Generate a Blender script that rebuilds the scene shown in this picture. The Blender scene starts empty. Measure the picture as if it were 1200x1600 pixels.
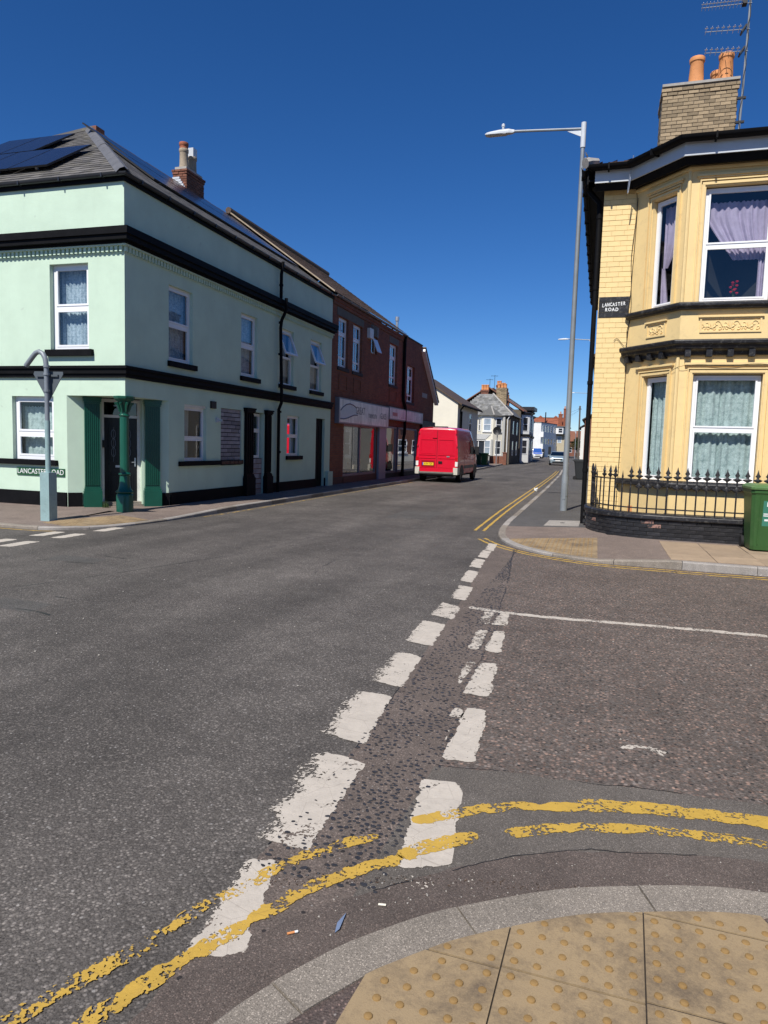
import bpy, math, random
from mathutils import Vector, Matrix, noise as mnoise
from mathutils.bvhtree import BVHTree
R = random.Random(7)
sc = bpy.context.scene
col = sc.collection
PI = math.pi

# ------------------------------------------------------------------ camera, light, exposure
RM = Matrix(((0.9559, 0.0551, -0.2886), (0.2937, -0.0828, 0.9523), (0.0286, -0.9951, -0.0953)))
cam = bpy.data.cameras.new("camera")
camo = bpy.data.objects.new("camera", cam)
col.objects.link(camo)
cx_ = RM @ Vector((1, 0, 0)); cy_ = RM @ Vector((0, -1, 0)); cz_ = RM @ Vector((0, 0, -1))
m = Matrix((cx_, cy_, cz_)).transposed().to_4x4()
camo.matrix_world = Matrix.Translation((0, 0, 1.64)) @ m.to_quaternion().to_matrix().to_4x4()
cam.sensor_fit = 'VERTICAL'; cam.sensor_height = 32.0; cam.lens = 1100 / 1600 * 32.0
cam.clip_start = 0.05; cam.clip_end = 2000
sc.camera = camo

SUN = Vector((-0.155, -0.82, 1.0)).normalized()
w = bpy.data.worlds.new("World"); sc.world = w; w.use_nodes = True
nt = w.node_tree
bg = nt.nodes["Background"]
sky = nt.nodes.new("ShaderNodeTexSky"); sky.sky_type = 'NISHITA'; sky.sun_disc = False
sky.sun_elevation = math.asin(SUN.z); sky.sun_rotation = math.atan2(SUN.x, SUN.y)
sky.air_density = 1.0; sky.dust_density = 0.0; sky.ozone_density = 7.0; sky.altitude = 1800
hs = nt.nodes.new("ShaderNodeHueSaturation"); hs.inputs['Saturation'].default_value = 1.2; hs.inputs['Hue'].default_value = .506
gm = nt.nodes.new("ShaderNodeGamma"); gm.inputs[1].default_value = 1.03
nt.links.new(sky.outputs[0], hs.inputs['Color']); nt.links.new(hs.outputs[0], gm.inputs[0]); nt.links.new(gm.outputs[0], bg.inputs['Color'])
bg.inputs['Strength'].default_value = 0.084
sl = bpy.data.lights.new("sun", 'SUN'); sl.energy = 4.9; sl.angle = math.radians(0.53); sl.color = (1.0, 0.955, 0.88)
so = bpy.data.objects.new("sun", sl); col.objects.link(so)
so.rotation_euler = SUN.to_track_quat('Z', 'Y').to_euler(); so.location = (0, 0, 40)
sc.view_settings.view_transform = 'Standard'; sc.view_settings.look = 'None'
sc.view_settings.exposure = 0.26; sc.view_settings.gamma = 1.0; sc.view_settings.use_curve_mapping = False

# ------------------------------------------------------------------ materials
class NT:
    """tiny node-building helper"""
    def __init__(s, name):
        s.m = bpy.data.materials.new(name); s.m.use_nodes = True
        s.t = s.m.node_tree; s.b = s.t.nodes["Principled BSDF"]; s.o = s.t.nodes["Material Output"]
        s.tc = s.t.nodes.new("ShaderNodeTexCoord")
        s.co = s.tc.outputs['Object']
    def n(s, typ, **kw):
        x = s.t.nodes.new(typ)
        for k, v in kw.items(): setattr(x, k, v)
        return x
    def l(s, a, b): s.t.links.new(a, b)
    def val(s, inp, v):
        if isinstance(v, (int, float)): inp.default_value = v
        elif isinstance(v, (tuple, list)): inp.default_value = tuple(v) if len(v) == 4 or len(v) == 3 and inp.type == 'VECTOR' else (*v, 1)
        else: s.l(v, inp)
    def noise(s, scale, detail=4, rough=.6, vec=None, dist=0):
        x = s.n("ShaderNodeTexNoise"); s.l(vec or s.co, x.inputs['Vector'])
        x.inputs['Scale'].default_value = scale; x.inputs['Detail'].default_value = detail
        x.inputs['Roughness'].default_value = rough; x.inputs['Distortion'].default_value = dist
        return x.outputs['Fac']
    def vor(s, scale, feature='F1', vec=None, out='Distance', rnd=1.0):
        x = s.n("ShaderNodeTexVoronoi", feature=feature); s.l(vec or s.co, x.inputs['Vector'])
        x.inputs['Scale'].default_value = scale; x.inputs['Randomness'].default_value = rnd
        return x.outputs[out]
    def ramp(s, fac, stops):
        x = s.n("ShaderNodeValToRGB"); s.l(fac, x.inputs['Fac']); e = x.color_ramp.elements
        while len(e) < len(stops): e.new(.5)
        for i, (p, c) in enumerate(stops):
            e[i].position = p; e[i].color = (c, c, c, 1) if isinstance(c, (int, float)) else (*c, 1)
        return x.outputs['Color']
    def mix(s, fac, a, b, blend='MIX'):
        x = s.n("ShaderNodeMix", data_type='RGBA', blend_type=blend)
        s.val(x.inputs['Factor'], fac); s.val(x.inputs['A'], a) if False else None
        ia = [i for i in x.inputs if i.type == 'RGBA']
        s.val(ia[0], a); s.val(ia[1], b)
        return [o for o in x.outputs if o.type == 'RGBA'][0]
    def math(s, op, a, b=0.0, clamp=False):
        x = s.n("ShaderNodeMath", operation=op, use_clamp=clamp)
        s.val(x.inputs[0], a); s.val(x.inputs[1], b)
        return x.outputs[0]
    def base(s, c): s.val(s.b.inputs['Base Color'], c)
    def bump(s, h, strength=.3, dist=.01):
        x = s.n("ShaderNodeBump"); x.inputs['Strength'].default_value = strength; x.inputs['Distance'].default_value = dist
        s.l(h, x.inputs['Height']); s.l(x.outputs[0], s.b.inputs['Normal'])
    def rand(s):
        return s.n("ShaderNodeObjectInfo").outputs['Random']
    def set(s, **kw):
        for k, v in kw.items(): s.val(s.b.inputs[k.replace('_', ' ')], v)

def sc3(c, k): return tuple(min(1, max(0, x * k)) for x in c)

def paint(name, c, rough=.55, var=.12, vs=2.0, bump=.12, bs=60, metal=0.0, dirt=None, dirt_amt=.35, rnd=0.0, spec=.4, coat=0.0):
    M = NT(name)
    f = M.noise(vs, 6, .65)
    cc = M.mix(M.ramp(f, [(.3, 0), (.7, 1)]), sc3(c, 1 - var), sc3(c, 1 + var * .6))
    if dirt is not None:
        g = M.ramp(M.noise(vs * 3.1, 8, .75, dist=.6), [(.52, 0), (.72, 1)])
        cc = M.mix(M.math('MULTIPLY', g, dirt_amt), cc, dirt)
    if rnd:
        v = M.math('ADD', M.math('MULTIPLY', M.rand(), 2 * rnd), 1 - rnd)
        h = M.n("ShaderNodeHueSaturation"); M.l(v, h.inputs['Value']); M.l(cc, h.inputs['Color']); cc = h.outputs[0]
    M.base(cc); M.set(Roughness=rough, Metallic=metal)
    M.b.inputs['Specular IOR Level'].default_value = spec
    if coat: M.b.inputs['Coat Weight'].default_value = coat; M.b.inputs['Coat Roughness'].default_value = .06
    if bump: M.bump(M.noise(bs, 5, .6), bump, .004)
    return M.m

def stucco(name, c, streak=.3):
    M = NT(name)
    f = M.noise(1.3, 7, .6)
    cc = M.mix(M.ramp(f, [(.3, 0), (.7, 1)]), sc3(c, .91), sc3(c, 1.04))
    mp = M.n("ShaderNodeMapping"); mp.inputs['Scale'].default_value = (5, 5, .5); M.l(M.co, mp.inputs['Vector'])
    st = M.ramp(M.noise(1.0, 8, .7, vec=mp.outputs[0]), [(.55, 0), (.8, 1)])
    cc = M.mix(M.math('MULTIPLY', st, streak), cc, sc3(c, .72))
    sp = M.ramp(M.noise(3.3, 2, .5), [(.735, 0), (.75, 1)])
    cc = M.mix(M.math('MULTIPLY', sp, .22), cc, (.3, .33, .29))
    M.base(cc); M.set(Roughness=.75); M.b.inputs['Specular IOR Level'].default_value = .25
    h = M.math('ADD', M.noise(90, 4, .6), M.math('MULTIPLY', M.noise(2.5, 5, .55), 5.0))
    M.bump(h, .25, .006)
    return M.m

def brickmat(name, c1, c2, mortar, scale=1.0, bw=.235, rh=.076, dark=(.03, .02, .018), dk=.35, bump=.5, ms=.010):
    M = NT(name)
    s = M.n("ShaderNodeSeparateXYZ"); M.l(M.co, s.inputs[0])
    cb = M.n("ShaderNodeCombineXYZ"); M.l(M.math('ADD', s.outputs[0], s.outputs[1]), cb.inputs[0]); M.l(s.outputs[2], cb.inputs[1])
    b = M.n("ShaderNodeTexBrick"); M.l(cb.outputs[0], b.inputs['Vector'])
    b.inputs['Scale'].default_value = scale; b.inputs['Brick Width'].default_value = bw; b.inputs['Row Height'].default_value = rh
    b.inputs['Mortar Size'].default_value = ms; b.inputs['Mortar Smooth'].default_value = .25; b.inputs['Bias'].default_value = 0
    M.val(b.inputs['Color1'], c1); M.val(b.inputs['Color2'], c2); M.val(b.inputs['Mortar'], mortar)
    g = M.ramp(M.noise(1.6, 9, .72), [(.42, 0), (.72, 1)])
    cc = M.mix(M.math('MULTIPLY', g, dk), b.outputs['Color'], dark)
    cc = M.mix(.18, cc, M.ramp(M.noise(25, 5, .7), [(.3, 0.02), (.7, .5)]), 'OVERLAY')
    M.base(cc); M.set(Roughness=.85); M.b.inputs['Specular IOR Level'].default_value = .2
    h = M.math('ADD', M.math('MULTIPLY', b.outputs['Fac'], -1.0), M.math('MULTIPLY', M.noise(60, 4, .6), .3))
    M.bump(h, bump, .008)
    return M.m

def tarmac(name, c, agg, agg2, s1=95, chip=.0, chipc=(.012, .012, .014), var=.25, rough=.8, bump=.35, track=0.0):
    """bituminous surface: binder, aggregate stones of two shades, broad wear"""
    M = NT(name)
    v = M.vor(s1, out='Color'); sepc = M.n("ShaderNodeSeparateColor"); M.l(v, sepc.inputs[0])
    d = M.vor(s1, out='Distance')
    stone = M.ramp(d, [(.30, 1), (.62, 0)])
    st = M.mix(sepc.outputs[0], agg, agg2)
    tone = M.ramp(sepc.outputs[1], [(.0, .30), (.35, .75), (.75, 1.15), (.93, 2.0)])
    st = M.mix(1.0, st, tone, 'MULTIPLY')
    broad = M.ramp(M.noise(.45, 7, .62), [(.3, 1 - var), (.7, 1 + var)])
    mid = M.ramp(M.noise(3.2, 8, .72), [(.3, .82), (.7, 1.18)])
    cc = M.mix(stone, c, st)
    sm = M.vor(s1 * 2.7, out='Color'); s2 = M.n("ShaderNodeSeparateColor"); M.l(sm, s2.inputs[0])
    cc = M.mix(.34, cc, M.mix(s2.outputs[0], sc3(c, .25), sc3(agg2, 1.75)))
    if chip:
        cd = M.vor(34, out='Distance'); cr = M.vor(34, out='Color'); s3 = M.n("ShaderNodeSeparateColor"); M.l(cr, s3.inputs[0])
        k = M.math('MULTIPLY', M.ramp(cd, [(.30, 1), (.36, 0)]), M.math('LESS_THAN', s3.outputs[0], chip))
        cc = M.mix(M.math('MULTIPLY', k, .85), cc, chipc)
    cc = M.mix(1.0, cc, broad, 'MULTIPLY'); cc = M.mix(1.0, cc, mid, 'MULTIPLY')
    if track:
        mp = M.n("ShaderNodeMapping"); mp.inputs['Scale'].default_value = (.9, .13, 1); mp.inputs['Rotation'].default_value = (0, 0, -.12); M.l(M.co, mp.inputs['Vector'])
        cc = M.mix(1.0, cc, M.ramp(M.noise(1.0, 5, .55, vec=mp.outputs[0], dist=.4), [(.3, 1 - track), (.7, 1 + track)]), 'MULTIPLY')
        oil = M.ramp(M.noise(1.1, 3, .5, dist=.6), [(.68, 0), (.78, 1)]); cc = M.mix(M.math('MULTIPLY', oil, .35), cc, (.035, .033, .031))
    fl = M.math('MULTIPLY', M.math('GREATER_THAN', sepc.outputs[2], .992), stone)
    cc = M.mix(M.math('MULTIPLY', fl, .5), cc, (.40, .38, .36))
    M.base(cc); M.set(Roughness=rough); M.b.inputs['Specular IOR Level'].default_value = .3
    h = M.math('ADD', M.math('MULTIPLY', stone, .6), M.math('MULTIPLY', M.noise(s1 * 2.2, 3, .6), .9))
    M.bump(h, bump, .005)
    return M.m

def roadpaint(name, c, dirtc):
    """worn thermoplastic: the edges and wear holes are transparent; UV in metres from the centre, UV 'half' the half size"""
    M = NT(name)
    uv = M.n("ShaderNodeUVMap", uv_map="UVMap"); hf = M.n("ShaderNodeUVMap", uv_map="half")
    a = M.n("ShaderNodeSeparateXYZ"); b = M.n("ShaderNodeSeparateXYZ"); M.l(uv.outputs[0], a.inputs[0]); M.l(hf.outputs[0], b.inputs[0])
    du = M.math('SUBTRACT', b.outputs[0], M.math('ABSOLUTE', a.outputs[0])); dv = M.math('SUBTRACT', b.outputs[1], M.math('ABSOLUTE', a.outputs[1]))
    du = M.math('MULTIPLY', du, 1.0)
    d = M.n("ShaderNodeMath", operation='SMOOTH_MIN'); M.l(du, d.inputs[0]); M.l(dv, d.inputs[1]); d.inputs[2].default_value = .07
    wear = M.n("ShaderNodeAttribute", attribute_type='OBJECT', attribute_name='wear').outputs['Fac']
    edge = M.math('ADD', d.outputs[0], M.math('ADD', M.math('MULTIPLY', M.math('SUBTRACT', M.noise(9, 3, .5), .58), .085), M.math('MULTIPLY', M.math('SUBTRACT', M.noise(45, 3, .6), .5), .03)))
    hole = M.math('ADD', M.math('MULTIPLY', M.noise(58, 3, .55), .62), M.math('MULTIPLY', M.noise(5.5, 4, .6), .62))
    side_w = M.n("ShaderNodeAttribute", attribute_type='OBJECT', attribute_name='worn_side').outputs['Fac']
    sd = M.math('MULTIPLY', side_w, M.math('MULTIPLY', M.math('SUBTRACT', M.math('DIVIDE', a.outputs[0], b.outputs[0]), -.15), -.55))
    hole = M.math('ADD', hole, M.math('MAXIMUM', M.math('MULTIPLY', sd, .55), 0.0))
    hole = M.math('SUBTRACT', M.math('ADD', hole, M.math('MULTIPLY', wear, .34)), .86)
    k1 = M.math('GREATER_THAN', edge, 0.0); k2 = M.math('LESS_THAN', hole, M.math('MULTIPLY', d.outputs[0], .55))
    mask = M.math('MULTIPLY', k1, k2)
    cc = M.mix(M.ramp(M.noise(7, 8, .7), [(.35, 0), (.7, 1)]), sc3(c, .82), c)
    cr = M.vor(6.5, feature='DISTANCE_TO_EDGE', out='Distance')
    cc = M.mix(M.math('MULTIPLY', M.math('LESS_THAN', cr, .006), .45), cc, dirtc)
    cc = M.mix(M.math('MULTIPLY', M.ramp(M.noise(24, 7, .75), [(.55, 0), (.8, 1)]), .5), cc, dirtc)
    M.base(cc); M.set(Roughness=.7)
    M.bump(M.math('ADD', M.noise(60, 5, .65), M.math('MULTIPLY', M.noise(9, 3), 2)), .35, .005)
    tr = M.n("ShaderNodeBsdfTransparent"); mx = M.n("ShaderNodeMixShader")
    M.l(mask, mx.inputs[0]); M.l(tr.outputs[0], mx.inputs[1]); M.l(M.b.outputs[0], mx.inputs[2]); M.l(mx.outputs[0], M.o.inputs['Surface'])
    return M.m

def glassmat(name, tint=(.9, .95, .97), refl=1.0, ior=1.52):
    M = NT(name)
    ge = M.n("ShaderNodeNewGeometry"); dt = M.n("ShaderNodeVectorMath", operation='DOT_PRODUCT')
    M.l(ge.outputs['Normal'], dt.inputs[0]); M.l(ge.outputs['Incoming'], dt.inputs[1])
    c5 = M.math('POWER', M.math('SUBTRACT', 1.0, M.math('ABSOLUTE', dt.outputs['Value'])), 4.5)
    f = M.math('MULTIPLY', M.math('ADD', M.math('MULTIPLY', c5, .95), .045), 1.8 * refl, True)
    tr = M.n("ShaderNodeBsdfTransparent"); tr.inputs[0].default_value = (*tint, 1)
    gl = M.n("ShaderNodeBsdfGlossy"); gl.inputs['Roughness'].default_value = 0.0
    bp = M.n("ShaderNodeBump"); bp.inputs['Strength'].default_value = .02; bp.inputs['Distance'].default_value = .02
    M.l(M.noise(1.7, 2), bp.inputs['Height']); M.l(bp.outputs[0], gl.inputs['Normal'])
    mx = M.n("ShaderNodeMixShader"); M.l(f, mx.inputs[0]); M.l(tr.outputs[0], mx.inputs[1]); M.l(gl.outputs[0], mx.inputs[2])
    M.l(mx.outputs[0], M.o.inputs['Surface'])
    return M.m

def lacemat(name, c, c2, scale=16):
    M = NT(name)
    v = M.vor(scale, out='Distance', rnd=.55)
    k = M.ramp(v, [(.15, 1), (.28, .25), (.42, .85), (.62, .15)])
    k2 = M.ramp(M.noise(34, 4, .7), [(.38, 0), (.6, 1)])
    k3 = M.ramp(M.noise(7, 5, .65), [(.35, 0), (.65, 1)])
    cc = M.mix(M.mix(.35, M.mix(.4, k, k2), k3), c2, c)
    M.base(cc); M.set(Roughness=.9); M.b.inputs['Specular IOR Level'].default_value = .1
    M.bump(v, .3, .01)
    return M.m

def slatemat(name, c, moss=(.17, .15, .08), amt=.35, rnd=True):
    M = NT(name)
    ix = M.n("ShaderNodeAttribute", attribute_type='GEOMETRY', attribute_name='tone').outputs['Fac'] if rnd else M.noise(3)
    cc = M.mix(ix, sc3(c, .6), sc3(c, 1.45))
    g = M.ramp(M.noise(2.4, 8, .75), [(.5, 0), (.68, 1)])
    cc = M.mix(M.math('MULTIPLY', g, amt), cc, moss)
    sp = M.ramp(M.noise(22, 5, .7), [(.62, 0), (.7, 1)])
    cc = M.mix(M.math('MULTIPLY', sp, .4), cc, (.38, .36, .30))
    M.base(cc); M.set(Roughness=.7); M.bump(M.noise(35, 6, .65), .4, .008)
    return M.m

MINT = stucco("mint_render", (.545, .685, .545), .3)
BLACKP = paint("black_gloss_paint", (.006, .006, .007), .65, .3, 3, .25, 30, dirt=(.03, .029, .027), dirt_amt=.2, spec=.1)
BLACKW = paint("worn_black_paint", (.016, .016, .019), .45, .4, 4, .5, 25, dirt=(.20, .19, .17), dirt_amt=.55)
GREENP = paint("dark_green_paint", (.008, .085, .055), .28, .15, 3, .12, 40, spec=.5)
WHITEU = paint("white_upvc", (.80, .81, .83), .3, .05, 1.5, .03, 30)
WHITEW = paint("white_wood_paint", (.72, .72, .70), .45, .12, 3, .15, 30, dirt=(.3, .29, .26), dirt_amt=.3)
GLASS = glassmat("window_glass")
GLASSR = glassmat("shop_glass", (.75, .78, .78), 3.2)
GLASSC = glassmat("car_glass", (.12, .14, .15), 1.3)
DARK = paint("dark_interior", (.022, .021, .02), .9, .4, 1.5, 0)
DARKP = paint("dark_plastic", (.014, .014, .015), .5, .2, 4, .1)
LACE = lacemat("lace_net", (.62, .70, .74), (.16, .22, .27), 17)
LACEG = lacemat("floral_net", (.62, .70, .66), (.20, .27, .26), 13)
NETG = paint("grey_net", (.34, .35, .32), .9, .25, 6, .1, 60)
CREAMC = paint("cream_curtain", (.50, .46, .38), .9, .2, 5, .1)
LILAC = paint("lilac_voile", (.43, .35, .46), .85, .15, 9, .3, 90)
REDB = paint("red_blind", (.55, .02, .035), .7, .1, 3, .05)
YELBR = paint("yellow_painted_brick", (.80, .60, .285), .55, .07, 5, .3, 70, dirt=(.42, .30, .14), dirt_amt=.14, rnd=.035)
YELP = paint("yellow_masonry_paint", (.77, .575, .275), .6, .06, 2.2, .22, 45, dirt=(.46, .35, .19), dirt_amt=.42)
YELJ = paint("yellow_joint", (.42, .31, .14), .8, .2, 6, .2)
SLATE = slatemat("roof_slate", (.105, .098, .092))
SLATEG = slatemat("grey_slate", (.17, .17, .165), (.22, .2, .13), .4)
TILE = slatemat("brown_tile", (.12, .075, .05), (.16, .12, .05), .5)
TILER = slatemat("red_tile", (.30, .115, .065), (.26, .17, .06), .35)
LEAD = paint("lead_flashing", (.13, .13, .135), .5, .2, 5, .2)
MOSSY = paint("yellow_lichen", (.36, .24, .08), .9, .3, 12, .5, 40)
BRICKD = brickmat("dark_red_brick", (.31, .108, .058), (.22, .075, .045), (.16, .115, .09), dk=.28)
BRICKR = paint("red_brick", (.30, .095, .05), .85, .3, 8, .4, 50, dirt=(.06, .04, .03), dirt_amt=.5, rnd=.3)
BRICKY = paint("gault_brick", (.31, .235, .145), .85, .35, 2.6, .5, 40, dirt=(.05, .042, .036), dirt_amt=.8, rnd=.3)
BRICKB = paint("grey_infill_brick", (.30, .275, .30), .7, .2, 8, .4, 45, dirt=(.05, .045, .05), dirt_amt=.5, rnd=.3)
BRICKK = paint("black_painted_brick", (.020, .020, .023), .42, .3, 7, .5, 30, dirt=(.16, .15, .14), dirt_amt=.3, rnd=.3)
MORT = paint("mortar", (.12, .10, .085), .9, .25, 9, .4, 60)
MORTD = paint("dark_mortar", (.018, .017, .018), .9, .25, 9, .4, 60)
TERRA = paint("terracotta", (.62, .26, .095), .75, .15, 5, .25, 30, dirt=(.12, .07, .04), dirt_amt=.3)
TERRAG = paint("weathered_pot", (.36, .29, .21), .8, .2, 5, .25, 30, dirt=(.06, .05, .04), dirt_amt=.5)
CEMENT = paint("cement", (.36, .34, .31), .85, .2, 6, .4, 40)
GALV = paint("galvanised_steel", (.23, .255, .28), .5, .15, 3, .06, 40, metal=.2)
GALVL = paint("pale_grey_paint", (.55, .58, .61), .4, .1, 2, .05)
SIGNBL = paint("pale_teal_paint", (.27, .39, .39), .45, .15, 4, .15, 30, dirt=(.16, .19, .18), dirt_amt=.5)
SIGNG = paint("grey_sign_back", (.085, .10, .115), .55, .12, 3, .05)
ALU = paint("aluminium", (.6, .61, .62), .35, .08, 4, .03, metal=.8)
PVPANEL = None
def pvmat():
    M = NT("solar_glass")
    b = M.n("ShaderNodeTexBrick"); M.l(M.tc.outputs['UV'], b.inputs['Vector']); b.offset = 0
    b.inputs['Scale'].default_value = 1; b.inputs['Brick Width'].default_value = .158; b.inputs['Row Height'].default_value = .158
    b.inputs['Mortar Size'].default_value = .003; M.val(b.inputs['Color1'], (.010, .011, .022)); M.val(b.inputs['Color2'], (.013, .014, .026)); M.val(b.inputs['Mortar'], (.04, .045, .07))
    M.base(b.outputs['Color']); M.set(Roughness=.22); M.b.inputs['Coat Weight'].default_value = .15; M.b.inputs['Coat Roughness'].default_value = .1
    return M.m
PVPANEL = pvmat()
ASPH = tarmac("dark_asphalt", (.060, .053, .047), (.142, .126, .112), (.110, .099, .090), 78, var=.26, track=.28, bump=.5)
ASPHC = tarmac("patched_asphalt", (.060, .056, .051), (.125, .115, .105), (.10, .094, .088), 130, var=.12)
ASPHO = tarmac("old_red_asphalt", (.090, .071, .059), (.225, .138, .102), (.112, .102, .094), 46, chip=.24, chipc=(.022, .022, .022), var=.14)
ASPHB = tarmac("brown_matrix_asphalt", (.112, .088, .075), (.175, .132, .111), (.124, .103, .089), 115, chip=.07, var=.14)
ASPHP = tarmac("smooth_patch_asphalt", (.094, .082, .070), (.150, .130, .112), (.118, .105, .093), 190, var=.2, bump=.2)
ASPHG = tarmac("gutter_asphalt", (.092, .071, .061), (.150, .112, .094), (.104, .088, .077), 170, var=.26, bump=.3)
PAVR = tarmac("pink_footway_asphalt", (.165, .126, .106), (.24, .182, .152), (.185, .15, .128), 130, var=.14, bump=.3)
PAVD = tarmac("grey_footway_asphalt", (.078, .073, .070), (.12, .112, .108), (.085, .082, .08), 150, var=.13, bump=.3)
PAVDR = tarmac("dark_pink_footway_asphalt", (.085, .064, .058), (.17, .115, .098), (.10, .08, .07), 120, var=.2, bump=.4)
CONC = tarmac("kerb_concrete", (.21, .182, .152), (.33, .288, .24), (.22, .193, .162), 200, var=.22, bump=.25)
CONCL = tarmac("pale_kerb_concrete", (.30, .275, .25), (.36, .33, .30), (.26, .24, .22), 210, var=.14, bump=.2)
SLABM = paint("sandstone_slab", (.33, .245, .165), .85, .16, 2.5, .35, 70, dirt=(.16, .12, .085), dirt_amt=.5, rnd=.08)
def tactmat():
    M = NT("buff_tactile")
    c = (.325, .24, .14)
    cc = M.mix(M.noise(1.4, 7, .65), sc3(c, .86), sc3(c, 1.08))
    z = M.n("ShaderNodeSeparateXYZ"); M.l(M.n("ShaderNodeNewGeometry").outputs['Normal'], z.inputs[0])
    cc = M.mix(M.math('MULTIPLY', M.ramp(M.noise(2.6, 10, .85, dist=.25), [(.45, 0), (.64, 1)]), .8), cc, (.085, .066, .052))
    cc = M.mix(M.math('MULTIPLY', M.ramp(M.noise(140, 4, .7), [(.5, 0), (.75, 1)]), .35), cc, (.20, .14, .08))
    dom = M.n("ShaderNodeAttribute", attribute_type='GEOMETRY', attribute_name='dome').outputs['Fac']
    cc = M.mix(M.math('MULTIPLY', dom, .8), cc, (.255, .150, .048))  # darker brown domes: the shading of their sides put into the colour
    M.base(cc); M.set(Roughness=.8); M.b.inputs['Specular IOR Level'].default_value = .25
    M.bump(M.noise(170, 5, .7), .45, .004)
    return M.m
TACT = tactmat()
WPAINT = roadpaint("white_line_paint", (.53, .475, .405), (.24, .205, .17))
YPAINT = roadpaint("yellow_line_paint", (.53, .335, .055), (.24, .155, .05))
STONE = paint("black_chipping", (.036, .036, .040), .45, .4, 30, .3, 120, rnd=.0)
RED = paint("red_van_paint", (.62, .006, .030), .3, .05, 1.2, .02, 20, coat=.7, dirt=(.35, .02, .03), dirt_amt=.2)
BUMPW = paint("dirty_white_plastic", (.55, .53, .46), .5, .2, 4, .1, dirt=(.2, .17, .12), dirt_amt=.5)
GREYPL = paint("grey_plastic", (.16, .155, .14), .6, .2, 4, .1)
RUBBER = paint("tyre_rubber", (.012, .012, .013), .8, .2, 8, .2)
REDL = paint("red_lamp", (.5, .01, .015), .15, .05, 4, 0, coat=.5)
CLRL = paint("clear_lamp", (.75, .72, .70), .15, .05, 4, 0, coat=.5)
PLATEY = paint("yellow_plate", (.85, .58, .03), .35, .04, 4, 0)
PLATEW = paint("white_plate", (.75, .75, .72), .35, .04, 4, 0)
INK = paint("black_ink", (.01, .01, .01), .5, 0, 4, 0)
SILV = paint("silver_blue_paint", (.36, .45, .50), .3, .05, 2, 0, metal=.4, coat=.6)
VWHITE = paint("white_car_paint", (.75, .77, .79), .3, .05, 2, 0, coat=.6)
BLUEP = paint("bright_blue_paint", (.02, .12, .60), .3, .05, 2, 0, coat=.6)
BINGR = paint("green_bin_plastic", (.034, .098, .026), .45, .12, 2.5, .08, 40, dirt=(.10, .15, .07), dirt_amt=.35)
BINLID = paint("green_lid_plastic", (.085, .17, .055), .45, .15, 3, .08, 40, dirt=(.22, .27, .14), dirt_amt=.45)
BINDK = paint("dark_bin_plastic", (.02, .022, .024), .5, .12, 3, .05)
BINOL = paint("olive_bin_plastic", (.035, .06, .022), .5, .12, 3, .05)
CREAMW = stucco("cream_render", (.74, .70, .58), .15)
WHITEREN = stucco("white_render", (.74, .74, .72), .2)
BLUEREN = stucco("pale_blue_render", (.36, .40, .47), .2)
GREYREN = stucco("grey_render", (.40, .40, .38), .3)
SANDREN = stucco("sand_render", (.46, .40, .28), .3)
STONEW = brickmat("old_gault_wall", (.16, .135, .10), (.12, .10, .08), (.14, .125, .10), dk=.5)
BRICKF = brickmat("far_red_brick", (.27, .095, .055), (.21, .07, .045), (.2, .14, .11), dk=.3)
WOODP = paint("grey_timber_pole", (.11, .095, .075), .85, .2, 5, .4)
GROUND = paint("bare_ground", (.09, .075, .055), .9, .3, .5, .3, 12)
LEAF = paint("leaf_green", (.045, .085, .018), .7, .4, 2, 0, rnd=.2)
BARK = paint("bark", (.07, .055, .04), .9, .3, 6, .5)
SIGNGRN = paint("green_name_plate", (.02, .085, .035), .4, .12, 4, .05)
WHITEL = paint("white_lettering", (.74, .75, .74), .5, .12, 20, .05)
SHADEGL = paint("aluminium_shopfront", (.20, .215, .25), .4, .1, 3, .03, metal=.3)
def shopprint(name, cs):
    M = NT(name)
    mp = M.n("ShaderNodeMapping"); mp.inputs['Scale'].default_value = (1, 1.1, .35); M.l(M.co, mp.inputs['Vector'])
    f = M.noise(1.7, 8, .62, vec=mp.outputs[0], dist=1.3)
    cc = M.ramp(f, [(.25, cs[0]), (.45, cs[1]), (.6, cs[2]), (.8, cs[3])])
    M.base(cc); M.set(Roughness=.25)
    return M.m
PRINT1 = shopprint("grey_photo_print", [(.42, .41, .41), (.76, .74, .72), (.92, .89, .86), (.64, .62, .60)])
PRINT2 = shopprint("blue_grey_photo_print", [(.38, .38, .41), (.64, .64, .66), (.84, .83, .84), (.54, .54, .56)])
PRINTD = paint("dark_print", (.10, .10, .13), .3, .2, 4, 0)
PRINTL = paint("light_print", (.55, .60, .66), .3, .1, 4, 0)
PRINTR = paint("red_print", (.45, .08, .10), .3, .1, 4, 0)

# ------------------------------------------------------------------ object helpers
ORG = {}
def props(o, label=None, cat=None, group=None, kind=None):
    if label: o['label'] = label
    if cat: o['category'] = cat
    if group: o['group'] = group
    if kind: o['kind'] = kind
    return o
def thing(name, label, cat, loc=(0, 0, 0), group=None):
    o = bpy.data.objects.new(name, None); col.objects.link(o); o.empty_display_size = .2
    o.location = loc; ORG[o.name] = Vector(loc)
    return props(o, label, cat, group)
def org(p): return ORG[p.name] if p else Vector((0, 0, 0))

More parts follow.
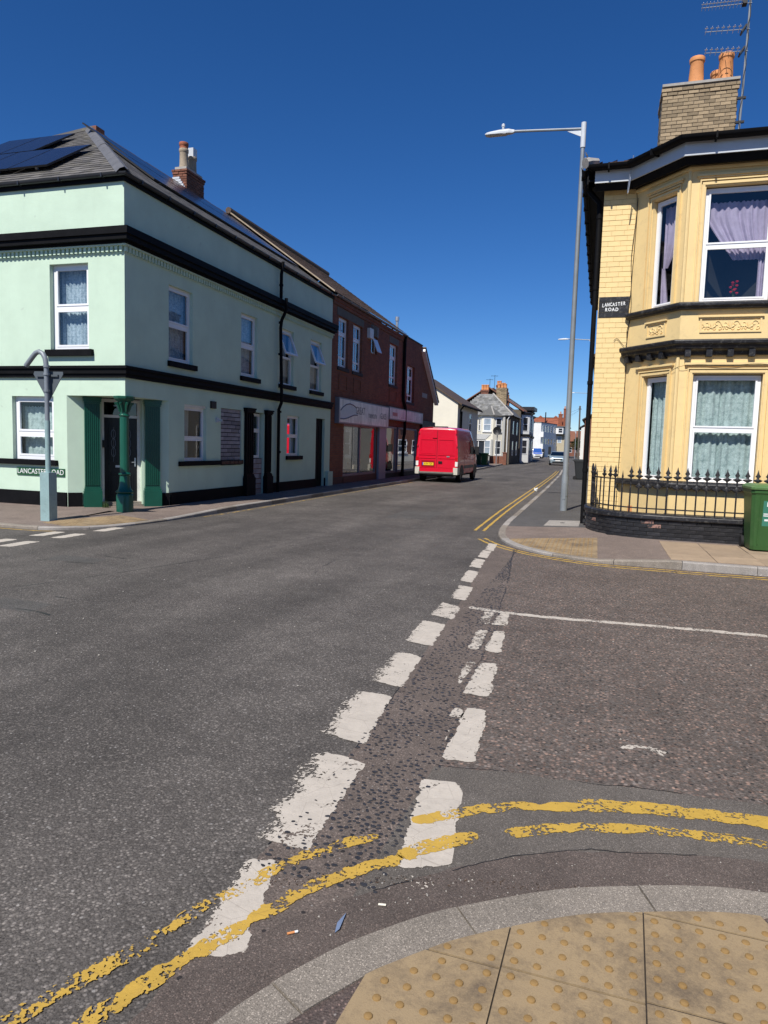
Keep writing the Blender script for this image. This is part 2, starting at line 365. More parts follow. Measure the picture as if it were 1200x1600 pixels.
class MB:
    def __init__(s): s.v = []; s.f = []; s.uv = []; s.uvh = []; s.tone = None
    def quad(s, *p, uv=None, half=None):
        i = len(s.v); s.v += [tuple(x) for x in p]; s.f.append(tuple(range(i, i + len(p))))
        s.uv.append(uv); s.uvh.append(half)
        if s.tone is not None: s.tones.append(s.tone)
    def box(s, x0, x1, y0, y1, z0, z1):
        s.obox(Vector((x0, y0, z0)), Vector((x1 - x0, 0, 0)), Vector((0, y1 - y0, 0)), Vector((0, 0, z1 - z0)))
    def obox(s, O, a, b, c):
        O, a, b, c = Vector(O), Vector(a), Vector(b), Vector(c)
        if a.cross(b).dot(c) < 0: a, b = b, a
        p = [O, O + a, O + a + b, O + b, O + c, O + a + c, O + a + b + c, O + b + c]
        for q in ((3, 2, 1, 0), (4, 5, 6, 7), (0, 1, 5, 4), (1, 2, 6, 5), (2, 3, 7, 6), (3, 0, 4, 7)): s.quad(*[p[k] for k in q])
    def bar(s, p0, p1, w, h=None, up=(0, 0, 1)):
        p0, p1 = Vector(p0), Vector(p1); d = (p1 - p0); h = h or w
        up = Vector(up)
        if abs(d.normalized().dot(up)) > .98: up = Vector((0, 1, 0))
        a = d.cross(up).normalized() * w; b = a.cross(d).normalized() * h
        s.obox(p0 - a / 2 - b / 2, a, b, d)
    def tube(s, pts, r, n=8, cap=True):
        pts = [Vector(p) for p in pts]; rs = r if isinstance(r, (list, tuple)) else [r] * len(pts)
        rings = []; prev = None
        for i, p in enumerate(pts):
            d = (pts[min(i + 1, len(pts) - 1)] - pts[max(i - 1, 0)]).normalized()
            if prev is None:
                a = d.cross(Vector((0, 0, 1)) if abs(d.z) < .9 else Vector((1, 0, 0))).normalized()
            else: a = (prev - d * prev.dot(d)).normalized()
            prev = a; b = d.cross(a)
            rings.append([p + (a * math.cos(2 * PI * k / n) + b * math.sin(2 * PI * k / n)) * rs[i] for k in range(n)])
        s.rings(rings, cap)
    def rings(s, rings, cap=True, closed=True):
        n = len(rings[0]); i0 = len(s.v)
        for r in rings: s.v += [tuple(p) for p in r]
        for j in range(len(rings) - 1):
            for k in range(n if closed else n - 1):
                k2 = (k + 1) % n
                s.f.append((i0 + j * n + k, i0 + j * n + k2, i0 + (j + 1) * n + k2, i0 + (j + 1) * n + k)); s.uv.append(None); s.uvh.append(None)
        if cap:
            s.f.append(tuple(i0 + k for k in range(n))[::-1]); s.f.append(tuple(i0 + (len(rings) - 1) * n + k for k in range(n)))
            s.uv += [None, None]; s.uvh += [None, None]
    def lathe(s, c, prof, n=16, flat=None):
        c = Vector(c)
        s.rings([[c + Vector((r * math.cos(2 * PI * k / n), r * math.sin(2 * PI * k / n), z)) for k in range(n)] for r, z in prof])
    def prism(s, poly, z0, z1):
        n = len(poly); zz0 = z0 if isinstance(z0, (list, tuple)) else [z0] * n; zz1 = z1 if isinstance(z1, (list, tuple)) else [z1] * n
        a = sum(poly[i][0] * poly[(i + 1) % n][1] - poly[(i + 1) % n][0] * poly[i][1] for i in range(n))
        if a < 0: poly = poly[::-1]; zz0 = zz0[::-1]; zz1 = zz1[::-1]
        s.quad(*[(p[0], p[1], z) for p, z in zip(poly, zz1)]); s.quad(*[(p[0], p[1], z) for p, z in zip(poly, zz0)][::-1])
        for i in range(n):
            j = (i + 1) % n; a, b = poly[i], poly[j]
            s.quad((a[0], a[1], zz0[i]), (b[0], b[1], zz0[j]), (b[0], b[1], zz1[j]), (a[0], a[1], zz1[i]))
    def extrude(s, poly3, d):
        d = Vector(d); P = [Vector(p) for p in poly3]; n = len(P)
        nrm = Vector((0, 0, 0))
        for i in range(n): nrm += P[i].cross(P[(i + 1) % n])
        if nrm.dot(d) < 0: P = P[::-1]
        s.quad(*P[::-1]); s.quad(*[p + d for p in P])
        for i in range(n):
            j = (i + 1) % n; s.quad(P[i], P[j], P[j] + d, P[i] + d)
    def mesh(s, name, o=Vector((0, 0, 0)), mat=None, smooth=False):
        me = bpy.data.meshes.new(name)
        me.from_pydata([(x[0] - o.x, x[1] - o.y, x[2] - o.z) for x in s.v], [], s.f)
        if any(u is not None for u in s.uv):
            L = me.uv_layers.new(name="UVMap"); k = 0
            for f, u in zip(s.f, s.uv):
                for j in range(len(f)): L.data[k].uv = u[j] if u else (0, 0); k += 1
        if any(u is not None for u in s.uvh):
            L = me.uv_layers.new(name="half"); k = 0
            for f, u in zip(s.f, s.uvh):
                for j in range(len(f)): L.data[k].uv = u if u else (1, 1); k += 1
        if mat: me.materials.append(mat)
        if smooth:
            for p in me.polygons: p.use_smooth = True
            try: me.set_sharp_from_angle(angle=math.radians(38))
            except Exception: pass
        return me
    def build(s, name, mat, parent=None, smooth=False, bevel=0, kind=None, label=None, seg=1):
        o = bpy.data.objects.new(name, s.mesh(name, org(parent), mat, smooth)); col.objects.link(o)
        if parent: o.parent = parent
        ORG[o.name] = org(parent)
        if bevel:
            b = o.modifiers.new("bevel", 'BEVEL'); b.width = bevel; b.segments = seg; b.limit_method = 'ANGLE'
        if kind: o['kind'] = kind
        if label: o['label'] = label
        return o
def inst(me, name, parent, loc, rot=0, scale=(1, 1, 1)):
    o = bpy.data.objects.new(name, me); col.objects.link(o); o.parent = parent
    o.location = Vector(loc) - org(parent); o.rotation_euler = (0, 0, rot); o.scale = scale
    return o
def boxmesh(name, sx, sy, sz, mat, ch=.0):
    """a chamfered block centred on its origin (bricks, stones)"""
    mb = MB()
    if ch <= 0: mb.box(-sx / 2, sx / 2, -sy / 2, sy / 2, -sz / 2, sz / 2)
    else:
        a, b, c = sx / 2, sy / 2, sz / 2
        rr = []
        for y, k in ((-b, ch), (-b + ch, 0), (b, 0)):
            rr.append([(-a + k, y, -c + k), (a - k, y, -c + k), (a - k, y, c - k), (-a + k, y, c - k)])
        mb.rings(rr)
    return mb.mesh(name, Vector((0, 0, 0)), mat)

class Fac:
    """a facade plane: u runs to the right seen from outside, N points outwards"""
    def __init__(s, O, U): s.O = Vector((O[0], O[1], 0)); s.U = Vector((U[0], U[1], 0)).normalized(); s.N = s.U.cross(Vector((0, 0, 1)))
    def P(s, u, z, d=0): return s.O + s.U * u + s.N * d + Vector((0, 0, z))
    def box(s, mb, u0, u1, z0, z1, d0, d1): mb.obox(s.P(u0, z0, d0), s.U * (u1 - u0), s.N * (d1 - d0), Vector((0, 0, z1 - z0)))
    def wall(s, mb, u0, u1, z0, z1, ops=(), depth=.14, d=0):
        us = sorted({u0, u1, *[x for o in ops for x in o[:2] if u0 < x < u1]}); zs = sorted({z0, z1, *[x for o in ops for x in o[2:4] if z0 < x < z1]})
        for i in range(len(us) - 1):
            for j in range(len(zs) - 1):
                uc, zc = (us[i] + us[i + 1]) / 2, (zs[j] + zs[j + 1]) / 2
                if any(o[0] < uc < o[1] and o[2] < zc < o[3] for o in ops): continue
                mb.quad(s.P(us[i], zs[j], d), s.P(us[i + 1], zs[j], d), s.P(us[i + 1], zs[j + 1], d), s.P(us[i], zs[j + 1], d))
        for o in ops:
            a, b, c, e = o[:4]
            mb.quad(s.P(a, c, d), s.P(a, e, d), s.P(a, e, d - depth), s.P(a, c, d - depth)); mb.quad(s.P(b, c, d), s.P(b, c, d - depth), s.P(b, e, d - depth), s.P(b, e, d))
            mb.quad(s.P(a, e, d), s.P(b, e, d), s.P(b, e, d - depth), s.P(a, e, d - depth)); mb.quad(s.P(a, c, d), s.P(a, c, d - depth), s.P(b, c, d - depth), s.P(b, c, d))
    def frame(s, mb, u0, u1, z0, z1, w, d0, d1):
        s.box(mb, u0, u0 + w, z0, z1, d0, d1); s.box(mb, u1 - w, u1, z0, z1, d0, d1)
        s.box(mb, u0 + w, u1 - w, z1 - w, z1, d0, d1); s.box(mb, u0 + w, u1 - w, z0, z0 + w, d0, d1)

def drape(F, mb, u0, u1, z0, z1, d, amp=.03, folds=8, shift=0.0, nz=2, gather=None):
    """a wavy curtain sheet; gather(t) pulls the left edge towards the right one going down"""
    n = int(folds * 6)
    def row(t):
        z = z1 + (z0 - z1) * t; g = gather(t) if gather else (u0, u1)
        return [F.P(g[0] + (g[1] - g[0]) * k / n, z + .012 * math.sin(k * 1.7) * (1 if t == 0 else 0), d + amp * math.sin(2 * PI * folds * k / n + shift + 2.2 * mnoise.noise(Vector((k * folds / n * .7, shift, t * .6)))) * (.6 + .8 * abs(mnoise.noise(Vector((k * folds / n * .5, shift + 4, 0))))) + amp * .5 * math.sin(2 * PI * folds * .37 * k / n)) for k in range(n + 1)]
    mb.rings([row(t / (nz - 1)) for t in range(nz)], cap=False, closed=False)

def window(F, par, u0, u1, z0, z1, rec=.12, split=.5, curt=None, cmat=None, fw=.05, glass=None, vsplit=(), sash=True, fmat=None, room=True, cd=.11, tilt=0.0, folds=9, label=None, open_top=False, depth=.9, ctop=None, cspan=None):
    mb = MB(); d0, d1 = -rec - .07, -rec
    F.frame(mb, u0, u1, z0, z1, fw, d0, d1)
    zt = z0 + (z1 - z0) * split if split else None
    cells = [(z0 + fw, zt - fw * .5), (zt + fw * .5, z1 - fw)] if split else [(z0 + fw, z1 - fw)]
    if split: F.box(mb, u0 + fw, u1 - fw, zt - fw * .5, zt + fw * .5, d0, d1)
    for v in vsplit:
        uu = u0 + (u1 - u0) * v
        for a, b in cells: F.box(mb, uu - fw * .4, uu + fw * .4, a, b, d0, d1 - .004)
    if sash and not open_top:
        for k, (a, b) in enumerate(cells): F.frame(mb, u0 + fw + .002, u1 - fw - .002, a + .002, b - .002, fw * .55, d1 - .035, d1 + (.012 if k else .006))
    w = mb.build('window', fmat or WHITEU, par, bevel=.004, label=label)
    g = MB()
    for k, (a, b) in enumerate(cells):
        if open_top and k == 1: continue
        g.quad(F.P(u0 + fw, a, d1 - .018), F.P(u1 - fw, a, d1 - .018 - tilt), F.P(u1 - fw, b, d1 - .018 - tilt), F.P(u0 + fw, b, d1 - .018))
    g.build('pane', glass or GLASS, w)
    if open_top:
        a, b = cells[1]; ang = math.radians(21)
        def Q(u, t, o=0): return F.P(u, b - t * math.cos(ang) - o * math.sin(ang), d1 + t * math.sin(ang) - o * math.cos(ang) + .01)
        s2 = MB(); t1 = b - a; ww = fw * .9
        for (ua, ub, ta, tb) in ((u0 + fw, u0 + fw + ww, 0, t1), (u1 - fw - ww, u1 - fw, 0, t1), (u0 + fw + ww, u1 - fw - ww, 0, ww), (u0 + fw + ww, u1 - fw - ww, t1 - ww, t1)):
            s2.obox(Q(ua, ta), Q(ub, ta) - Q(ua, ta), Q(ua, tb) - Q(ua, ta), Q(ua, ta, .05) - Q(ua, ta))
        os_ = s2.build('open_sash', WHITEU, w, bevel=.004)
        g = MB(); g.quad(Q(u0 + fw + ww, t1 - ww, .03), Q(u1 - fw - ww, t1 - ww, .03), Q(u1 - fw - ww, ww, .03), Q(u0 + fw + ww, ww, .03)); g.build('pane', GLASS, w)
    if curt:
        c = MB(); ca, cb = cspan or (u0 + .01, u1 - .01)
        drape(F, c, ca, cb, z0 + .01, (ctop if ctop else z1 - .02), d0 - cd, .022, folds, R.random() * 6)
        c.build('curtain', cmat or LACE, w, smooth=True)
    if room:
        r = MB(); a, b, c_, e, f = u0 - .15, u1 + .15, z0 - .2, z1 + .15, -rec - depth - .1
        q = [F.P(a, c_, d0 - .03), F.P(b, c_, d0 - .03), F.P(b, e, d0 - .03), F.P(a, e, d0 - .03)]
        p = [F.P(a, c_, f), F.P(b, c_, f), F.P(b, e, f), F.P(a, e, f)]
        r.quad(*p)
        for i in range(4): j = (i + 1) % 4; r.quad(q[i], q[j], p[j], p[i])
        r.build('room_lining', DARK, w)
    return w

def text(body, size, F, u, z, d, mat, parent, name='lettering', align='CENTER', sx=1.0, ext=.002, bold=0.0, rot=0):
    cu = bpy.data.curves.new(name, 'FONT'); cu.body = body; cu.size = size; cu.extrude = ext; cu.align_x = align; cu.align_y = 'CENTER'; cu.offset = bold; cu.resolution_u = 3
    t = bpy.data.objects.new(name + '_tmp', cu); col.objects.link(t)
    dg = bpy.context.evaluated_depsgraph_get(); me = bpy.data.meshes.new_from_object(t.evaluated_get(dg))
    bpy.data.objects.remove(t)
    me.materials.clear(); me.materials.append(mat)
    B = Matrix((F.U, Vector((0, 0, 1)), F.N)).transposed().to_4x4()
    me.transform(Matrix.Translation(F.P(u, z, d) - org(parent)) @ B @ Matrix.Rotation(rot, 4, 'Z') @ Matrix.Diagonal((sx, 1, 1, 1)))
    o = bpy.data.objects.new(name, me); col.objects.link(o); o.parent = parent; ORG[o.name] = org(parent)
    return o

def slates(O, U, V, nu, nv, uw, vh, clip, t=.012, gap=.004, jit=.006, keep=None):
    """courses of slates on a slope: O eave corner, U along the eave, V up the slope; clip(u,v) -> bool; one joined mesh with a tone per slate"""
    O, U, V = Vector(O), Vector(U).normalized(), Vector(V).normalized(); N = U.cross(V)
    mb = MB(); tones = []
    for j in range(nv):
        for i in range(-1, nu + 1):
            u0 = i * uw + (uw / 2 if j % 2 else 0) + gap / 2; u1 = u0 + uw - gap
            v0 = j * vh + R.uniform(-jit, jit); v1 = v0 + vh * 1.12
            lo, hi = clip((v0 + v1) / 2)
            u0 = max(u0, lo); u1 = min(u1, hi)
            if u1 - u0 < .03: continue
            k = R.uniform(0, .004)
            a = [O + U * u0 + V * v0, O + U * u1 + V * v0, O + U * u1 + V * v1, O + U * u0 + V * v1]
            lo_ = .004; hi_ = .004 + t + k
            n0 = len(mb.f)
            mb.quad(a[0] + N * hi_, a[1] + N * hi_, a[2] + N * lo_, a[3] + N * lo_)
            mb.quad(a[0], a[1], a[1] + N * hi_, a[0] + N * hi_)
            tones += [R.random()] * (len(mb.f) - n0)
    return mb, tones
def set_tone(o, tones):
    at = o.data.attributes.new('tone', 'FLOAT', 'FACE'); at.data.foreach_set('value', tones)

def offset_poly(pts, d):
    """offset an open polyline to its left by d"""
    out = []
    for i, p in enumerate(pts):
        a = Vector(pts[max(i - 1, 0)]); b = Vector(pts[min(i + 1, len(pts) - 1)]); t = (b - a).normalized()
        out.append((p[0] - t.y * d, p[1] + t.x * d))
    return out
def smooth_line(pts, n=4):
    """Catmull-Rom through the points"""
    out = []
    P = [Vector(p) for p in pts]
    for i in range(len(P) - 1):
        p0, p1, p2, p3 = P[max(i - 1, 0)], P[i], P[i + 1], P[min(i + 2, len(P) - 1)]
        for k in range(n):
            t = k / n
            out.append(.5 * ((2 * p1) + (p2 - p0) * t + (2 * p0 - 5 * p1 + 4 * p2 - p3) * t * t + (3 * p1 - p0 - 3 * p2 + p3) * t ** 3))
    out.append(P[-1]); return out
def arclen(pts):
    s = [0.0]
    for a, b in zip(pts[:-1], pts[1:]): s.append(s[-1] + (Vector(b) - Vector(a)).length)
    return s
def along(pts, S, s):
    s = min(max(s, 0), S[-1])
    for i in range(len(S) - 1):
        if s <= S[i + 1] + 1e-9:
            t = (s - S[i]) / max(S[i + 1] - S[i], 1e-9); return Vector(pts[i]).lerp(Vector(pts[i + 1]), t)
    return Vector(pts[-1])

# ------------------------------------------------------------------ the ground
def sheet(name, polys, z, mat, parent=None, kind='structure'):
    mb = MB()
    for p in polys: mb.quad(*[(x, y, z if len(q) == 0 else q[0]) for x, y, *q in p])
    o = mb.build(name, mat, parent)
    if not parent: o['kind'] = kind
    return o
sheet('ground', [[(-700, -700), (700, -700), (700, 900), (-700, 900)]], -.25, GROUND)
# main carriageway with a little unevenness
mb = MB()
NX, NY = 48, 90
def rz(x, y): return .006 * mnoise.noise(Vector((x * .35, y * .35, 0))) - .004
xs = [-60 + 80 * i / NX for i in range(NX + 1)]; ys = [-25 + 215 * j / NY for j in range(NY + 1)]
for j in range(NY):
    for i in range(NX):
        mb.quad(*[(x, y, -.012) for x, y in ((xs[i], ys[j]), (xs[i + 1], ys[j]), (xs[i + 1], ys[j + 1]), (xs[i], ys[j + 1]))])
road = mb.build('main_road', ASPH); road['kind'] = 'structure'
# older red asphalt of the side road, its edge ragged where the main road was relaid
edge = [(-1.16, 1.2), (-1.19, 2.0), (-1.22, 2.5), (-1.19, 3.5), (-1.21, 4.2), (-1.24, 4.85), (-1.27, 5.6), (-1.29, 6.4), (-1.34, 7.3), (-1.40, 8.2), (-1.50, 9.6), (-1.60, 11.0), (-1.70, 12.1)]
er = []
for a, b in zip(edge[:-1], edge[1:]):
    for k in range(14):
        t = k / 14; x = a[0] + (b[0] - a[0]) * t; y = a[1] + (b[1] - a[1]) * t
        er.append((x + .022 * mnoise.noise(Vector((y * 5, 3, 0))) + .012 * mnoise.noise(Vector((y * 17, 9, 0))), y))
mb = MB()
for a, b in zip(er[:-1], er[1:]): mb.quad((a[0], a[1], -.0105), (14, a[1], -.0105), (14, b[1], -.0105), (b[0], b[1], -.0105))
side = mb.build('side_road', ASPHO); side['kind'] = 'structure'
def strip(name, left, right, z, mat, par=None, rag=.012):
    mb = MB(); n = len(left)
    def rg(p, k): return (p[0] + rag * mnoise.noise(Vector((p[0] * 9, p[1] * 9, k))), p[1] + rag * mnoise.noise(Vector((p[0] * 9, p[1] * 9, k + 5))), z)
    L = [rg(p, 0) for p in left]; Q = [rg(p, 20) for p in right]
    for i in range(n - 1): mb.quad(L[i], Q[i], Q[i + 1], L[i + 1])
    o = mb.build(name, mat, par); o['kind'] = 'structure' if not par else 'stuff'; 
    if par and mat is not None: del o['kind']
    return o
# brown band of coarse chippings between the two rows of dashes
bl = [p for p in er if 1.6 < p[1] < 12]
def brx(y):
    T = [(1.6, -.72), (3.4, -.72), (4.87, -.78), (6.6, -.86), (9.05, -1.05), (11.55, -1.30), (12.2, -1.38)]
    for (a, xa), (b, xb) in zip(T[:-1], T[1:]):
        if a <= y <= b: return xa + (xb - xa) * (y - a) / (b - a)
    return T[-1][1]
strip('chipping_band', bl, [(brx(p[1]), p[1]) for p in bl], -.0095, ASPHB, side, .016)
# loose-looking black chippings standing proud of the band
mb = MB(); cnt = 0
pts_ = {}
while cnt < 1700:
    y = 2.35 + 9.3 * R.random() ** 1.45; x = R.uniform(-1.2, brx(y) + .02)
    dens = .5 + .9 * mnoise.noise(Vector((x * 4, y * 2.2, 0))) + (.12 if y < 3.6 else 0)
    if R.random() > dens: continue
    r = R.uniform(.008, .0165); key = (int(x * 40), int(y * 40))
    if any((x - q[0]) ** 2 + (y - q[1]) ** 2 < (r + q[2]) ** 2 * .8 for i in (-1, 0, 1) for j in (-1, 0, 1) for q in pts_.get((key[0] + i, key[1] + j), ())):
        cnt += .2; continue
    pts_.setdefault(key, []).append((x, y, r)); cnt += 1
    a = R.gauss(-.2, .5); k = R.uniform(.5, .8); h = R.uniform(.002, .0045)
    ca, sa = math.cos(a), math.sin(a)
    def pt(q, rr, z): 
        px, py = rr * math.cos(q), rr * k * math.sin(q); return (x + px * ca - py * sa, y + px * sa + py * ca, z)
    jit = [R.uniform(.8, 1.15) for _ in range(6)]
    mb.rings([[pt(q * PI / 3, r * jit[q], -.012) for q in range(6)], [pt(q * PI / 3, r * .95 * jit[q], -.0095 + h * .7) for q in range(6)], [pt(q * PI / 3, r * .55 * jit[q], -.0095 + h) for q in range(6)]])
o = mb.build('black_chippings', STONE, side); o['kind'] = 'stuff'
# smooth patch along the near kerb of the side road, then the reddish channel next to the kerb
kout = smooth_line([(-1.12, -8), (-1.10, .2), (-1.04, 1.15), (-.95, 1.62), (-.76, 1.96), (-.61, 2.14), (-.43, 2.31), (-.11, 2.53), (.12, 2.64), (.46, 2.76), (.72, 2.80), (1.3, 2.86), (2.4, 2.9), (9, 2.95)], 5)
kout = [(p.x, p.y) for p in kout]
pa = [(-.72, 3.44), (-.41, 3.50), (-.03, 3.53), (.27, 3.56), (.84, 3.60), (1.6, 3.66), (2.6, 3.7), (9, 3.7)]
pb = [(-.78, 2.25), (-.45, 2.4), (-.13, 2.6), (.25, 2.75), (.84, 2.85), (1.6, 2.9), (2.6, 2.92), (9, 2.95)]
def dense(p, n=8): return [(q.x, q.y) for q in smooth_line(p, n)]
strip('asphalt_patch', dense(pa), dense(pb), -.009, ASPHP, side, .02)
ga = [(-1.32, .0), (-1.28, 1.0), (-1.16, 1.70), (-.98, 2.05), (-.72, 2.36), (-.48, 2.58), (-.13, 2.83), (.25, 2.97), (.75, 3.07), (1.6, 3.12), (2.6, 3.15), (9, 3.15)]
gb = [(-1.05, .0), (-1.0, 1.0), (-.9, 1.55), (-.75, 1.85), (-.55, 2.12), (-.38, 2.28), (-.08, 2.48), (.25, 2.63), (.75, 2.74), (1.6, 2.82), (2.6, 2.84), (9, 2.9)]
strip('channel_strip', dense(ga), dense(gb), -.0085, ASPHG, side, .02)

# ---- kerbs and footways
def kerb_stones(par, pts, zt, w, length, mats, drop, smax=None, names='kerb_stone', rest=None):
    """cut a polyline into kerb stones of the given length; zt(s) top height"""
    S = arclen(pts); inner = offset_poly(pts, w); end = smax or S[-1]; s = 0.0; k = 0
    while s < end - .05:
        e = min(s + length * R.uniform(.94, 1.06), end)
        ss = [s + .004] + [x for x in S if s + .02 < x < e - .02] + [e - .004]
        A = [along(pts, S, q) for q in ss]; B = [along(inner, S, q) for q in ss]
        mb = MB(); dz = R.uniform(-.003, .003); n = len(ss)
        rings = []
        for q, a, b in zip(ss, A, B):
            t = zt(q) + dz; d = (b - a).normalized() * .016
            rings.append([(a.x, a.y, -.2), (b.x, b.y, -.2), (b.x, b.y, t), (a.x + d.x, a.y + d.y, t), (a.x, a.y, t - .016)])
        mb.rings(rings)
        mb.build(names, mats[k % len(mats)], par); s = e; k += 1
    return inner
# near footway where the photographer stands: dropped kerb, tactile slabs
near = thing('near_footway', None, None); near['kind'] = 'structure'
kin = [(p[0], p[1]) for p in kerb_stones(near, kout[8:], lambda s: .03, -.165, .74, [CONC], 0)]
kin = offset_poly(kout, -.165)
mb = MB()
mb.quad(*[(p[0], p[1], .026) for p in kin], (9, -10, .026), (-1.0, -10, .026))
mb.build('footway_surface', PAVDR, near)
def clip(poly, a, b):
    """keep the part of a polygon right of the line a->b"""
    out = []
    def side_(p): return (b[0] - a[0]) * (p[1] - a[1]) - (b[1] - a[1]) * (p[0] - a[0])
    for i in range(len(poly)):
        p, q = poly[i], poly[(i + 1) % len(poly)]; sp, sq = side_(p), side_(q)
        if sp <= 0: out.append(p)
        if sp * sq < 0:
            t = sp / (sp - sq); out.append((p[0] + (q[0] - p[0]) * t, p[1] + (q[1] - p[1]) * t))
    return out
def tactile(par, x0, y0, size, zf, clips, th=.03, nd=6, seg=10, ang=0.0, pivot=(0, 0), dr=.0138, name='tactile_slab', dh=.0075):
    g = .0025; gy = .005; ca, sa = math.cos(ang), math.sin(ang)
    rot = lambda p: (pivot[0] + (p[0] - pivot[0]) * ca - (p[1] - pivot[1]) * sa, pivot[1] + (p[0] - pivot[0]) * sa + (p[1] - pivot[1]) * ca)
    poly = [rot(p) for p in ((x0 + g, y0 + gy), (x0 + size - g, y0 + gy), (x0 + size - g, y0 + size - gy), (x0 + g, y0 + size - gy))]
    for a, b in clips:
        poly = clip(poly, a, b)
        if len(poly) < 3: return None
    mb = MB(); dz = R.uniform(-.002, .002)
    mb.prism(poly, [zf(*p) - th for p in poly], [zf(*p) + dz for p in poly])
    n0 = len(mb.f)
    for i in range(nd):
        for j in range(nd):
            p = rot((x0 + size * (i + .5) / nd, y0 + size * (j + .5) / nd))
            ok = all(((b[0] - a[0]) * (p[1] - a[1]) - (b[1] - a[1]) * (p[0] - a[0])) / max(1e-6, math.hypot(b[0] - a[0], b[1] - a[1])) < -.018 for a, b in clips)
            if not ok: continue
            z = zf(*p) + dz; h = dh * R.uniform(.6, 1.05)
            mb.rings([[(p[0] + r * math.cos(2 * PI * q / seg), p[1] + r * math.sin(2 * PI * q / seg), z + hh) for q in range(seg)] for r, hh in ((dr, -.001), (dr * .88, h * .62), (dr * .6, h * .93), (dr * .2, h))], cap=True)
    o = mb.build(name, TACT, par, smooth=True)
    at = o.data.attributes.new('dome', 'FLOAT', 'FACE'); at.data.foreach_set('value', [0.0] * n0 + [1.0] * (len(mb.f) - n0))
    return o
kc = [p for p in kin if p[1] > 1.45 and p[0] < .78]
nclips = [(b, a) for a, b in zip(kc[:-1], kc[1:])]
nclips = [(a, b) for a, b in zip(kc[:-1], kc[1:])]
jp = [(-.62, 1.0), (.75, 1.0), (.75, 3.0), (-.62, 3.0)]
for a, b in nclips + [((-.605, 1.66), (-.585, 1.86)), ((.60, 2.66), (.80, 2.2))]: jp = clip(jp, a, b)
jm = MB(); jm.prism(jp, .0, .0285); jm.build('joint_filler', paint("dark_joint_dirt", (.035, .027, .021), .95, .3, 20, .3, 60), near)
for i in range(4):
    for j in range(-1, 3):
        tactile(near, -.635 + .425 * i, 1.635 + .425 * j + .012 * i, .425, lambda x, y: .034, nclips + [((-.62, 1.66), (-.60, 1.86)), ((.61, 2.66), (.81, 2.2))][0:2], pivot=(0, 2), ang=-.035)

# far right footway
rk = [(-14, 160), (-9.5, 135), (-6.0, 112), (-3.8, 90), (-3.0, 70), (-2.75, 55), (-2.4, 45), (-2.08, 30), (-1.95, 22), (-1.9, 18.5), (-1.87, 16.3), (-1.85, 14.6), (-1.80, 13.6), (-1.64, 12.7), (-1.33, 11.92), (-.95, 11.42), (-.62, 11.12), (.06, 10.80), (1.03, 10.74), (2.3, 10.70), (6, 10.66), (14, 10.6)]
rkd = rk[:10] + [(p.x, p.y) for p in smooth_line(rk[10:], 4)]
RS = arclen(rkd)
def rh(p):
    x, y = p[0], p[1]
    if x >= 1.03: return .105
    if x > .06: return .035 + .07 * (x - .06) / .97
    if y < 13.2: return .035
    if y < 15: return .035 + .065 * (y - 13.2) / 1.8
    return .10
rfoot = thing('right_footway', None, None); rfoot['kind'] = 'structure'
iS = next(i for i, p in enumerate(rkd) if p[1] < 46)
far_part = rkd[:iS + 1]; near_part = rkd[iS:]
SN = arclen(near_part)
kerb_stones(rfoot, near_part, lambda s: rh(along(near_part, SN, s)), .13, .93, [CONCL, CONC, CONC, CONCL], 0)
fo = offset_poly(far_part, .13); mb = MB()
for i in range(len(far_part) - 1):
    a, b, c, d = far_part[i], far_part[i + 1], fo[i + 1], fo[i]
    mb.quad((*a, -.1), (*b, -.1), (*b, .1), (*a, .1)); mb.quad((*a, .1), (*b, .1), (*c, .1), (*d, .1))
mb.build('far_kerb', CONCL, rfoot)
rin = offset_poly(rkd, .128)
def wallx(p):
    x, y = p
    if y > 15.3: return (max(-.2, x + 1.5) if y < 60 else x + 1.9, y)
    if y > 14: return (-.12, min(y + .2, 15.2))
    if y > 12.3: return (.1, 13.9)
    if x < .2: return (max(.2, x + .9), 13.45)
    return (x + .05, 13.3)
rows = [(p, wallx(q), rh(q)) for p, q in zip(rin, rkd)]
RV, RF = [], []
mb = MB(); mbg = MB()
for (a, b, h), (a2, b2, h2) in zip(rows[:-1], rows[1:]):
    tgt = mbg if (a[1] > 14.4) else mb
    tgt.quad((*a, h - .004), (*a2, h2 - .004), (*b2, .118), (*b, .118))
    i = len(RV); RV += [(*a, h - .004), (*a2, h2 - .004), (*b2, .118), (*b, .118)]; RF += [(i, i + 1, i + 2), (i, i + 2, i + 3)]
mb.build('footway_surface', PAVR, rfoot); mbg.build('footway_surface', PAVD, rfoot)
tree_r = BVHTree.FromPolygons([Vector(v) for v in RV], RF)
def zr(x, y):
    h = tree_r.ray_cast(Vector((x, y, 2)), Vector((0, 0, -1)))
    return h[0].z if h[0] else tree_r.find_nearest(Vector((x, y, .07)))[0].z
rc = [p for p in offset_poly(near_part, .125) if p[0] < .5 and p[1] < 14]
rclips = [(b, a) for a, b in zip(rc[:-1], rc[1:])]
def clipok(x, y, s):
    return True
for i in range(4):
    for j in range(6):
        x0, y0 = -1.62 + .42 * i, 10.72 + .42 * j
        tactile(rfoot, x0, y0, .42, lambda x, y: zr(x, y) + .007, rclips + [((-1.6, 12.55), (.1, 12.98)), ((.03, 13.2), (.045, 10.4))], nd=6, seg=6, pivot=(0, 11), ang=.0, dr=.014, dh=.003)
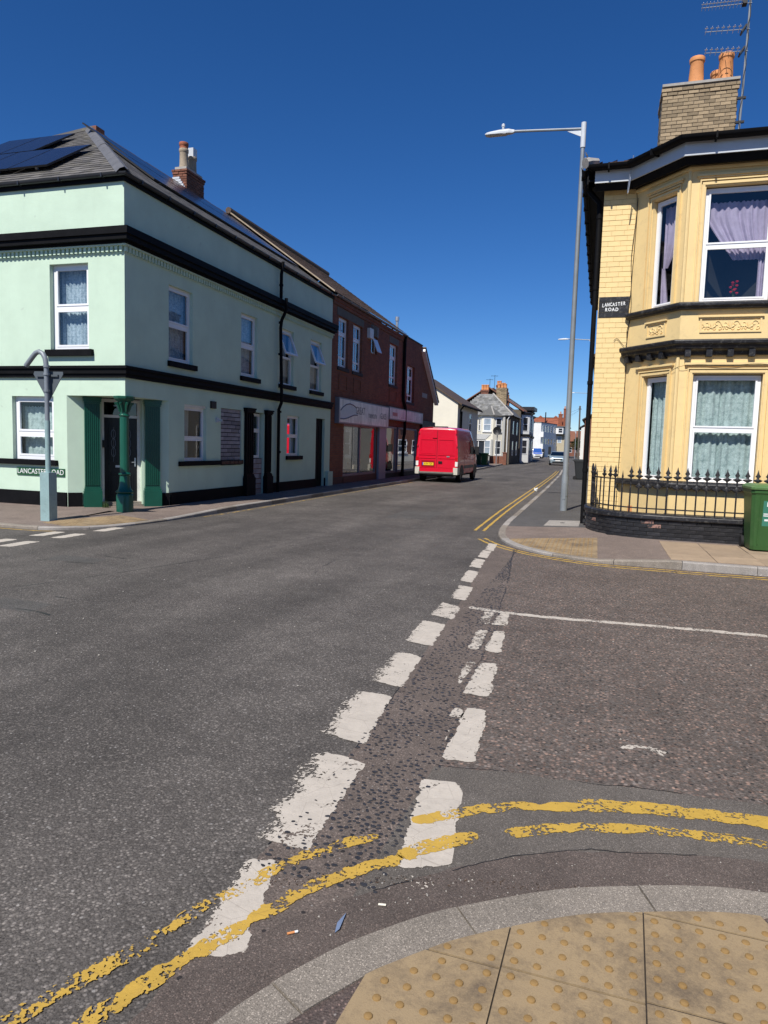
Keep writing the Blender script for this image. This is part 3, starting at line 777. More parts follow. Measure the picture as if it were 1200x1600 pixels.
# paved slabs by the bin and the small pale cover
def slab(par, poly, lift, mat, name, th=.03):
    mb = MB(); mb.prism(poly, [zr(*p) - th for p in poly], [zr(*p) + lift for p in poly]); return mb.build(name, mat, par, bevel=.004)
x = 1.05
while x < 4.6:
    wv = R.choice([.62, .88, .75]); y = 10.9
    for dep in (.62, .55, .9):
        off = R.uniform(-.03, .03)
        slab(rfoot, [(x + .005 - (y - 12) * .01, y + .005), (x + wv - .005 - (y - 12) * .01, y + .005), (x + wv - .005 - (y + dep - 12) * .01, min(y + dep, 13.15) - .005), (x + .005, min(y + dep, 13.15) - .005)], R.uniform(.004, .012), SLABM, 'paving_slab'); y += dep
    x += wv
slab(rfoot, [(-1.02, 14.55), (-.34, 14.65), (-.33, 15.75), (-.98, 15.6)], .008, CONCL, 'access_cover')
mb = MB()
for k in range(3): mb.box(-.72 + .03 * k, -.70 + .03 * k, 15.1, 15.18, zr(-.7, 15.1) + .009, zr(-.7, 15.1) + .014)
mb.build('cover_keyhole', DARKP, rfoot)

# left footway
lk = [(-40, 9.85), (-14, 9.88), (-10.2, 9.9), (-9.5, 9.88), (-9.05, 9.98), (-8.68, 10.35), (-8.38, 10.93), (-8.24, 11.9), (-8.18, 13.0), (-8.16, 14.5), (-8.18, 16.5), (-8.2, 19), (-8.22, 22), (-8.2, 26), (-8.22, 32), (-8.3, 45), (-8.8, 60), (-9.8, 88), (-11.2, 112), (-14.6, 135), (-20, 160)]
lkd = lk[:2] + [(p.x, p.y) for p in smooth_line(lk[2:15], 4)] + lk[15:]
lfoot = thing('left_footway', None, None); lfoot['kind'] = 'structure'
def lh(p):
    x, y = p[0], p[1]
    if x < -11: return .09
    if y < 10.3: return .045
    if y < 12.2: return .035
    if y < 14.5: return .035 + .065 * (y - 12.2) / 2.3
    return .10
iE = next(i for i, p in enumerate(lkd) if p[1] > 40 and p[0] > -9)
lnear = lkd[:iE + 1]; LS = arclen(lnear)
kerb_stones(lfoot, lnear[1:], lambda s: lh(along(lnear[1:], arclen(lnear[1:]), s)), .13, .92, [CONCL, CONC, CONCL], 0)
fo = offset_poly(lkd[iE:], .13); mb = MB(); fp = lkd[iE:]
for i in range(len(fp) - 1):
    a, b, c, d = fp[i], fp[i + 1], fo[i + 1], fo[i]
    mb.quad((*a, -.1), (*a, .1), (*b, .1), (*b, -.1)); mb.quad((*a, .1), (*d, .1), (*c, .1), (*b, .1))
mb.build('far_kerb', CONCL, lfoot)
lin = offset_poly(lkd, .128)
def lwall(p):
    x, y = p
    if x < -9.6 and y < 12: return (x, 12.4)
    if y < 10.2: return (-10.8, 12.42)
    if y < 11.5: return (-10.55, 12.9)
    if y < 12.6: return (-10.1, 13.3)
    if y < 13.6: return (-9.7, 13.8)
    if y < 45: return (-9.45, max(y, 14.1))
    return (x - 4.5 if y < 72 else x - 1.6, y)
rows = [(p, lwall(q), lh(q)) for p, q in zip(lin, lkd)]
LV, LF = [], []; mb = MB()
for (a, b, h), (a2, b2, h2) in zip(rows[:-1], rows[1:]):
    mb.quad((*a, h - .004), (*a2, h2 - .004), (*b2, .118), (*b, .118))
    i = len(LV); LV += [(*a, h - .004), (*a2, h2 - .004), (*b2, .118), (*b, .118)]; LF += [(i, i + 1, i + 2), (i, i + 2, i + 3)]
mb.build('footway_surface', PAVR, lfoot)
tree_l = BVHTree.FromPolygons([Vector(v) for v in LV], LF)
def zl(x, y):
    h = tree_l.ray_cast(Vector((x, y, 2)), Vector((0, 0, -1)))
    return h[0].z if h[0] else tree_l.find_nearest(Vector((x, y, .07)))[0].z
lc = [p for p in offset_poly(lkd, .125) if p[0] > -9.6 and p[1] < 13]
lclips = [(b, a) for a, b in zip(lc[:-1], lc[1:])]
for i in range(4):
    for j in range(4):
        tactile(lfoot, -9.42 + .42 * i, 10.12 + .42 * j, .42, lambda x, y: zl(x, y) + .007, lclips, nd=6, seg=5, pivot=(-8.6, 11), ang=-.25, dr=.015, dh=.003)
# step behind the column
mb = MB(); mb.prism([(-10.86, 12.42), (-9.4, 13.95), (-10.6, 15.1), (-12.0, 13.6)], -.1, .15); mb.build('doorway_floor', CONC, lfoot)

# ---- road markings (each a thin sheet of worn paint)
def marking(quad, z, mat, wear, name='dash_marking', par=None):
    """quad: two ends, near-left, far-left, far-right, near-right"""
    q = [Vector((*p, z)) for p in quad]
    wd = ((q[3] - q[0]).length + (q[2] - q[1]).length) / 2; ln = ((q[1] - q[0]).length + (q[2] - q[3]).length) / 2
    mb = MB(); n = 8; hw, hl = wd / 2, ln / 2
    for i in range(n):
        a, b = i / n, (i + 1) / n
        P = [q[0].lerp(q[1], a), q[3].lerp(q[2], a), q[3].lerp(q[2], b), q[0].lerp(q[1], b)]
        mb.quad(*P, uv=[(-hw, -hl + ln * a), (hw, -hl + ln * a), (hw, -hl + ln * b), (-hw, -hl + ln * b)], half=(hw, hl))
    o = mb.build(name, mat, par or road); o['wear'] = wear; return o
def line_marking(pts, wd, z, mat, wear, name, par=None):
    pts = dense(pts, 6); S = arclen(pts); L = offset_poly(pts, wd / 2); Q = offset_poly(pts, -wd / 2); tot = S[-1]; mb = MB()
    for i in range(len(pts) - 1):
        mb.quad((*Q[i], z), (*Q[i + 1], z), (*L[i + 1], z), (*L[i], z), uv=[(-wd / 2, S[i] - tot / 2), (-wd / 2, S[i + 1] - tot / 2), (wd / 2, S[i + 1] - tot / 2), (wd / 2, S[i] - tot / 2)], half=(wd / 2, tot / 2))
    o = mb.build(name, mat, par or road); o['wear'] = wear; return o
outer = [([(-1.20, 1.84), (-1.26, 2.40), (-1.12, 2.42), (-1.00, 1.90)], .28),
         ([(-1.33, 2.52), (-1.41, 3.42), (-1.07, 3.36), (-1.04, 2.52)], .36),
         ([(-1.46, 3.62), (-1.51, 4.37), (-1.22, 4.35), (-1.15, 3.56)], .2), ([(-1.49, 4.6), (-1.51, 5.32), (-1.25, 5.3), (-1.20, 4.5)], .25),
         ([(-1.51, 5.66), (-1.53, 6.4), (-1.28, 6.32), (-1.23, 5.56)], .3), ([(-1.51, 6.64), (-1.52, 7.25), (-1.28, 7.08), (-1.26, 6.52)], .4),
         ([(-1.50, 7.48), (-1.54, 8.25), (-1.34, 8.15), (-1.30, 7.4)], .34), ([(-1.58, 8.53), (-1.63, 9.33), (-1.45, 9.23), (-1.41, 8.42)], .3),
         ([(-1.66, 9.58), (-1.71, 10.36), (-1.53, 10.28), (-1.48, 9.52)], .3), ([(-1.69, 10.5), (-1.74, 11.27), (-1.57, 11.18), (-1.53, 10.42)], .25), ([(-1.72, 11.3), (-1.77, 12.15), (-1.60, 12.05), (-1.55, 11.2)], .25)]
for k, (q, wr) in enumerate(outer): o = marking(q, -.0075, WPAINT, wr + .12); o['worn_side'] = 1.0 if k in (1, 2, 3) else .3
inner = [([(-.68, 2.52), (-.76, 3.28), (-.55, 3.31), (-.47, 2.60)], .2), ([(-.72, 3.52), (-.735, 4.32), (-.58, 4.33), (-.535, 3.54)], .2), ([(-.755, 3.72), (-.765, 3.98), (-.745, 3.98), (-.735, 3.72)], .3), ([(-.80, 4.12), (-.80, 4.3), (-.72, 4.31), (-.72, 4.12)], .35),
         ([(-.81, 4.55), (-.80, 5.29), (-.66, 5.33), (-.60, 4.55)], .4), ([(-.885, 4.75), (-.905, 5.27), (-.825, 5.28), (-.83, 4.72)], .5),
         ([(-.83, 5.60), (-.84, 6.29), (-.73, 6.32), (-.67, 5.58)], .35), ([(-.96, 5.62), (-.985, 6.27), (-.87, 6.28), (-.86, 5.62)], .55),
         ([(-.89, 6.48), (-.88, 7.02), (-.775, 7.06), (-.74, 6.48)], .5), ([(-1.02, 6.48), (-1.03, 7.0), (-.92, 7.0), (-.91, 6.48)], .6)]
for q, wr in inner: marking(q, -.007, WPAINT, wr + .12, par=side)
marking([(-.70, 2.38), (-.70, 2.47), (-.52, 2.52), (-.50, 2.42)], -.0072, WPAINT, .85, par=side)
for y0 in [8.15 - 1.05 * k for k in range(0, 4)] + [9.2, 10.2]:
    marking([(-8.44, y0), (-8.46, y0 + .62), (-8.22, y0 + .66), (-8.20, y0 + .06)], -.0112, WPAINT, .3)
    marking([(-8.90, y0 + .05), (-8.92, y0 + .66), (-8.68, y0 + .7), (-8.66, y0 + .1)], -.0112, WPAINT, .3)
line_marking([(-1.22, 7.12), (-.76, 7.03), (-.14, 7.02), (.45, 7.07), (1.56, 7.1), (4, 7.12), (12, 7.1)], .115, -.0085, WPAINT, .56, 'centre_line', side)
yo = [(-1.62, 1.15), (-1.50, 1.47), (-1.43, 1.64), (-1.35, 1.80), (-1.27, 2.02), (-1.14, 2.30), (-1.0, 2.53), (-.79, 2.74)]
line_marking(yo, .075, -.0058, YPAINT, .80, 'yellow_line')
line_marking([(-.70, 2.86), (-.55, 3.0), (-.36, 3.13), (-.16, 3.21), (.12, 3.30), (.41, 3.36), (.69, 3.39), (.9, 3.4), (1.3, 3.41), (1.8, 3.42), (2.6, 3.42), (4, 3.42), (6, 3.42), (9, 3.42)], .088, -.0058, YPAINT, .58, 'yellow_line', side)
line_marking([(-.02, 3.325), (.2, 3.372), (.45, 3.408), (.8, 3.44), (1.5, 3.465), (2.5, 3.47), (4, 3.47)], .07, -.0064, YPAINT, .66, 'yellow_line', side)
line_marking([(-1.36, 1.2), (-1.30, 1.51), (-1.22, 1.73), (-1.15, 1.87)], .085, -.0058, YPAINT, .68, 'yellow_line')
line_marking([(-1.17, 1.83), (-1.12, 1.94), (-1.05, 2.09), (-.95, 2.28), (-.81, 2.46), (-.66, 2.60)], .080, -.0052, YPAINT, .60, 'yellow_line')
line_marking([(-.68, 2.59), (-.60, 2.70), (-.50, 2.79), (-.40, 2.85)], .10, -.0052, YPAINT, .55, 'yellow_line', side)
line_marking([(-.30, 2.92), (-.07, 3.05), (.12, 3.12), (.39, 3.18), (.65, 3.21), (.85, 3.22), (1.2, 3.24), (1.8, 3.25), (2.6, 3.26), (4, 3.26), (6, 3.26), (9, 3.26)], .085, -.0058, YPAINT, .68, 'yellow_line', side)
for dx in (0, .17):
    line_marking([(-2.14 - dx, 13.9), (-2.2 - dx, 15.7), (-2.3 - dx, 20), (-2.45 - dx, 30), (-2.68 - dx, 44), (-3.0 - dx, 56)], .07, -.0108, YPAINT, .18, 'yellow_line')
for d in (0, .16):
    line_marking([(-1.95 - d * .5, 12.8 - d), (-1.55 - d * .4, 12.0 - d), (-1.0, 11.30 - d), (-.3, 10.83 - d), (.3, 10.64 - d), (1.05, 10.60 - d), (1.9, 10.56 - d), (9, 10.5 - d)], .06, -.0092, YPAINT, .38, 'yellow_line', side)
line_marking([(-8.05, 13.2), (-8.0, 15), (-8.02, 19), (-8.04, 26), (-8.05, 31)], .07, -.0108, YPAINT, .75, 'yellow_line')
line_marking([(-13, 9.75), (-10, 9.77), (-9.3, 9.78), (-8.9, 9.9)], .06, -.0108, YPAINT, .35, 'yellow_line')
# chalky scuff on the side road
line_marking([(.20, 4.03), (.28, 4.08), (.38, 4.07), (.44, 4.02)], .06, -.0092, WPAINT, .74, 'paint_scuff', side)
# old repair patches and tar joints in the main road
def patch(poly, mat, z=-.0112, name='repair_patch'): sheet(name, [poly], z, mat, road)
patch([(-7.0, 7.55), (-6.3, 7.6), (-6.25, 7.9), (-7.05, 7.95)], ASPHC); patch([(-5.6, 5.25), (-5.0, 5.2), (-5.05, 5.55), (-5.7, 5.6)], ASPHC); patch([(-4.6, 15.2), (-3.6, 15.4), (-3.7, 17.4), (-4.7, 17.2)], ASPHC)
def crack(pts, wd, name='tar_joint', z=-.0110):
    pts = dense(pts, 24); pts = [(p[0] + .02 * mnoise.noise(Vector((p[0] * 6, p[1] * 6, 1))), p[1] + .02 * mnoise.noise(Vector((p[0] * 6, p[1] * 6, 7))) + .008 * mnoise.noise(Vector((p[0] * 31, p[1] * 31, 7)))) for p in pts]
    ww = [wd * (.35 + .9 * abs(mnoise.noise(Vector((p[0] * 3, p[1] * 3, 4))))) for p in pts]
    mb = MB()
    for i in range(len(pts) - 1):
        a, b = Vector(pts[i]), Vector(pts[i + 1]); t = (b - a).normalized(); n = Vector((-t.y, t.x))
        if mnoise.noise(Vector((a.x * 2.3, a.y * 2.3, 11))) < -.08: continue
        mb.quad((*(a - n * ww[i]), z), (*(b - n * ww[i + 1]), z), (*(b + n * ww[i + 1]), z), (*(a + n * ww[i]), z))
    mb.build(name, TARM, road)
TARM = paint("tar", (.022, .021, .021), .55, .3, 10, .3, 60)
crack([(-6.9, 4.6), (-6.0, 6.0), (-5.3, 8.0), (-4.9, 9.6), (-4.8, 11.5)], .012)
crack([(-7.05, 7.5), (-6.6, 7.52), (-6.2, 7.58)], .02); crack([(-6.1, 8.06), (-6.5, 8.12)], .02)
crack([(-5.5, 5.2), (-5.1, 5.28), (-4.7, 5.18)], .02); crack([(-5.55, 5.85), (-5.1, 5.82)], .02)
crack([(-.8, 4.9), (-.83, 6.6), (-.92, 7.4), (-1.0, 8.6), (-1.15, 10)], .005, z=-.0080)
crack([(-.72, 2.36), (-.48, 2.58), (-.13, 2.83), (.25, 2.97), (.75, 3.07), (1.6, 3.12), (2.6, 3.15)], .006, z=-.0078)
crack([(-.72, 3.46), (-.41, 3.50), (-.03, 3.53), (.27, 3.56), (.84, 3.60), (1.6, 3.66)], .005, z=-.0084)
crack([(-1.22, 2.5), (-1.19, 3.5), (-1.21, 4.2), (-1.24, 4.85), (-1.27, 5.6), (-1.29, 6.4), (-1.34, 7.3), (-1.40, 8.2)], .006, z=-.0086)
crack([(-3.4, 8.2), (-3.5, 9.2), (-3.2, 10.1)], .01)
crack([(-7.6, 29.5), (-6.6, 30.5), (-5.6, 33), (-5.2, 38)], .03)

# ------------------------------------------------------------------ green corner house
gh = thing('corner_house', 'pale mint green rendered corner house with black bands and columned corner doorway', 'house', (-9.4, 12.42, 0))
FL = Fac((-9.4, 0, 0), (0, 1, 0))          # long side, u = y
FF = Fac((0, 12.42, 0), (1, 0, 0))         # short side, u = x
YE = 23.95; XW = -18.6; ZT = 6.80
upw = [(13.95, 14.92, 3.38, 5.06), (17.28, 18.22, 3.38, 5.06), (19.66, 20.68, 3.38, 5.06), (22.02, 23.0, 3.38, 5.06)]
gw = [(14.58, 15.55, 1.11, 2.45), (16.25, 17.36, .98, 2.46), (17.93, 18.70, .12, 2.45), (20.28, 21.22, 1.2, 2.46), (22.62, 23.42, .1, 2.48)]
mb = MB()
FL.wall(mb, 12.42, YE, 2.482, ZT, upw, .16)
FL.wall(mb, 13.95, YE, 0, 2.482, [(a, b, c, min(d, 2.48)) for a, b, c, d in gw], .16)
fu = [(-11.25, -10.28, 3.42, 5.19), (-14.3, -13.3, 3.42, 5.19)]
fg = [(-12.30, -11.2, 1.10, 2.46), (-15.3, -14.2, 1.10, 2.46)]
FF.wall(mb, XW, -9.4, 2.482, ZT, fu, .16)
FF.wall(mb, XW, -10.86, 0, 2.482, fg, .16)
FB = Fac((XW, 0, 0), (0, -1, 0)); FB.wall(mb, -YE, -12.42, 0, ZT)
FN = Fac((0, YE, 0), (-1, 0, 0)); FN.wall(mb, 9.4, -XW, 0, ZT)
# splayed corner: soffit and the wall behind the pilasters
FC = Fac((-10.86, 12.42, 0), (1.46, 1.53, 0)); CL = 2.115
mb.quad((-10.86, 12.42, 2.482), (-9.4, 12.42, 2.482), (-9.4, 13.95, 2.482), (-9.4, 13.95, 2.482))
mb.prism([(-10.86, 12.43), (-9.41, 12.43), (-9.41, 13.95)], 2.4825, 2.52)
FC.wall(mb, 0, .695, 0, 2.482); FC.wall(mb, 1.53, CL, 0, 2.482)
FC.box(mb, .655, .695, 0, 2.48, -.30, -.001); FC.box(mb, 1.53, 1.57, 0, 2.48, -.30, -.001)
mb.build('rendered_wall', MINT, gh)
mb = MB()
for F_, a_, b_, h_ in ((FL, 14.0, 17.44, .40), (FL, 19.10, 22.60, .40), (FL, 23.43, 23.5, .40), (FF, XW, -10.875, .42), (FC, .0, .285, .42), (FC, 1.945, CL + .02, .40)):
    mb = MB(); F_.box(mb, a_, b_, -.05, h_, -.01, .035); mb.build('black_plinth', BLACKP, gh, bevel=.008)
# string course, cornice, dentils
def band(pr, name, mat, bev=.012):
    mb = MB()
    for z0, z1, d in pr:
        FL.box(mb, 12.42, YE + .0, z0, z1, -.01, d); FF.box(mb, XW, -9.4 + d, z0, z1, -.01, d)
    return mb.build(name, mat, gh, bevel=bev)
band([(2.855, 2.93, .05), (2.93, 3.035, .085), (3.035, 3.09, .12)], 'string_course', BLACKP)
band([(5.505, 5.56, .11), (5.56, 5.66, .205), (5.66, 5.80, .245)], 'cornice', BLACKP)
band([(5.47, 5.504, .09), (5.335, 5.36, .012)], 'dentil_bed', MINT, .004)
mb = MB(); y = 12.40
while y < YE - .1: FL.box(mb, y, y + .058, 5.362, 5.47, 0, .06); y += .108
x = -9.42
while x > XW: FF.box(mb, x - .058, x, 5.362, 5.47, 0, .06); x -= .108
o = mb.build('dentil_course', MINT, gh); o['kind'] = 'stuff'
# eaves: fascia, gutter with brackets
mb = MB(); FL.box(mb, 12.42, YE, 6.735, 6.86, -.01, .05); FF.box(mb, XW, -9.35, 6.735, 6.86, -.01, .05); mb.build('fascia_board', BLACKP, gh)
def gutter(par, pts, r=.065, name='gutter', mat=None, n=8):
    """half-round gutter swept along a polyline"""
    P = [Vector(p) for p in pts]; mb = MB(); rings = []
    for i, p in enumerate(P):
        a = (P[i] - P[i - 1]).normalized() if i else (P[1] - P[0]).normalized(); b = (P[i + 1] - P[i]).normalized() if i < len(P) - 1 else a
        t = (a + b).normalized(); s = t.cross(Vector((0, 0, 1))).normalized() / max(.4, t.dot(a))
        prof = [(-math.cos(PI * k / n), -math.sin(PI * k / n)) for k in range(n + 1)]
        rings.append([p + s * r * x + Vector((0, 0, r * z)) for x, z in prof] + [p + s * r * .82 * x + Vector((0, 0, r * .8 * z + .001)) for x, z in prof[::-1]])
    mb.rings(rings)
    L = sum((P[i + 1] - P[i]).length for i in range(len(P) - 1))
    for i in range(len(P) - 1):
        d = P[i + 1] - P[i]; k = max(1, int(d.length / .95)); t = d.normalized(); s = t.cross(Vector((0, 0, 1)))
        for q in range(k):
            c = P[i] + d * ((q + .5) / k)
            mb.obox(c - s * (r + .008) - t * .015 - Vector((0, 0, r + .01)), s * (2 * r + .016), t * .03, Vector((0, 0, r + .02)))
    return mb.build(name, mat or BLACKP, par, smooth=True)
GUTM = paint('dark_grey_gutter', (.03, .032, .038), .3, .2, 3, .05)
gutter(gh, [(XW, 12.33, 6.865), (-9.31, 12.33, 6.865), (-9.31, YE, 6.865)], .06, mat=GUTM)
# hipped slate roof
EV = 6.885; RI = 4.40; ZR = 9.93; sl_ = math.hypot(RI, ZR - EV); vdir = lambda ax: Vector((-RI * (ax == 0), RI * (ax == 1), ZR - EV))
XR = -13.72; YA = 16.74
roofm = MB(); e = .012
roofm.quad((-18.3, 12.33, EV - e), (-9.32, 12.33, EV - e), (XR, YA, ZR - e)); roofm.quad((-9.32, 12.33, EV - e), (-9.32, YE, EV - e), (XR, YE, ZR - e), (XR, YA, ZR - e))
roofm.quad((-18.3, YE, EV - e), (-18.3, 12.33, EV - e), (XR, YA, ZR - e), (XR, YE, ZR - e)); roofm.quad((-9.32, YE - .1, EV - e), (-18.3, YE - .1, EV - e), (XR, YE - .1, ZR - e))
roof = roofm.build('roof', LEAD, gh)
nv = int(sl_ / .19)
a, t1 = slates((-18.3, 12.33, EV), (1, 0, 0), vdir(1), 36, nv, .255, .19, lambda v: (v / sl_ * 4.58, 8.98 - v / sl_ * 4.40)); 
b, t2 = slates((-9.32, 12.33, EV), (0, 1, 0), vdir(0), 47, nv, .255, .19, lambda v: (v / sl_ * 4.41, YE - 12.33), t=.0035)
for mm, tt in ((a, t1), (b, t2)):
    o = mm.build('slates', SLATE, roof); o['kind'] = 'stuff'; set_tone(o, tt)
# lead and tile hips, ridge tiles
def hip(p0, p1, name, mat, wd=.20, n=9, lift=.035):
    p0, p1 = Vector(p0), Vector(p1)
    me = None
    for k in range(n):
        q0, q1 = p0.lerp(p1, k / n), p0.lerp(p1, (k + 1.04) / n); mb = MB()
        t = (q1 - q0).normalized(); s = t.cross(Vector((0, 0, 1))).normalized()
        dz = R.uniform(-.006, .006)
        prof = [(-wd, -.10), (-wd * .55, -.01), (0, lift), (wd * .55, -.01), (wd, -.10)]
        mb.rings([[q + s * x + Vector((0, 0, z + dz + .03)) for x, z in prof] for q in (q0, q1)], cap=False, closed=False)
        mb.build(name, mat, roof)
hip((-9.33, 12.34, EV + .02), (XR, YA, ZR + .02), 'hip_tile', LEAD, .16, 10); hip((-18.28, 12.34, EV + .02), (XR, YA, ZR + .02), 'hip_tile', SLATE, .16, 8)
hip((XR, YA, ZR), (XR, YE, ZR), 'ridge_tile', TILE, .15, 12)
# chimney on the ridge: brick by brick
def brick_chimney(par, x0, x1, y0, y1, z0, z1, mat, oversail=True, course=.078, bl=.235, faces=('S', 'W', 'E'), name='chimney', core=None):
    mb = MB(); g = .014; mb.box(x0 + g, x1 - g, y0 + g, y1 - g, z0 - 1.2, z1 - .02); ch = mb.build(name, core or MORT, par)
    bm_ = boxmesh('brick', bl - .011, .06, course - .011, mat, .004); k = 0; z = z0
    tot = 0
    while z + course <= z1 + .001:
        ov = (.035 if z > z1 - 2.2 * course else .018 if z > z1 - 3.2 * course else 0) if oversail else 0
        off = (bl / 2 if k % 2 else 0)
        for f in faces:
            a, b = {'S': (x0, x1), 'N': (x0, x1), 'W': (y0, y1), 'E': (y0, y1)}[f]; a -= ov; b += ov
            u = a - off
            while u < b - .01:
                ua, ub = max(u, a), min(u + bl, b); u += bl
                if ub - ua < .03: continue
                sx = (ub - ua - .011) / (bl - .011); c = (ua + ub) / 2; dd = R.uniform(-.005, .005)
                loc, rot = {'S': ((c, y0 - ov + .03 + dd, z + course / 2), 0), 'N': ((c, y1 + ov - .03 + dd, z + course / 2), PI), 'W': ((x0 - ov + .03 + dd, c, z + course / 2), -PI / 2), 'E': ((x1 + ov - .03 + dd, c, z + course / 2), PI / 2)}[f]
                inst(bm_, 'brick', ch, loc, rot, (sx, 1, 1)); tot += 1
        z += course; k += 1
    return ch
def pot(par, c, r, h, mat, taper=.85, name='chimney_pot'):
    mb = MB(); mb.lathe(c, [(r, -.05), (r * 1.02, .05), (r * .97, .08), (r * taper, h - .13), (r * taper * 1.02, h - .12), (r * 1.14 * taper, h - .1), (r * 1.17 * taper, h - .02), (r * 1.08 * taper, h), (r * .8 * taper, h), (r * .75 * taper, h - .25)], 16)
    return mb.build(name, mat, par, smooth=True)
ch = brick_chimney(gh, -13.89, -13.38, 20.85, 21.92, 9.3, 10.42, paint('sooty_brown_brick', (.19, .075, .045), .85, .3, 8, .4, 50, dirt=(.04, .03, .025), dirt_amt=.7, rnd=.3))
mb = MB(); mb.box(-13.85, -13.42, 20.9, 21.87, 10.41, 10.49); mb.build('flaunching', CEMENT, ch, bevel=.03)
pot(ch, (-13.63, 21.08, 10.48), .15, .62, TERRAG, .9); pot(ch, (-13.63, 21.08, 11.06), .14, .24, BRICKR, .95, 'pot_cap'); pot(ch, (-13.63, 21.58, 10.48), .15, .55, TERRAG, .9)
mb = MB(); mb.box(-13.76, -13.52, 21.46, 21.70, 10.98, 11.30); mb.build('metal_cowl', GALVL, ch, bevel=.01)
for k in range(5): mb = MB(); mb.box(-13.90 + .02, -13.62 + .05 * k, 20.80, 20.845, 9.78 - .075 * k + .3, 9.84 - .075 * k + .3); mb.build('white_flashing', GALVL, ch)
mb = MB(); mb.box(-14.1, -13.8, 17.05, 17.5, 9.7, 10.06); mb.box(-14.06, -13.84, 17.1, 17.45, 10.05, 10.2); mb.build('chimney_stub', bpy.data.materials['sooty_brown_brick'], gh, bevel=.01)
# solar panels on both slopes
def panels(O, U, V, cells, w, h, lift=.14):
    O, U, V = Vector(O), Vector(U).normalized(), Vector(V).normalized(); N = U.cross(V)
    for u, v in cells:
        p = O + U * u + V * v + N * lift
        mb = MB(); mb.obox(p - N * .04, U * (w - .02), V * (h - .02), N * .038); f = mb.build('solar_panel', DARKP, gh)
        g = MB(); q = p + N * .001 + U * .012 + V * .012; a, b = w - .044, h - .044
        g.quad(q, q + U * a, q + U * a + V * b, q + V * b, uv=[(0, 0), (a, 0), (a, b), (0, b)]); g.build('panel_glass', PVPANEL, f)
        mb = MB()
        for k in (.5,): mb.obox(p + U * (w * k) + V * .2 - N * lift, U * .05, V * .05, N * (lift - .04))
        mb.build('panel_bracket', ALU, f)
panels((-11.60, 12.33, EV), (1, 0, 0), vdir(1), [(-1.05 * (k + 1), .66) for k in range(4)] , 1.05, 1.72)
panels((-13.30, 12.33, EV), (1, 0, 0), vdir(1), [(-1.05 * (k + 1), 2.42) for k in range(2)], 1.05, 1.72)
panels((-9.32, 12.33, EV), (0, 1, 0), vdir(0), [(3.6 + 1.05 * k, 3.2) for k in range(7)], 1.05, 1.72, .075)
panels((-9.32, 12.33, EV), (0, 1, 0), vdir(0), [(2.6 + 1.05 * k, 1.42) for k in range(8)], 1.05, 1.72, .075)
# windows of the long side
def sill(F, par, u0, u1, z0, z1, d=.07, mat=BLACKP, name='window_sill'):
    mb = MB(); F.box(mb, u0, u1, z0, z1, -.12, d); return mb.build(name, mat, par, bevel=.012)
for k, (a, b, c, d) in enumerate(upw):
    window(FL, gh, a, b, c, d, .085, .5, True, LACE if k < 2 else NETG, fw=.065, open_top=(k >= 2), folds=9)
    sill(FL, gh, a - .05, b + .12, c - .12, c)
window(FL, gh, 14.58, 15.55, 1.11, 2.40, .085, .42, True, NETG, cspan=(14.75, 15.1), folds=4)
mb = MB(); drape(FL, mb, 14.72, 15.28, 1.72, 2.36, -.34, .02, 5); mb.build('pale_curtain', CREAMC, gh, smooth=True)
mb = MB(); FL.box(mb, 14.58, 15.55, 2.40, 2.455, -.15, -.02); mb.build('window_head', WHITEW, gh)
sill(FL, gh, 14.33, 16.20, 1.0, 1.11)
window(FL, gh, 17.95, 18.66, 1.15, 2.42, .13, .62, True, NETG)
window(FL, gh, 20.28, 21.22, 1.2, 2.46, .06, .5, True, NETG, glass=GLASSR, tilt=.09, folds=6, cd=.12)
sill(FL, gh, 20.2, 21.4, 1.08, 1.2)
# blocked window of grey bricks, brick infill below the narrow window
def infill(F, par, u0, u1, z0, z1, bl, course, d, mat, core):
    mb = MB(); F.box(mb, u0, u1, z0, z1, d - .12, d - .012); mb.build('mortar_backing', core, par)
    me = boxmesh('brick', bl - .018, .05, course - .018, mat, .004); z = z0; k = 0
    ang = math.atan2(F.U.y, F.U.x)
    while z + course <= z1 + .01:
        u = u0 - (bl / 2 if k % 2 else 0)
        while u < u1 - .01:
            a, b = max(u, u0), min(u + bl, u1); u += bl
            if b - a < .03: continue
            inst(me, 'brick', par, F.P((a + b) / 2, z + course / 2, d - .025 + R.uniform(-.004, .004)), ang, ((b - a - .012) / (bl - .012), 1, 1))
        z += course; k += 1
infill(FL, gh, 16.25, 17.36, 1.11, 2.455, .40, .104, -.03, BRICKB, MORTD)
infill(FL, gh, 16.22, 17.40, 1.0, 1.11, .22, .105, .05, paint("red_black_sill_brick", (.05, .014, .012), .5, .4, 6, .3, dirt=(.12, .10, .08), dirt_amt=.3), MORTD)
infill(FL, gh, 17.95, 18.68, .12, 1.14, .37, .145, -.05, BRICKB, BRICKD)
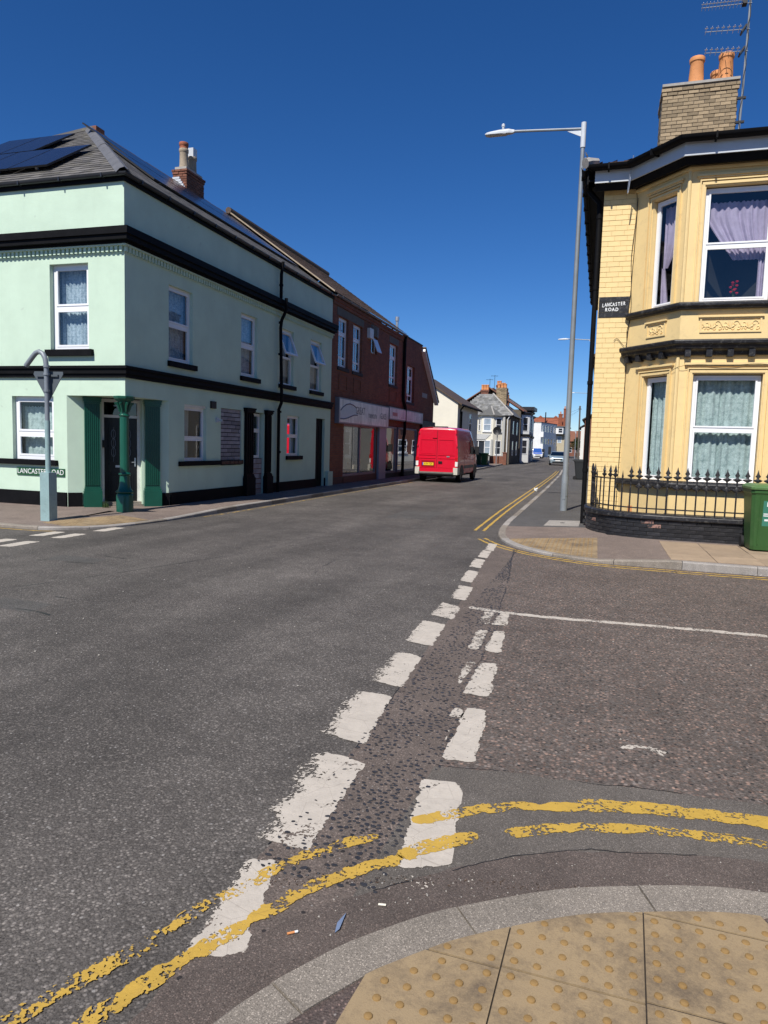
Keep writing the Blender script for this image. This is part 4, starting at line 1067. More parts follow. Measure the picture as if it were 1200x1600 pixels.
# pilasters of the blocked side doorway
def pilaster(F, u0, u1, par, mat, zb, zt, base=.26, flutes=6, d=.10, e=.03):
    mb = MB(); w = u1 - u0
    F.box(mb, u0 - e, u1 + e, .0, zb, -.01, d + .05); F.box(mb, u0 - e * .6, u1 + e * .6, zb, zb + .05, -.01, d + .03); F.box(mb, u0 - e * .2, u1 + e * .2, zb + .05, zb + .09, -.01, d + .015)
    F.box(mb, u0, u1, zb + .09, zt - .14, -.01, d - .018)
    n = flutes; fw = w / (2 * n + 1)
    for k in range(n + 1): F.box(mb, u0 + 2 * k * fw, u0 + (2 * k + 1) * fw, zb + .12, zt - .16, d - .018, d)
    F.box(mb, u0 - e * .3, u1 + e * .3, zt - .14, zt - .10, -.01, d + .015); F.box(mb, u0 - e * .8, u1 + e * .8, zt - .10, zt - .04, -.01, d + .035); F.box(mb, u0 - e * 1.1, u1 + e * 1.1, zt - .04, zt, -.01, d + .055)
    return mb.build('pilaster', mat, par, bevel=.005)
pilaster(FL, 17.50, 17.92, gh, BLACKP, .62, 2.54, flutes=3, d=.08, e=.05); pilaster(FL, 18.74, 19.04, gh, BLACKP, .62, 2.54, flutes=3, d=.08, e=.05)
# side door, rear corner block, downpipe, vent, cameras
mb = MB(); FL.box(mb, 22.63, 23.41, .10, 2.47, -.14, -.09); 
for k in range(2): FL.box(mb, 22.72 + .33 * k, 22.98 + .33 * k, .35, 1.05, -.09, -.078); FL.box(mb, 22.72 + .33 * k, 22.98 + .33 * k, 1.2, 2.2, -.09, -.078)
mb.build('side_door', BLACKP, gh, bevel=.006)
mb = MB(); FL.box(mb, 23.5, YE, 0, .62, .001, .14); mb.build('corner_block', MINT, gh, bevel=.02)
mb = MB(); P = FL.P
mb.tube([P(19.44, 6.9, .18), P(19.44, 6.75, .16), P(19.44, 6.55, .13), P(19.44, 5.85, .13)], .048, 10); mb.tube([P(19.44, 5.85, .30), P(19.44, 5.5, .30), P(19.44, 5.22, .16), P(19.44, 5.0, .13), P(19.44, 3.15, .19), P(19.44, 2.8, .19), P(19.44, 2.6, .11), P(19.44, .12, .11)], .048, 10)
for z in (6.2, 5.12, 4.2, 2.5, 1.3): mb.tube([P(19.44, z, .13), P(19.44, z + .06, .13)], .062, 10)
mb.build('downpipe', BLACKP, gh, smooth=True)
mb = MB(); FL.box(mb, 15.72, 15.95, 2.42, 2.60, 0, .05); mb.build('vent_box', DARKP, gh, bevel=.008)
mb = MB(); FL.box(mb, 15.98, 16.10, 2.08, 2.2, 0, .05); FL.box(mb, 16.02, 16.06, 2.11, 2.16, .05, .16); mb.build('security_camera', GALVL, gh, bevel=.01)
for (F, u, z) in ((FL, 15.2, .78), (FL, 14.6, .95), (FL, 15.8, 6.3), (FL, 16.6, 6.1), (FL, 14.9, 6.2), (FL, 19.9, 4.9), (FF, -10.9, 4.2)):
    mb = MB(); mb.lathe((0, 0, 0), [(.025, 0), (.025, .02), (.012, .028)], 8); o = mb.build('wall_stain_plug', paint("rust_plug", (.10, .09, .08), .8), gh)
    o.data.transform(Matrix.Translation(F.P(u, z, 0) - org(gh)) @ F.N.to_track_quat('Z', 'Y').to_matrix().to_4x4())
# front windows
window(FF, gh, -11.25, -10.28, 3.43, 5.19, .11, .5, True, LACE, fw=.075, folds=10); sill(FF, gh, -11.33, -10.16, 3.30, 3.43, .09)
window(FF, gh, -14.3, -13.3, 3.44, 5.12, .15, .5, True, LACE, fw=.06); sill(FF, gh, -14.4, -13.2, 3.30, 3.43, .09)
window(FF, gh, -12.30, -11.2, 1.10, 2.46, .10, .42, True, LACEG, fw=.075, folds=8, ctop=2.25); window(FF, gh, -15.3, -14.2, 1.11, 2.44, .13, .42, True, LACEG, fw=.06)
sill(FF, gh, XW + .2, -11.10, .985, 1.10, .075)
# corner doorway: pilasters, frame, fanlight, panelled door with leaded glass
pilaster(FC, .335, .645, gh, GREENP, .46, 2.475, flutes=7, d=.10); pilaster(FC, 1.585, 1.905, gh, GREENP, .46, 2.475, flutes=7, d=.10)
mb = MB(); FC.box(mb, .70, .765, .15, 2.47, -.28, -.20); FC.box(mb, 1.465, 1.53, .15, 2.47, -.28, -.20); FC.box(mb, .765, 1.465, 2.40, 2.47, -.28, -.20); FC.box(mb, .765, 1.465, 2.06, 2.12, -.28, -.20)
mb.build('door_frame', WHITEW, gh, bevel=.006)
mb = MB(); FC.box(mb, .766, 1.464, 2.121, 2.399, -.26, -.25); mb.build('fanlight', GLASSC, gh)
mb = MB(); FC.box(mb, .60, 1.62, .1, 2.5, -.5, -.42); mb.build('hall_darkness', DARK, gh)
mb = MB(); FC.box(mb, .77, 1.46, .16, 2.055, -.27, -.235)
for u in (.86, 1.18):
    FC.frame(mb, u, u + .20, 1.05, 1.88, .03, -.235, -.22); FC.frame(mb, u, u + .20, .30, .82, .025, -.235, -.222); FC.box(mb, u + .05, u + .15, .36, .76, -.235, -.225)
door = mb.build('front_door', paint("black_door", (.010, .010, .012), .3, .2, 3, .1), gh, bevel=.004)
mb = MB()
for u in (.96, 1.28):
    for k in range(3):
        zc = 1.30 + .2 * k
        pts = [FC.P(u + .045 * math.cos(q * PI / 6), zc + .10 * math.sin(q * PI / 6), -.218) for q in range(13)]; mb.tube(pts, .004, 4)
    mb.tube([FC.P(u, 1.08, -.218), FC.P(u, 1.85, -.218)], .003, 4)
mb.build('leaded_pattern', paint("lead_came", (.25, .28, .33), .4), door)
mb = MB(); FC.box(mb, 1.0, 1.2, .96, 1.01, -.235, -.215); mb.build('letter_plate', ALU, door)
mb = MB(); mb.tube([FC.P(1.42, 1.08, -.23), FC.P(1.42, 1.08, -.18), FC.P(1.34, 1.08, -.18)], .011, 6); FC.box(mb, 1.405, 1.435, .98, 1.18, -.235, -.225); mb.build('door_handle', ALU, door)
mb = MB(); mb.lathe((0, 0, 0), [(.05, 0), (.05, .03), (.02, .05)], 10); o = mb.build('door_knocker', ALU, door); o.data.transform(Matrix.Translation(FC.P(1.115, 1.62, -.235) - org(gh)) @ FC.N.to_track_quat('Z', 'Y').to_matrix().to_4x4())
mb = MB(); FC.box(mb, .62, 1.60, .1, .20, -.30, -.06); mb.build('door_step', CONC, gh, bevel=.01)
mb = MB(); FC.box(mb, .72, .80, 1.40, 1.56, -.20, -.13); mb.build('lantern_box', DARKP, gh, bevel=.01)
# cast iron column under the corner
C0 = (-9.50, 12.52, 0)
mb = MB(); mb.lathe(C0, [(.172, .03), (.172, .42), (.165, .45), (.135, .475)], 24); mb.lathe(C0, [(.135, .47), (.175, .485), (.18, .50), (.165, .515), (.135, .55), (.118, .62), (.104, .72), (.098, .84)], 24)
mb.lathe(C0, [(.098, .84), (.122, .855), (.126, .875), (.118, .89), (.096, .91), (.092, 2.06), (.10, 2.07), (.112, 2.085), (.10, 2.10), (.085, 2.115), (.083, 2.27), (.10, 2.30), (.13, 2.36), (.135, 2.38)], 24)
colm = mb.build('corner_column', GREENP, gh, smooth=True)
mb = MB(); mb.lathe(C0, [(.15, 2.38), (.17, 2.39), (.20, 2.42), (.21, 2.44), (.215, 2.481), (.0, 2.481)], 8); mb.build('abacus', GREENP, colm, bevel=.006)
mb = MB()
for k in range(8):
    a = 2 * PI * k / 8 + .2; d = Vector((math.cos(a), math.sin(a), 0)); c = Vector(C0)
    mb.tube([c + d * .09 + Vector((0, 0, 2.16)), c + d * .115 + Vector((0, 0, 2.26)), c + d * .155 + Vector((0, 0, 2.345)), c + d * .185 + Vector((0, 0, 2.34)), c + d * .185 + Vector((0, 0, 2.305))], [.02, .026, .024, .02, .012], 6)
mb.build('capital_leaves', GREENP, colm, smooth=True)
mb = MB()
for k in range(28):
    a = 2 * PI * k / 28; d = Vector((math.cos(a), math.sin(a), 0)); c = Vector(C0) + d * .17 + Vector((0, 0, .50)); mb.lathe(c, [(.006, -.012), (.013, 0), (.006, .012)], 5)
o = mb.build('bead_ring', GREENP, colm); o['kind'] = 'stuff'
# green name plate on the short side
pl = thing('street_name_plate', 'dark green plate reading LANCASTER ROAD below the window sill on the mint wall', 'street sign', (-11.55, 12.42, .84))
mb = MB(); FF.box(mb, -12.19, -10.92, .755, .925, .002, .02); mb.build('plate', SIGNGRN, pl, bevel=.006)
text("LANCASTER ROAD", .155, FF, -11.555, .84, .022, WHITEL, pl, sx=.93)
# weeds by the pilaster
mb = MB()
for k in range(46):
    a, r = R.random() * 6.3, R.random() * .10; x, y = -10.18 + r * math.cos(a), 12.78 + r * math.sin(a); h = R.uniform(.04, .17); b = R.random() * 6.3; dx, dy = math.cos(b) * h * .5, math.sin(b) * h * .5; wv = .012
    mb.quad((x - wv * dy / h, y + wv * dx / h, .11), (x + wv * dy / h, y - wv * dx / h, .11), (x + dx, y + dy, .12 + h))
o = mb.build('weed_tuft', LEAF); o['kind'] = 'stuff'

# ------------------------------------------------------------------ yellow bay-windowed house
def miter(pts, d):
    """offset an open polyline to its right (outwards when walked left to right seen from outside)"""
    P = [Vector((p[0], p[1])) for p in pts]; out = []
    for i, p in enumerate(P):
        t0 = (P[i] - P[i - 1]).normalized() if i else (P[1] - P[0]).normalized(); t1 = (P[i + 1] - P[i]).normalized() if i < len(P) - 1 else t0
        n0, n1 = Vector((t0.y, -t0.x)), Vector((t1.y, -t1.x)); b = (n0 + n1).normalized(); k = d / max(.35, b.dot(n0)); out.append((p.x + b.x * k, p.y + b.y * k))
    return out
def sweep(mb, pts, prof):
    """closed profile of (d, z) swept along a plan polyline"""
    cols = [miter(pts, d) for d, z in prof]
    mb.rings([[(cols[k][i][0], cols[k][i][1], prof[k][1]) for k in range(len(prof))] for i in range(len(pts))])
yh = thing('bay_window_house', 'yellow painted brick house with two-storey bay window and black trim', 'house', (-.21, 15.2, 0))
YB = Fac((0, 15.2, 0), (1, 0, 0)); Y1 = Fac((.40, 15.2, 0), (.87, -1.0, 0)); Y2 = Fac((0, 14.2, 0), (1, 0, 0)); Y3 = Fac((3.0, 14.2, 0), (.87, 1.0, 0))
YS = Fac((-.21, 0, 0), (0, -1, 0))
BAY = [(.40, 15.2), (1.27, 14.2), (3.0, 14.2), (3.87, 15.2)]; C1 = math.hypot(.87, 1.0); ZE = 6.98
o1 = [(.49, 1.09, 1.11, 3.10), (.47, 1.05, 4.38, 6.42)]; o2 = [(1.55, 2.71, 1.11, 3.10), (1.55, 2.71, 4.38, 6.42)]; o3 = [(.24, .84, 1.11, 3.10), (.24, .84, 4.38, 6.42)]
mb = MB(); Y1.wall(mb, 0, C1, 0, ZE, o1, .13); Y2.wall(mb, 1.27, 3.0, 0, ZE, o2, .13); Y3.wall(mb, 0, C1, 0, ZE, o3, .13)
bay = mb.build('bay_wall', YELP, yh)
mb = MB(); YB.wall(mb, 3.87, 9.5, 0, ZE, [(5.0, 6.0, .15, 2.3), (5.0, 6.2, 4.3, 6.2)], .14); Fac((9.5, 0, 0), (0, 1, 0)).wall(mb, 15.2, 28, 0, ZE); Fac((0, 28, 0), (-1, 0, 0)).wall(mb, -9.5, .21, 0, ZE)
YS.wall(mb, -28, -15.21, 0, ZE)
mb.build('plain_wall', YELP, yh)
window(YB, yh, 5.0, 6.2, 4.3, 6.2, .12, .5, True, LACE)
mb = MB(); YB.box(mb, 5.02, 5.98, .15, 2.28, -.13, -.08); mb.build('house_door', BLACKP, yh)
# the narrow strip of painted brickwork, every brick laid
mb = MB(); YB.box(mb, -.209, .43, 0, ZE, -.25, -.009); wallb = mb.build('brick_backing', YELJ, yh)
crs = .100
bms = [boxmesh('brick', .236, .045, crs - .0055, YELBR, .0025) for _ in range(1)]
z = .02; k = 0
while z < 6.9:
    pat = [(-.21, -.09), (-.086, .148), (.152, .40)] if k % 2 else [(-.21, .03), (.034, .27), (.274, .40)]
    if k % 7 == 3: pat = [(-.21, -.03), (-.026, .21), (.214, .40)]
    for a, b in pat:
        inst(bms[0], 'brick', yh, (((a + b) / 2), 15.2 + .0225 + R.uniform(-.003, .002) - .006, z + crs / 2), R.uniform(-.006, .006), ((b - a + .0022) / .236, 1, 1))
    z += crs; k += 1
# mouldings round the bay windows
def arch(F, a, b, z0, z1, par, u0, u1):
    mb = MB()
    for (ww, dd, off) in ((.045, .022, .02), (.022, .038, .085)):
        F.box(mb, a - off - ww, a - off, z0, z1 + off, 0, dd); F.box(mb, b + off, b + off + ww, z0, z1 + off, 0, dd); F.box(mb, a - off - ww, b + off + ww, z1 + off, z1 + off + ww, -.002, dd + .002)
    F.box(mb, max(u0, a - .16), min(u1, b + .16), z1 + .16, z1 + .20, 0, .06); F.box(mb, max(u0, a - .14), min(u1, b + .14), z1 + .13, z1 + .158, 0, .035)
    return mb.build('window_moulding', YELP, par, bevel=.006)
for F, ops, u0, u1 in ((Y1, o1, .02, C1 - .02), (Y2, o2, 1.29, 2.98), (Y3, o3, .02, C1 - .02)):
    for a, b, z0, z1 in ops: arch(F, a, b, z0, z1, yh, u0, u1)
# corner beads of the bay
for p in (BAY[1], BAY[2]):
    mb = MB(); mb.lathe((*p, 0), [(.035, 1.1), (.035, 3.4)], 8); mb.build('corner_bead', YELP, yh, smooth=True)
    mb = MB(); mb.lathe((*p, 0), [(.035, 4.38), (.035, 6.7)], 8); mb.build('corner_bead', YELP, yh, smooth=True)
# black sills and the heavy cornice between the storeys
def swp(name, prof, mat, pts=BAY, bev=.008):
    mb = MB(); sweep(mb, pts, prof); return mb.build(name, mat, yh, bevel=bev)
BX = [(.34, 15.195), (1.27, 14.2), (3.0, 14.2), (3.93, 15.195)]
swp('lower_sill', [(-.05, .985), (.10, .985), (.125, 1.0), (.125, 1.075), (.10, 1.10), (-.05, 1.115)], BLACKW)
swp('upper_sill', [(-.05, 4.255), (.085, 4.255), (.10, 4.29), (.125, 4.31), (.125, 4.36), (.10, 4.38), (-.05, 4.39)], BLACKW)
swp('bay_cornice', [(-.02, 3.43), (.06, 3.43), (.08, 3.50), (.15, 3.54), (.17, 3.60), (.21, 3.62), (.22, 3.68), (.19, 3.70), (-.02, 3.725)], BLACKW)
swp('plinth_band', [(-.02, -.05), (.05, -.05), (.05, .50), (-.02, .51)], BLACKW, pts=[(1.20, 14.2), (3.0, 14.2), (3.8, 15.12)])
swp('frieze_band', [(-.02, 6.70), (.04, 6.70), (.05, 6.76), (-.02, 6.78)], YELP)
for F, us in ((Y1, (.12, .42, .72, 1.02)), (Y2, (1.42, 1.78, 2.13, 2.48, 2.84)), (Y3, (.3, .6, .9))):
    for u in us:
        mb = MB(); F.box(mb, u - .05, u + .05, 3.40, 3.545, .0, .13); mb.build('cornice_block', BLACKW, yh, bevel=.015)
# ornamental panels: raised frame and foliage scrolls
def panel(F, a, b, z0, z1):
    mb = MB(); F.frame(mb, a, b, z0, z1, .03, 0, .02); F.box(mb, a - .03, b + .03, z1, z1 + .03, 0, .045); f = mb.build('ornament_panel', YELP, yh, bevel=.006)
    mb = MB(); n = max(1, round((b - a - .1) / .34)); wd = (b - a - .1) / n; zc = (z0 + z1) / 2
    for k in range(n):
        uc = a + .05 + wd * (k + .5)
        for sg in (-1, 1):
            for (r0, cx, cz, ph) in ((.062, .09, .02, 0), (.042, .05, -.055, 2), (.036, .14, -.05, 4)):
                pts = []
                for q in range(15):
                    t = q / 14; an = ph + sg * t * 5.2; rr = r0 * (1 - .75 * t); pts.append(F.P(uc + sg * cx + rr * math.cos(an) * sg, zc + cz + rr * math.sin(an), .005))
                mb.tube(pts, [.011 - .005 * q / 14 for q in range(15)], 5)
            for q in range(4): 
                an = .4 + q * .75; mb.tube([F.P(uc, zc - .06, .008), F.P(uc + sg * .05 * math.cos(an), zc - .06 + .07 * math.sin(an), .006), F.P(uc + sg * .075 * math.cos(an), zc - .06 + .11 * math.sin(an), .01)], [.006, .013, .004], 5)
    o = mb.build('foliage_relief', YELP, f, smooth=True); o['kind'] = 'stuff'
panel(Y2, 1.60, 2.62, 3.84, 4.11); panel(Y1, .50, .98, 3.84, 4.11); panel(Y3, .34, .82, 3.84, 4.11)
# windows of the bay
def bwin(F, op, curt, up):
    a, b, z0, z1 = op
    wdw = window(F, yh, a + .012, b - .012, z0 + .01, z1 - .02, .10, .5 if F is Y2 else None, not up, LACEG, fw=.055, cd=.09, folds=(11 if F is Y2 else 5), depth=1.2)
    return wdw
for F, ops in ((Y1, o1), (Y2, o2), (Y3, o3)):
    for op in ops:
        up = op[2] > 4; wd = bwin(F, op, True, up)
        if up:
            mb = MB()
            a, b = op[0] + .03, op[1] - .02; z0, z1 = op[2] + .04, op[3] - .22
            if F is Y2:
                drape(F, mb, a, b, z0 + .75, z1, -.27, .022, 9, .7, 10, lambda t: (a + (b - a) * (.02 + .62 * max(0, t - .25) ** 1.1), b - .03 * t))
                drape(F, mb, b - .16, b, z0, z0 + .75, -.27, .02, 4, .2)
            elif F is Y1:
                drape(F, mb, a + .03, b, z0 + .75, z1 + .1, -.25, .02, 6, .2, 10, lambda t: (a + .06 + .02 * t, b - .34 * t * t)); drape(F, mb, a + .06, a + .2, z0, z0 + .76, -.25, .02, 3, .1, 6, lambda t: (a + .05, a + .12 + .14 * t))
            else: drape(F, mb, a, b, z0, z1, -.25, .02, 7)
            mb.build('voile_curtain', LILAC, wd, smooth=True)
# things on the upstairs window ledge: vase with red flowers
fl = thing('flower_vase', 'small glass vase of red flowers on the upstairs bay window ledge', 'vase', (2.16, 14.48, 4.40))
mb = MB(); mb.lathe((2.16, 14.48, 4.40), [(.03, 0), (.04, .05), (.022, .11), (.03, .14)], 10); mb.build('vase', glassmat("clear_glass", (.8, .88, .85), 1.5), fl, smooth=True)
mb = MB()
for k in range(7): a = k * .9; mb.tube([(2.16, 14.48, 4.45), (2.16 + .04 * math.cos(a), 14.48 + .03 * math.sin(a), 4.60 + .03 * k)], .003, 4)
mb.build('stems', LEAF, fl)
for k in range(9):
    a = k * 2.4; mb = MB(); c = (2.16 + .055 * math.cos(a), 14.47 + .03 * math.sin(a), 4.58 + .026 * k); mb.lathe(c, [(.004, -.02), (.026, 0), (.03, .012), (.012, .02)], 7); mb.build('flower', paint("red_petal", (.55, .01, .03), .6) if k == 0 else bpy.data.materials['red_petal'], fl)
mb = MB(); mb.box(1.62, 2.64, 14.36, 14.62, 4.36, 4.395); mb.build('inner_ledge', WHITEW, yh)
# eaves, fascia, gutter, roof
EL = [(-.21, 15.2), (.40, 15.2), (1.27, 14.2), (3.0, 14.2), (3.87, 15.2), (9.6, 15.2)]
ELx = [(-.52, 15.2)] + EL[1:]
mb = MB(); sweep(mb, ELx, [(-.02, 6.90), (.30, 6.90), (.30, 6.93), (-.02, 6.93)]); mb.box(-.53, -.21, 14.95, 28.2, 6.90, 6.93); mb.build('soffit', BLACKP, yh)
ELf = [(-.40, 15.2)] + EL[1:]
mb = MB(); sweep(mb, ELf, [(.28, 6.86), (.305, 6.86), (.305, 7.09), (.28, 7.09)]); mb.build('white_fascia', GALVL, yh)
mb = MB(); sweep(mb, ELf, [(.20, 6.74), (.275, 6.86), (.275, 6.90), (-.01, 6.90), (-.01, 6.80)]); mb.build('cornice_mould', BLACKP, yh)
mb = MB(); mb.box(-.55, -.52, 14.92, 28.2, 6.86, 7.09); mb.build('side_fascia', BLACKP, yh)
go = [(p[0], p[1], 7.155) for p in miter(ELx, .405)]
gutter(yh, go, .095); gutter(yh, [(-.60, 28.2, 7.155), (-.60, 14.84, 7.155)], .07)
P0 = math.tan(math.radians(22.5))
def rp(x, y): return (x, y, 7.17 + min(y - 14.86, x + .58, 28.1 - y) * P0)
YR = (28.1 + 14.86) / 2; hgt = YR - 14.86
yr = MB(); A, B = (-.58, 14.86, 7.17), (9.6, 14.86, 7.17); C, D = (-.58 + hgt, YR, 7.17 + hgt * P0), (9.6, YR, 7.17 + hgt * P0); E_, F_ = (-.58, 28.1, 7.17), (9.6, 28.1, 7.17)
yr.quad(A, B, D, C); yr.quad(E_, A, C); yr.quad(F_, E_, C, D)
yroof = yr.build('roof', TILE, yh)
sl2 = hgt / math.cos(math.radians(22.5))
mm, tt = slates((-.58, 14.86, 7.175), (1, 0, 0), (0, math.cos(math.radians(22.5)), math.sin(math.radians(22.5))), 44, int(sl2 / .3), .23, .3, lambda v: (v / sl2 * hgt, 10.2), t=.03)
o = mm.build('slates', TILE, yroof); o['kind'] = 'stuff'; set_tone(o, tt)
mm, tt = slates((-.58, 28.1, 7.175), (0, -1, 0), (math.cos(math.radians(22.5)), 0, math.sin(math.radians(22.5))), 58, int(sl2 / .3), .23, .3, lambda v: (v / sl2 * hgt, 13.24 - v / sl2 * hgt), t=.03)
o = mm.build('slates', TILE, yroof); o['kind'] = 'stuff'; set_tone(o, tt)
mb = MB(); fr = miter(BAY, .34); 
for a, b in zip(fr[:-1], fr[1:]): mb.quad((*a, 7.19), (*b, 7.19), (2.13, 15.9, 7.64))
mb.build('bay_roof', TILE, yroof)
mb = MB(); mb.tube([(-.60, 14.83, 7.23), (-.52, 14.90, 7.27), (-.38, 15.05, 7.32)], [.10, .09, .07], 8); mb.build('mortared_hip', CEMENT, yroof, smooth=True)
mb = MB(); mb.tube([(-.56, 14.86, 7.26), (-.57, 14.82, 7.38), (-.60, 14.80, 7.42), (-.58, 14.8, 7.36)], .012, 5); mb.build('hip_iron', LEAD, yroof)
# chimney
yc = brick_chimney(yh, .98, 2.68, 19.4, 20.6, 8.4, 10.62, BRICKY, course=.086, bl=.24, faces=('S', 'W'))
mb = MB(); mb.prism([(.96, 19.38), (2.70, 19.38), (2.70, 20.62), (.96, 20.62)], 10.60, 10.66); mb.build('cement_cap', CEMENT, yc, bevel=.02)
for i, (px, py, h) in enumerate(((1.74, 19.66, .68), (2.40, 19.68, .70), (2.30, 20.3, .60))): pot(yc, (px, py, 10.63), .185, h, TERRA, .84)
# aerial mast with three yagi aerials
am = thing('aerial_mast', 'tall steel mast with three yagi aerials strapped to the brown brick chimney', 'aerial', (2.76, 19.35, 9.3))
mast = [(2.73, 19.33, 8.9), (2.76, 19.33, 10.2), (2.80, 19.33, 13.2)]
mb = MB(); mb.tube(mast, .026, 8); mb.build('mast', GALV, am, smooth=True)
mb = MB()
for z in (9.55, 10.1): mb.box(2.64, 2.84, 19.30, 19.36, z, z + .05)
mb.build('wall_bracket', DARKP, am)
mb = MB(); mb.tube([(2.74 + .03 * math.sin(k), 19.30, 9.0 + k * .155) if k < 10 else (2.765 + .0025 * (k - 10) + .02 * math.sin(k * 1.7), 19.29, 9.0 + k * .155) for k in range(27)], .009, 5); mb.build('cable', DARKP, am)
for j, (z, ln, n, tilt) in enumerate(((12.24, 1.05, 12, .03), (11.66, .93, 7, .06), (11.17, .90, 7, .07))):
    x = 2.745 + (z - 10.4) * .014; mb = MB()
    ya = thing_ = None
    mb.tube([(x + .05, 19.30, z), (x - ln, 19.30, z + ln * tilt)], .009, 5)
    b = mb.build('boom', GALV, am)
    mb = MB()
    for k in range(n):
        xx = x - .18 - (ln - .2) * k / (n - 1); zz = z + (x - xx) * tilt
        mb.tube([(xx - .035, 19.18, zz + .012), (xx + .035, 19.18, zz + .012)], .011, 5); mb.tube([(xx, 19.10, zz + .012), (xx, 19.46, zz + .012)], .006, 5)
    o = mb.build('director_rods', ALU, b); o['kind'] = 'stuff'
    mb = MB()
    if j: mb.obox((x - .15, 19.2, z - .07), (.10, 0, .15), (0, .2, 0), (.03, 0, -.02))
    else: mb.box(x - .16, x - .06, 19.22, 19.38, z - .03, z + .04)
    mb.build('reflector', DARKP, b)
# side downpipe, loose cables on the wall
mb = MB(); mb.tube([(-.56, 15.28, 7.1), (-.50, 15.3, 6.85), (-.30, 15.32, 6.62), (-.285, 15.32, 6.4), (-.285, 15.32, .12)], .05, 10)
for z in (1.2, 3.0, 4.9, 6.3): mb.tube([(-.285, 15.32, z), (-.285, 15.32, z + .07)], .062, 10)
mb.build('downpipe', BLACKP, yh, smooth=True)
def cable(par, pts, r=.006, name='loose_cable', mat=None):
    mb = MB(); mb.tube([(p.x, p.y, p.z) for p in smooth_line([Vector(p) for p in pts], 4)], r, 5); return mb.build(name, mat or DARKP, par)
cable(yh, [(.36, 15.17, 6.85), (.40, 15.15, 6.7), (.42, 15.14, 6.3), (.37, 15.165, 5.5), (.40, 15.16, 4.9), (.37, 15.165, 4.4), (.41, 15.13, 4.22), (.37, 15.16, 4.05), (.385, 15.17, 3.7), (.39, 15.16, 2.8), (.37, 15.17, 1.6), (.36, 15.17, .5)])
cable(yh, [(.43, 15.13, 6.6), (.42, 15.14, 5.8), (.40, 15.16, 5.0), (.42, 15.15, 4.5), (.39, 15.16, 4.1), (.36, 15.17, 3.75), (.2, 15.17, 3.9), (.13, 15.17, 3.86)], .005)
cable(yh, [(.29, 14.83, 7.3), (.27, 14.80, 7.1), (.24, 14.80, 6.9), (.22, 14.80, 6.62), (.235, 14.81, 6.64), (.26, 14.80, 6.9)], .008, mat=ALU)
cable(yh, [(.9, 14.6, 3.18), (1.1, 14.36, 3.12), (1.28, 14.15, 3.22), (1.6, 14.13, 3.26), (2.1, 14.12, 3.24), (2.6, 14.13, 3.27), (3.0, 14.13, 3.22)], .004)
# painted street name on the brick strip
sg = thing('painted_street_sign', 'black panel hand lettered LANCASTER ROAD in white on the yellow brickwork', 'street sign', (.09, 15.19, 4.5))
for k in range(4):
    mb = MB(); YB.box(mb, -.198, .385, 4.325 + .103 * k, 4.325 + .103 * (k + 1) - .006, .007, .0135); mb.build('painted_course', BLACKW, sg, bevel=.003)
for i, (ch_, uu, zz) in enumerate([(c, -.115 + .0505 * k, 4.565 + .004 * k * .9) for k, c in enumerate("LANCASTER")] + [(c, -.05 + .068 * k, 4.475 + .002 * k) for k, c in enumerate("ROAD")]):
    text(ch_, .094, YB, uu, zz + R.uniform(-.004, .004), .0145, WHITEL, sg, name='letter', sx=.70 if i < 9 else .85, bold=.003, rot=R.uniform(-.08, .08))
# ---- front wall, railings
fw = thing('front_garden_wall', 'low black painted brick wall curving round the yellow house front', 'garden wall', (1.0, 13.3, .1))
WP = [(p.x, p.y) for p in smooth_line([(-.215, 15.15), (-.215, 14.75), (-.17, 14.3), (.0, 13.86), (.28, 13.50), (.68, 13.27), (1.1, 13.2), (1.8, 13.18), (2.6, 13.17), (4.4, 13.15)], 6)]
WS = arclen(WP); mb = MB(); sweep(mb, WP, [(-.19, -.1), (-.012, -.1), (-.012, .46), (-.19, .46)]); mb.build('wall_core', MORTD, fw)
def chipm():
    M = NT("chipped_black_brick"); k = M.ramp(M.noise(11, 6, .7), [(.50, 0), (.54, 1)]); k2 = M.math('MULTIPLY', k, M.ramp(M.rand(), [(.0, .4), (.6, 1)]))
    M.base(M.mix(k2, (.020, .020, .023), M.mix(M.noise(30), (.22, .10, .075), (.36, .22, .18)))); M.set(Roughness=.7); M.bump(M.noise(40, 5, .6), .5, .006); return M.m
bmk = boxmesh('brick', .222, .05, .064, BRICKK, .004); bmp = boxmesh('brick', .222, .05, .064, chipm(), .004)
for k in range(5):
    s = -.11 if k % 2 else 0.0
    while s < WS[-1] - .1:
        c = along(WP, WS, max(s, .02) + .11); t = (along(WP, WS, s + .16) - along(WP, WS, max(s, 0) + .06)).normalized(); n = Vector((t.y, -t.x))
        pink = 0.45 < s < 1.35 and R.random() < .30 or 2.2 < s < 2.6 and R.random() < .12
        inst(bmp if pink else bmk, 'brick', fw, (c.x - n.x * .026, c.y - n.y * .026, .10 + .070 * k + .035), math.atan2(t.y, t.x), (1, 1, 1)); s += .232
mb = MB(); sweep(mb, WP, [(-.23, .455), (.03, .455), (.045, .475), (.04, .535), (.0, .562), (-.2, .562), (-.23, .54)]); mb.build('coping', BLACKW, fw, bevel=.006)
rl = thing('iron_railings', 'black spear-topped iron railings on the low wall of the yellow house', 'railings', (1.0, 13.35, .56))
RP = [(p[0], p[1]) for p in miter(WP, -.09)]; RSl = arclen(RP)
for z, h in ((1.135, .022), (.635, .022)):
    mb = MB(); sweep(mb, RP, [(-.018, z), (.018, z), (.018, z + h), (-.018, z + h)]); mb.build('rail', BLACKW, rl)
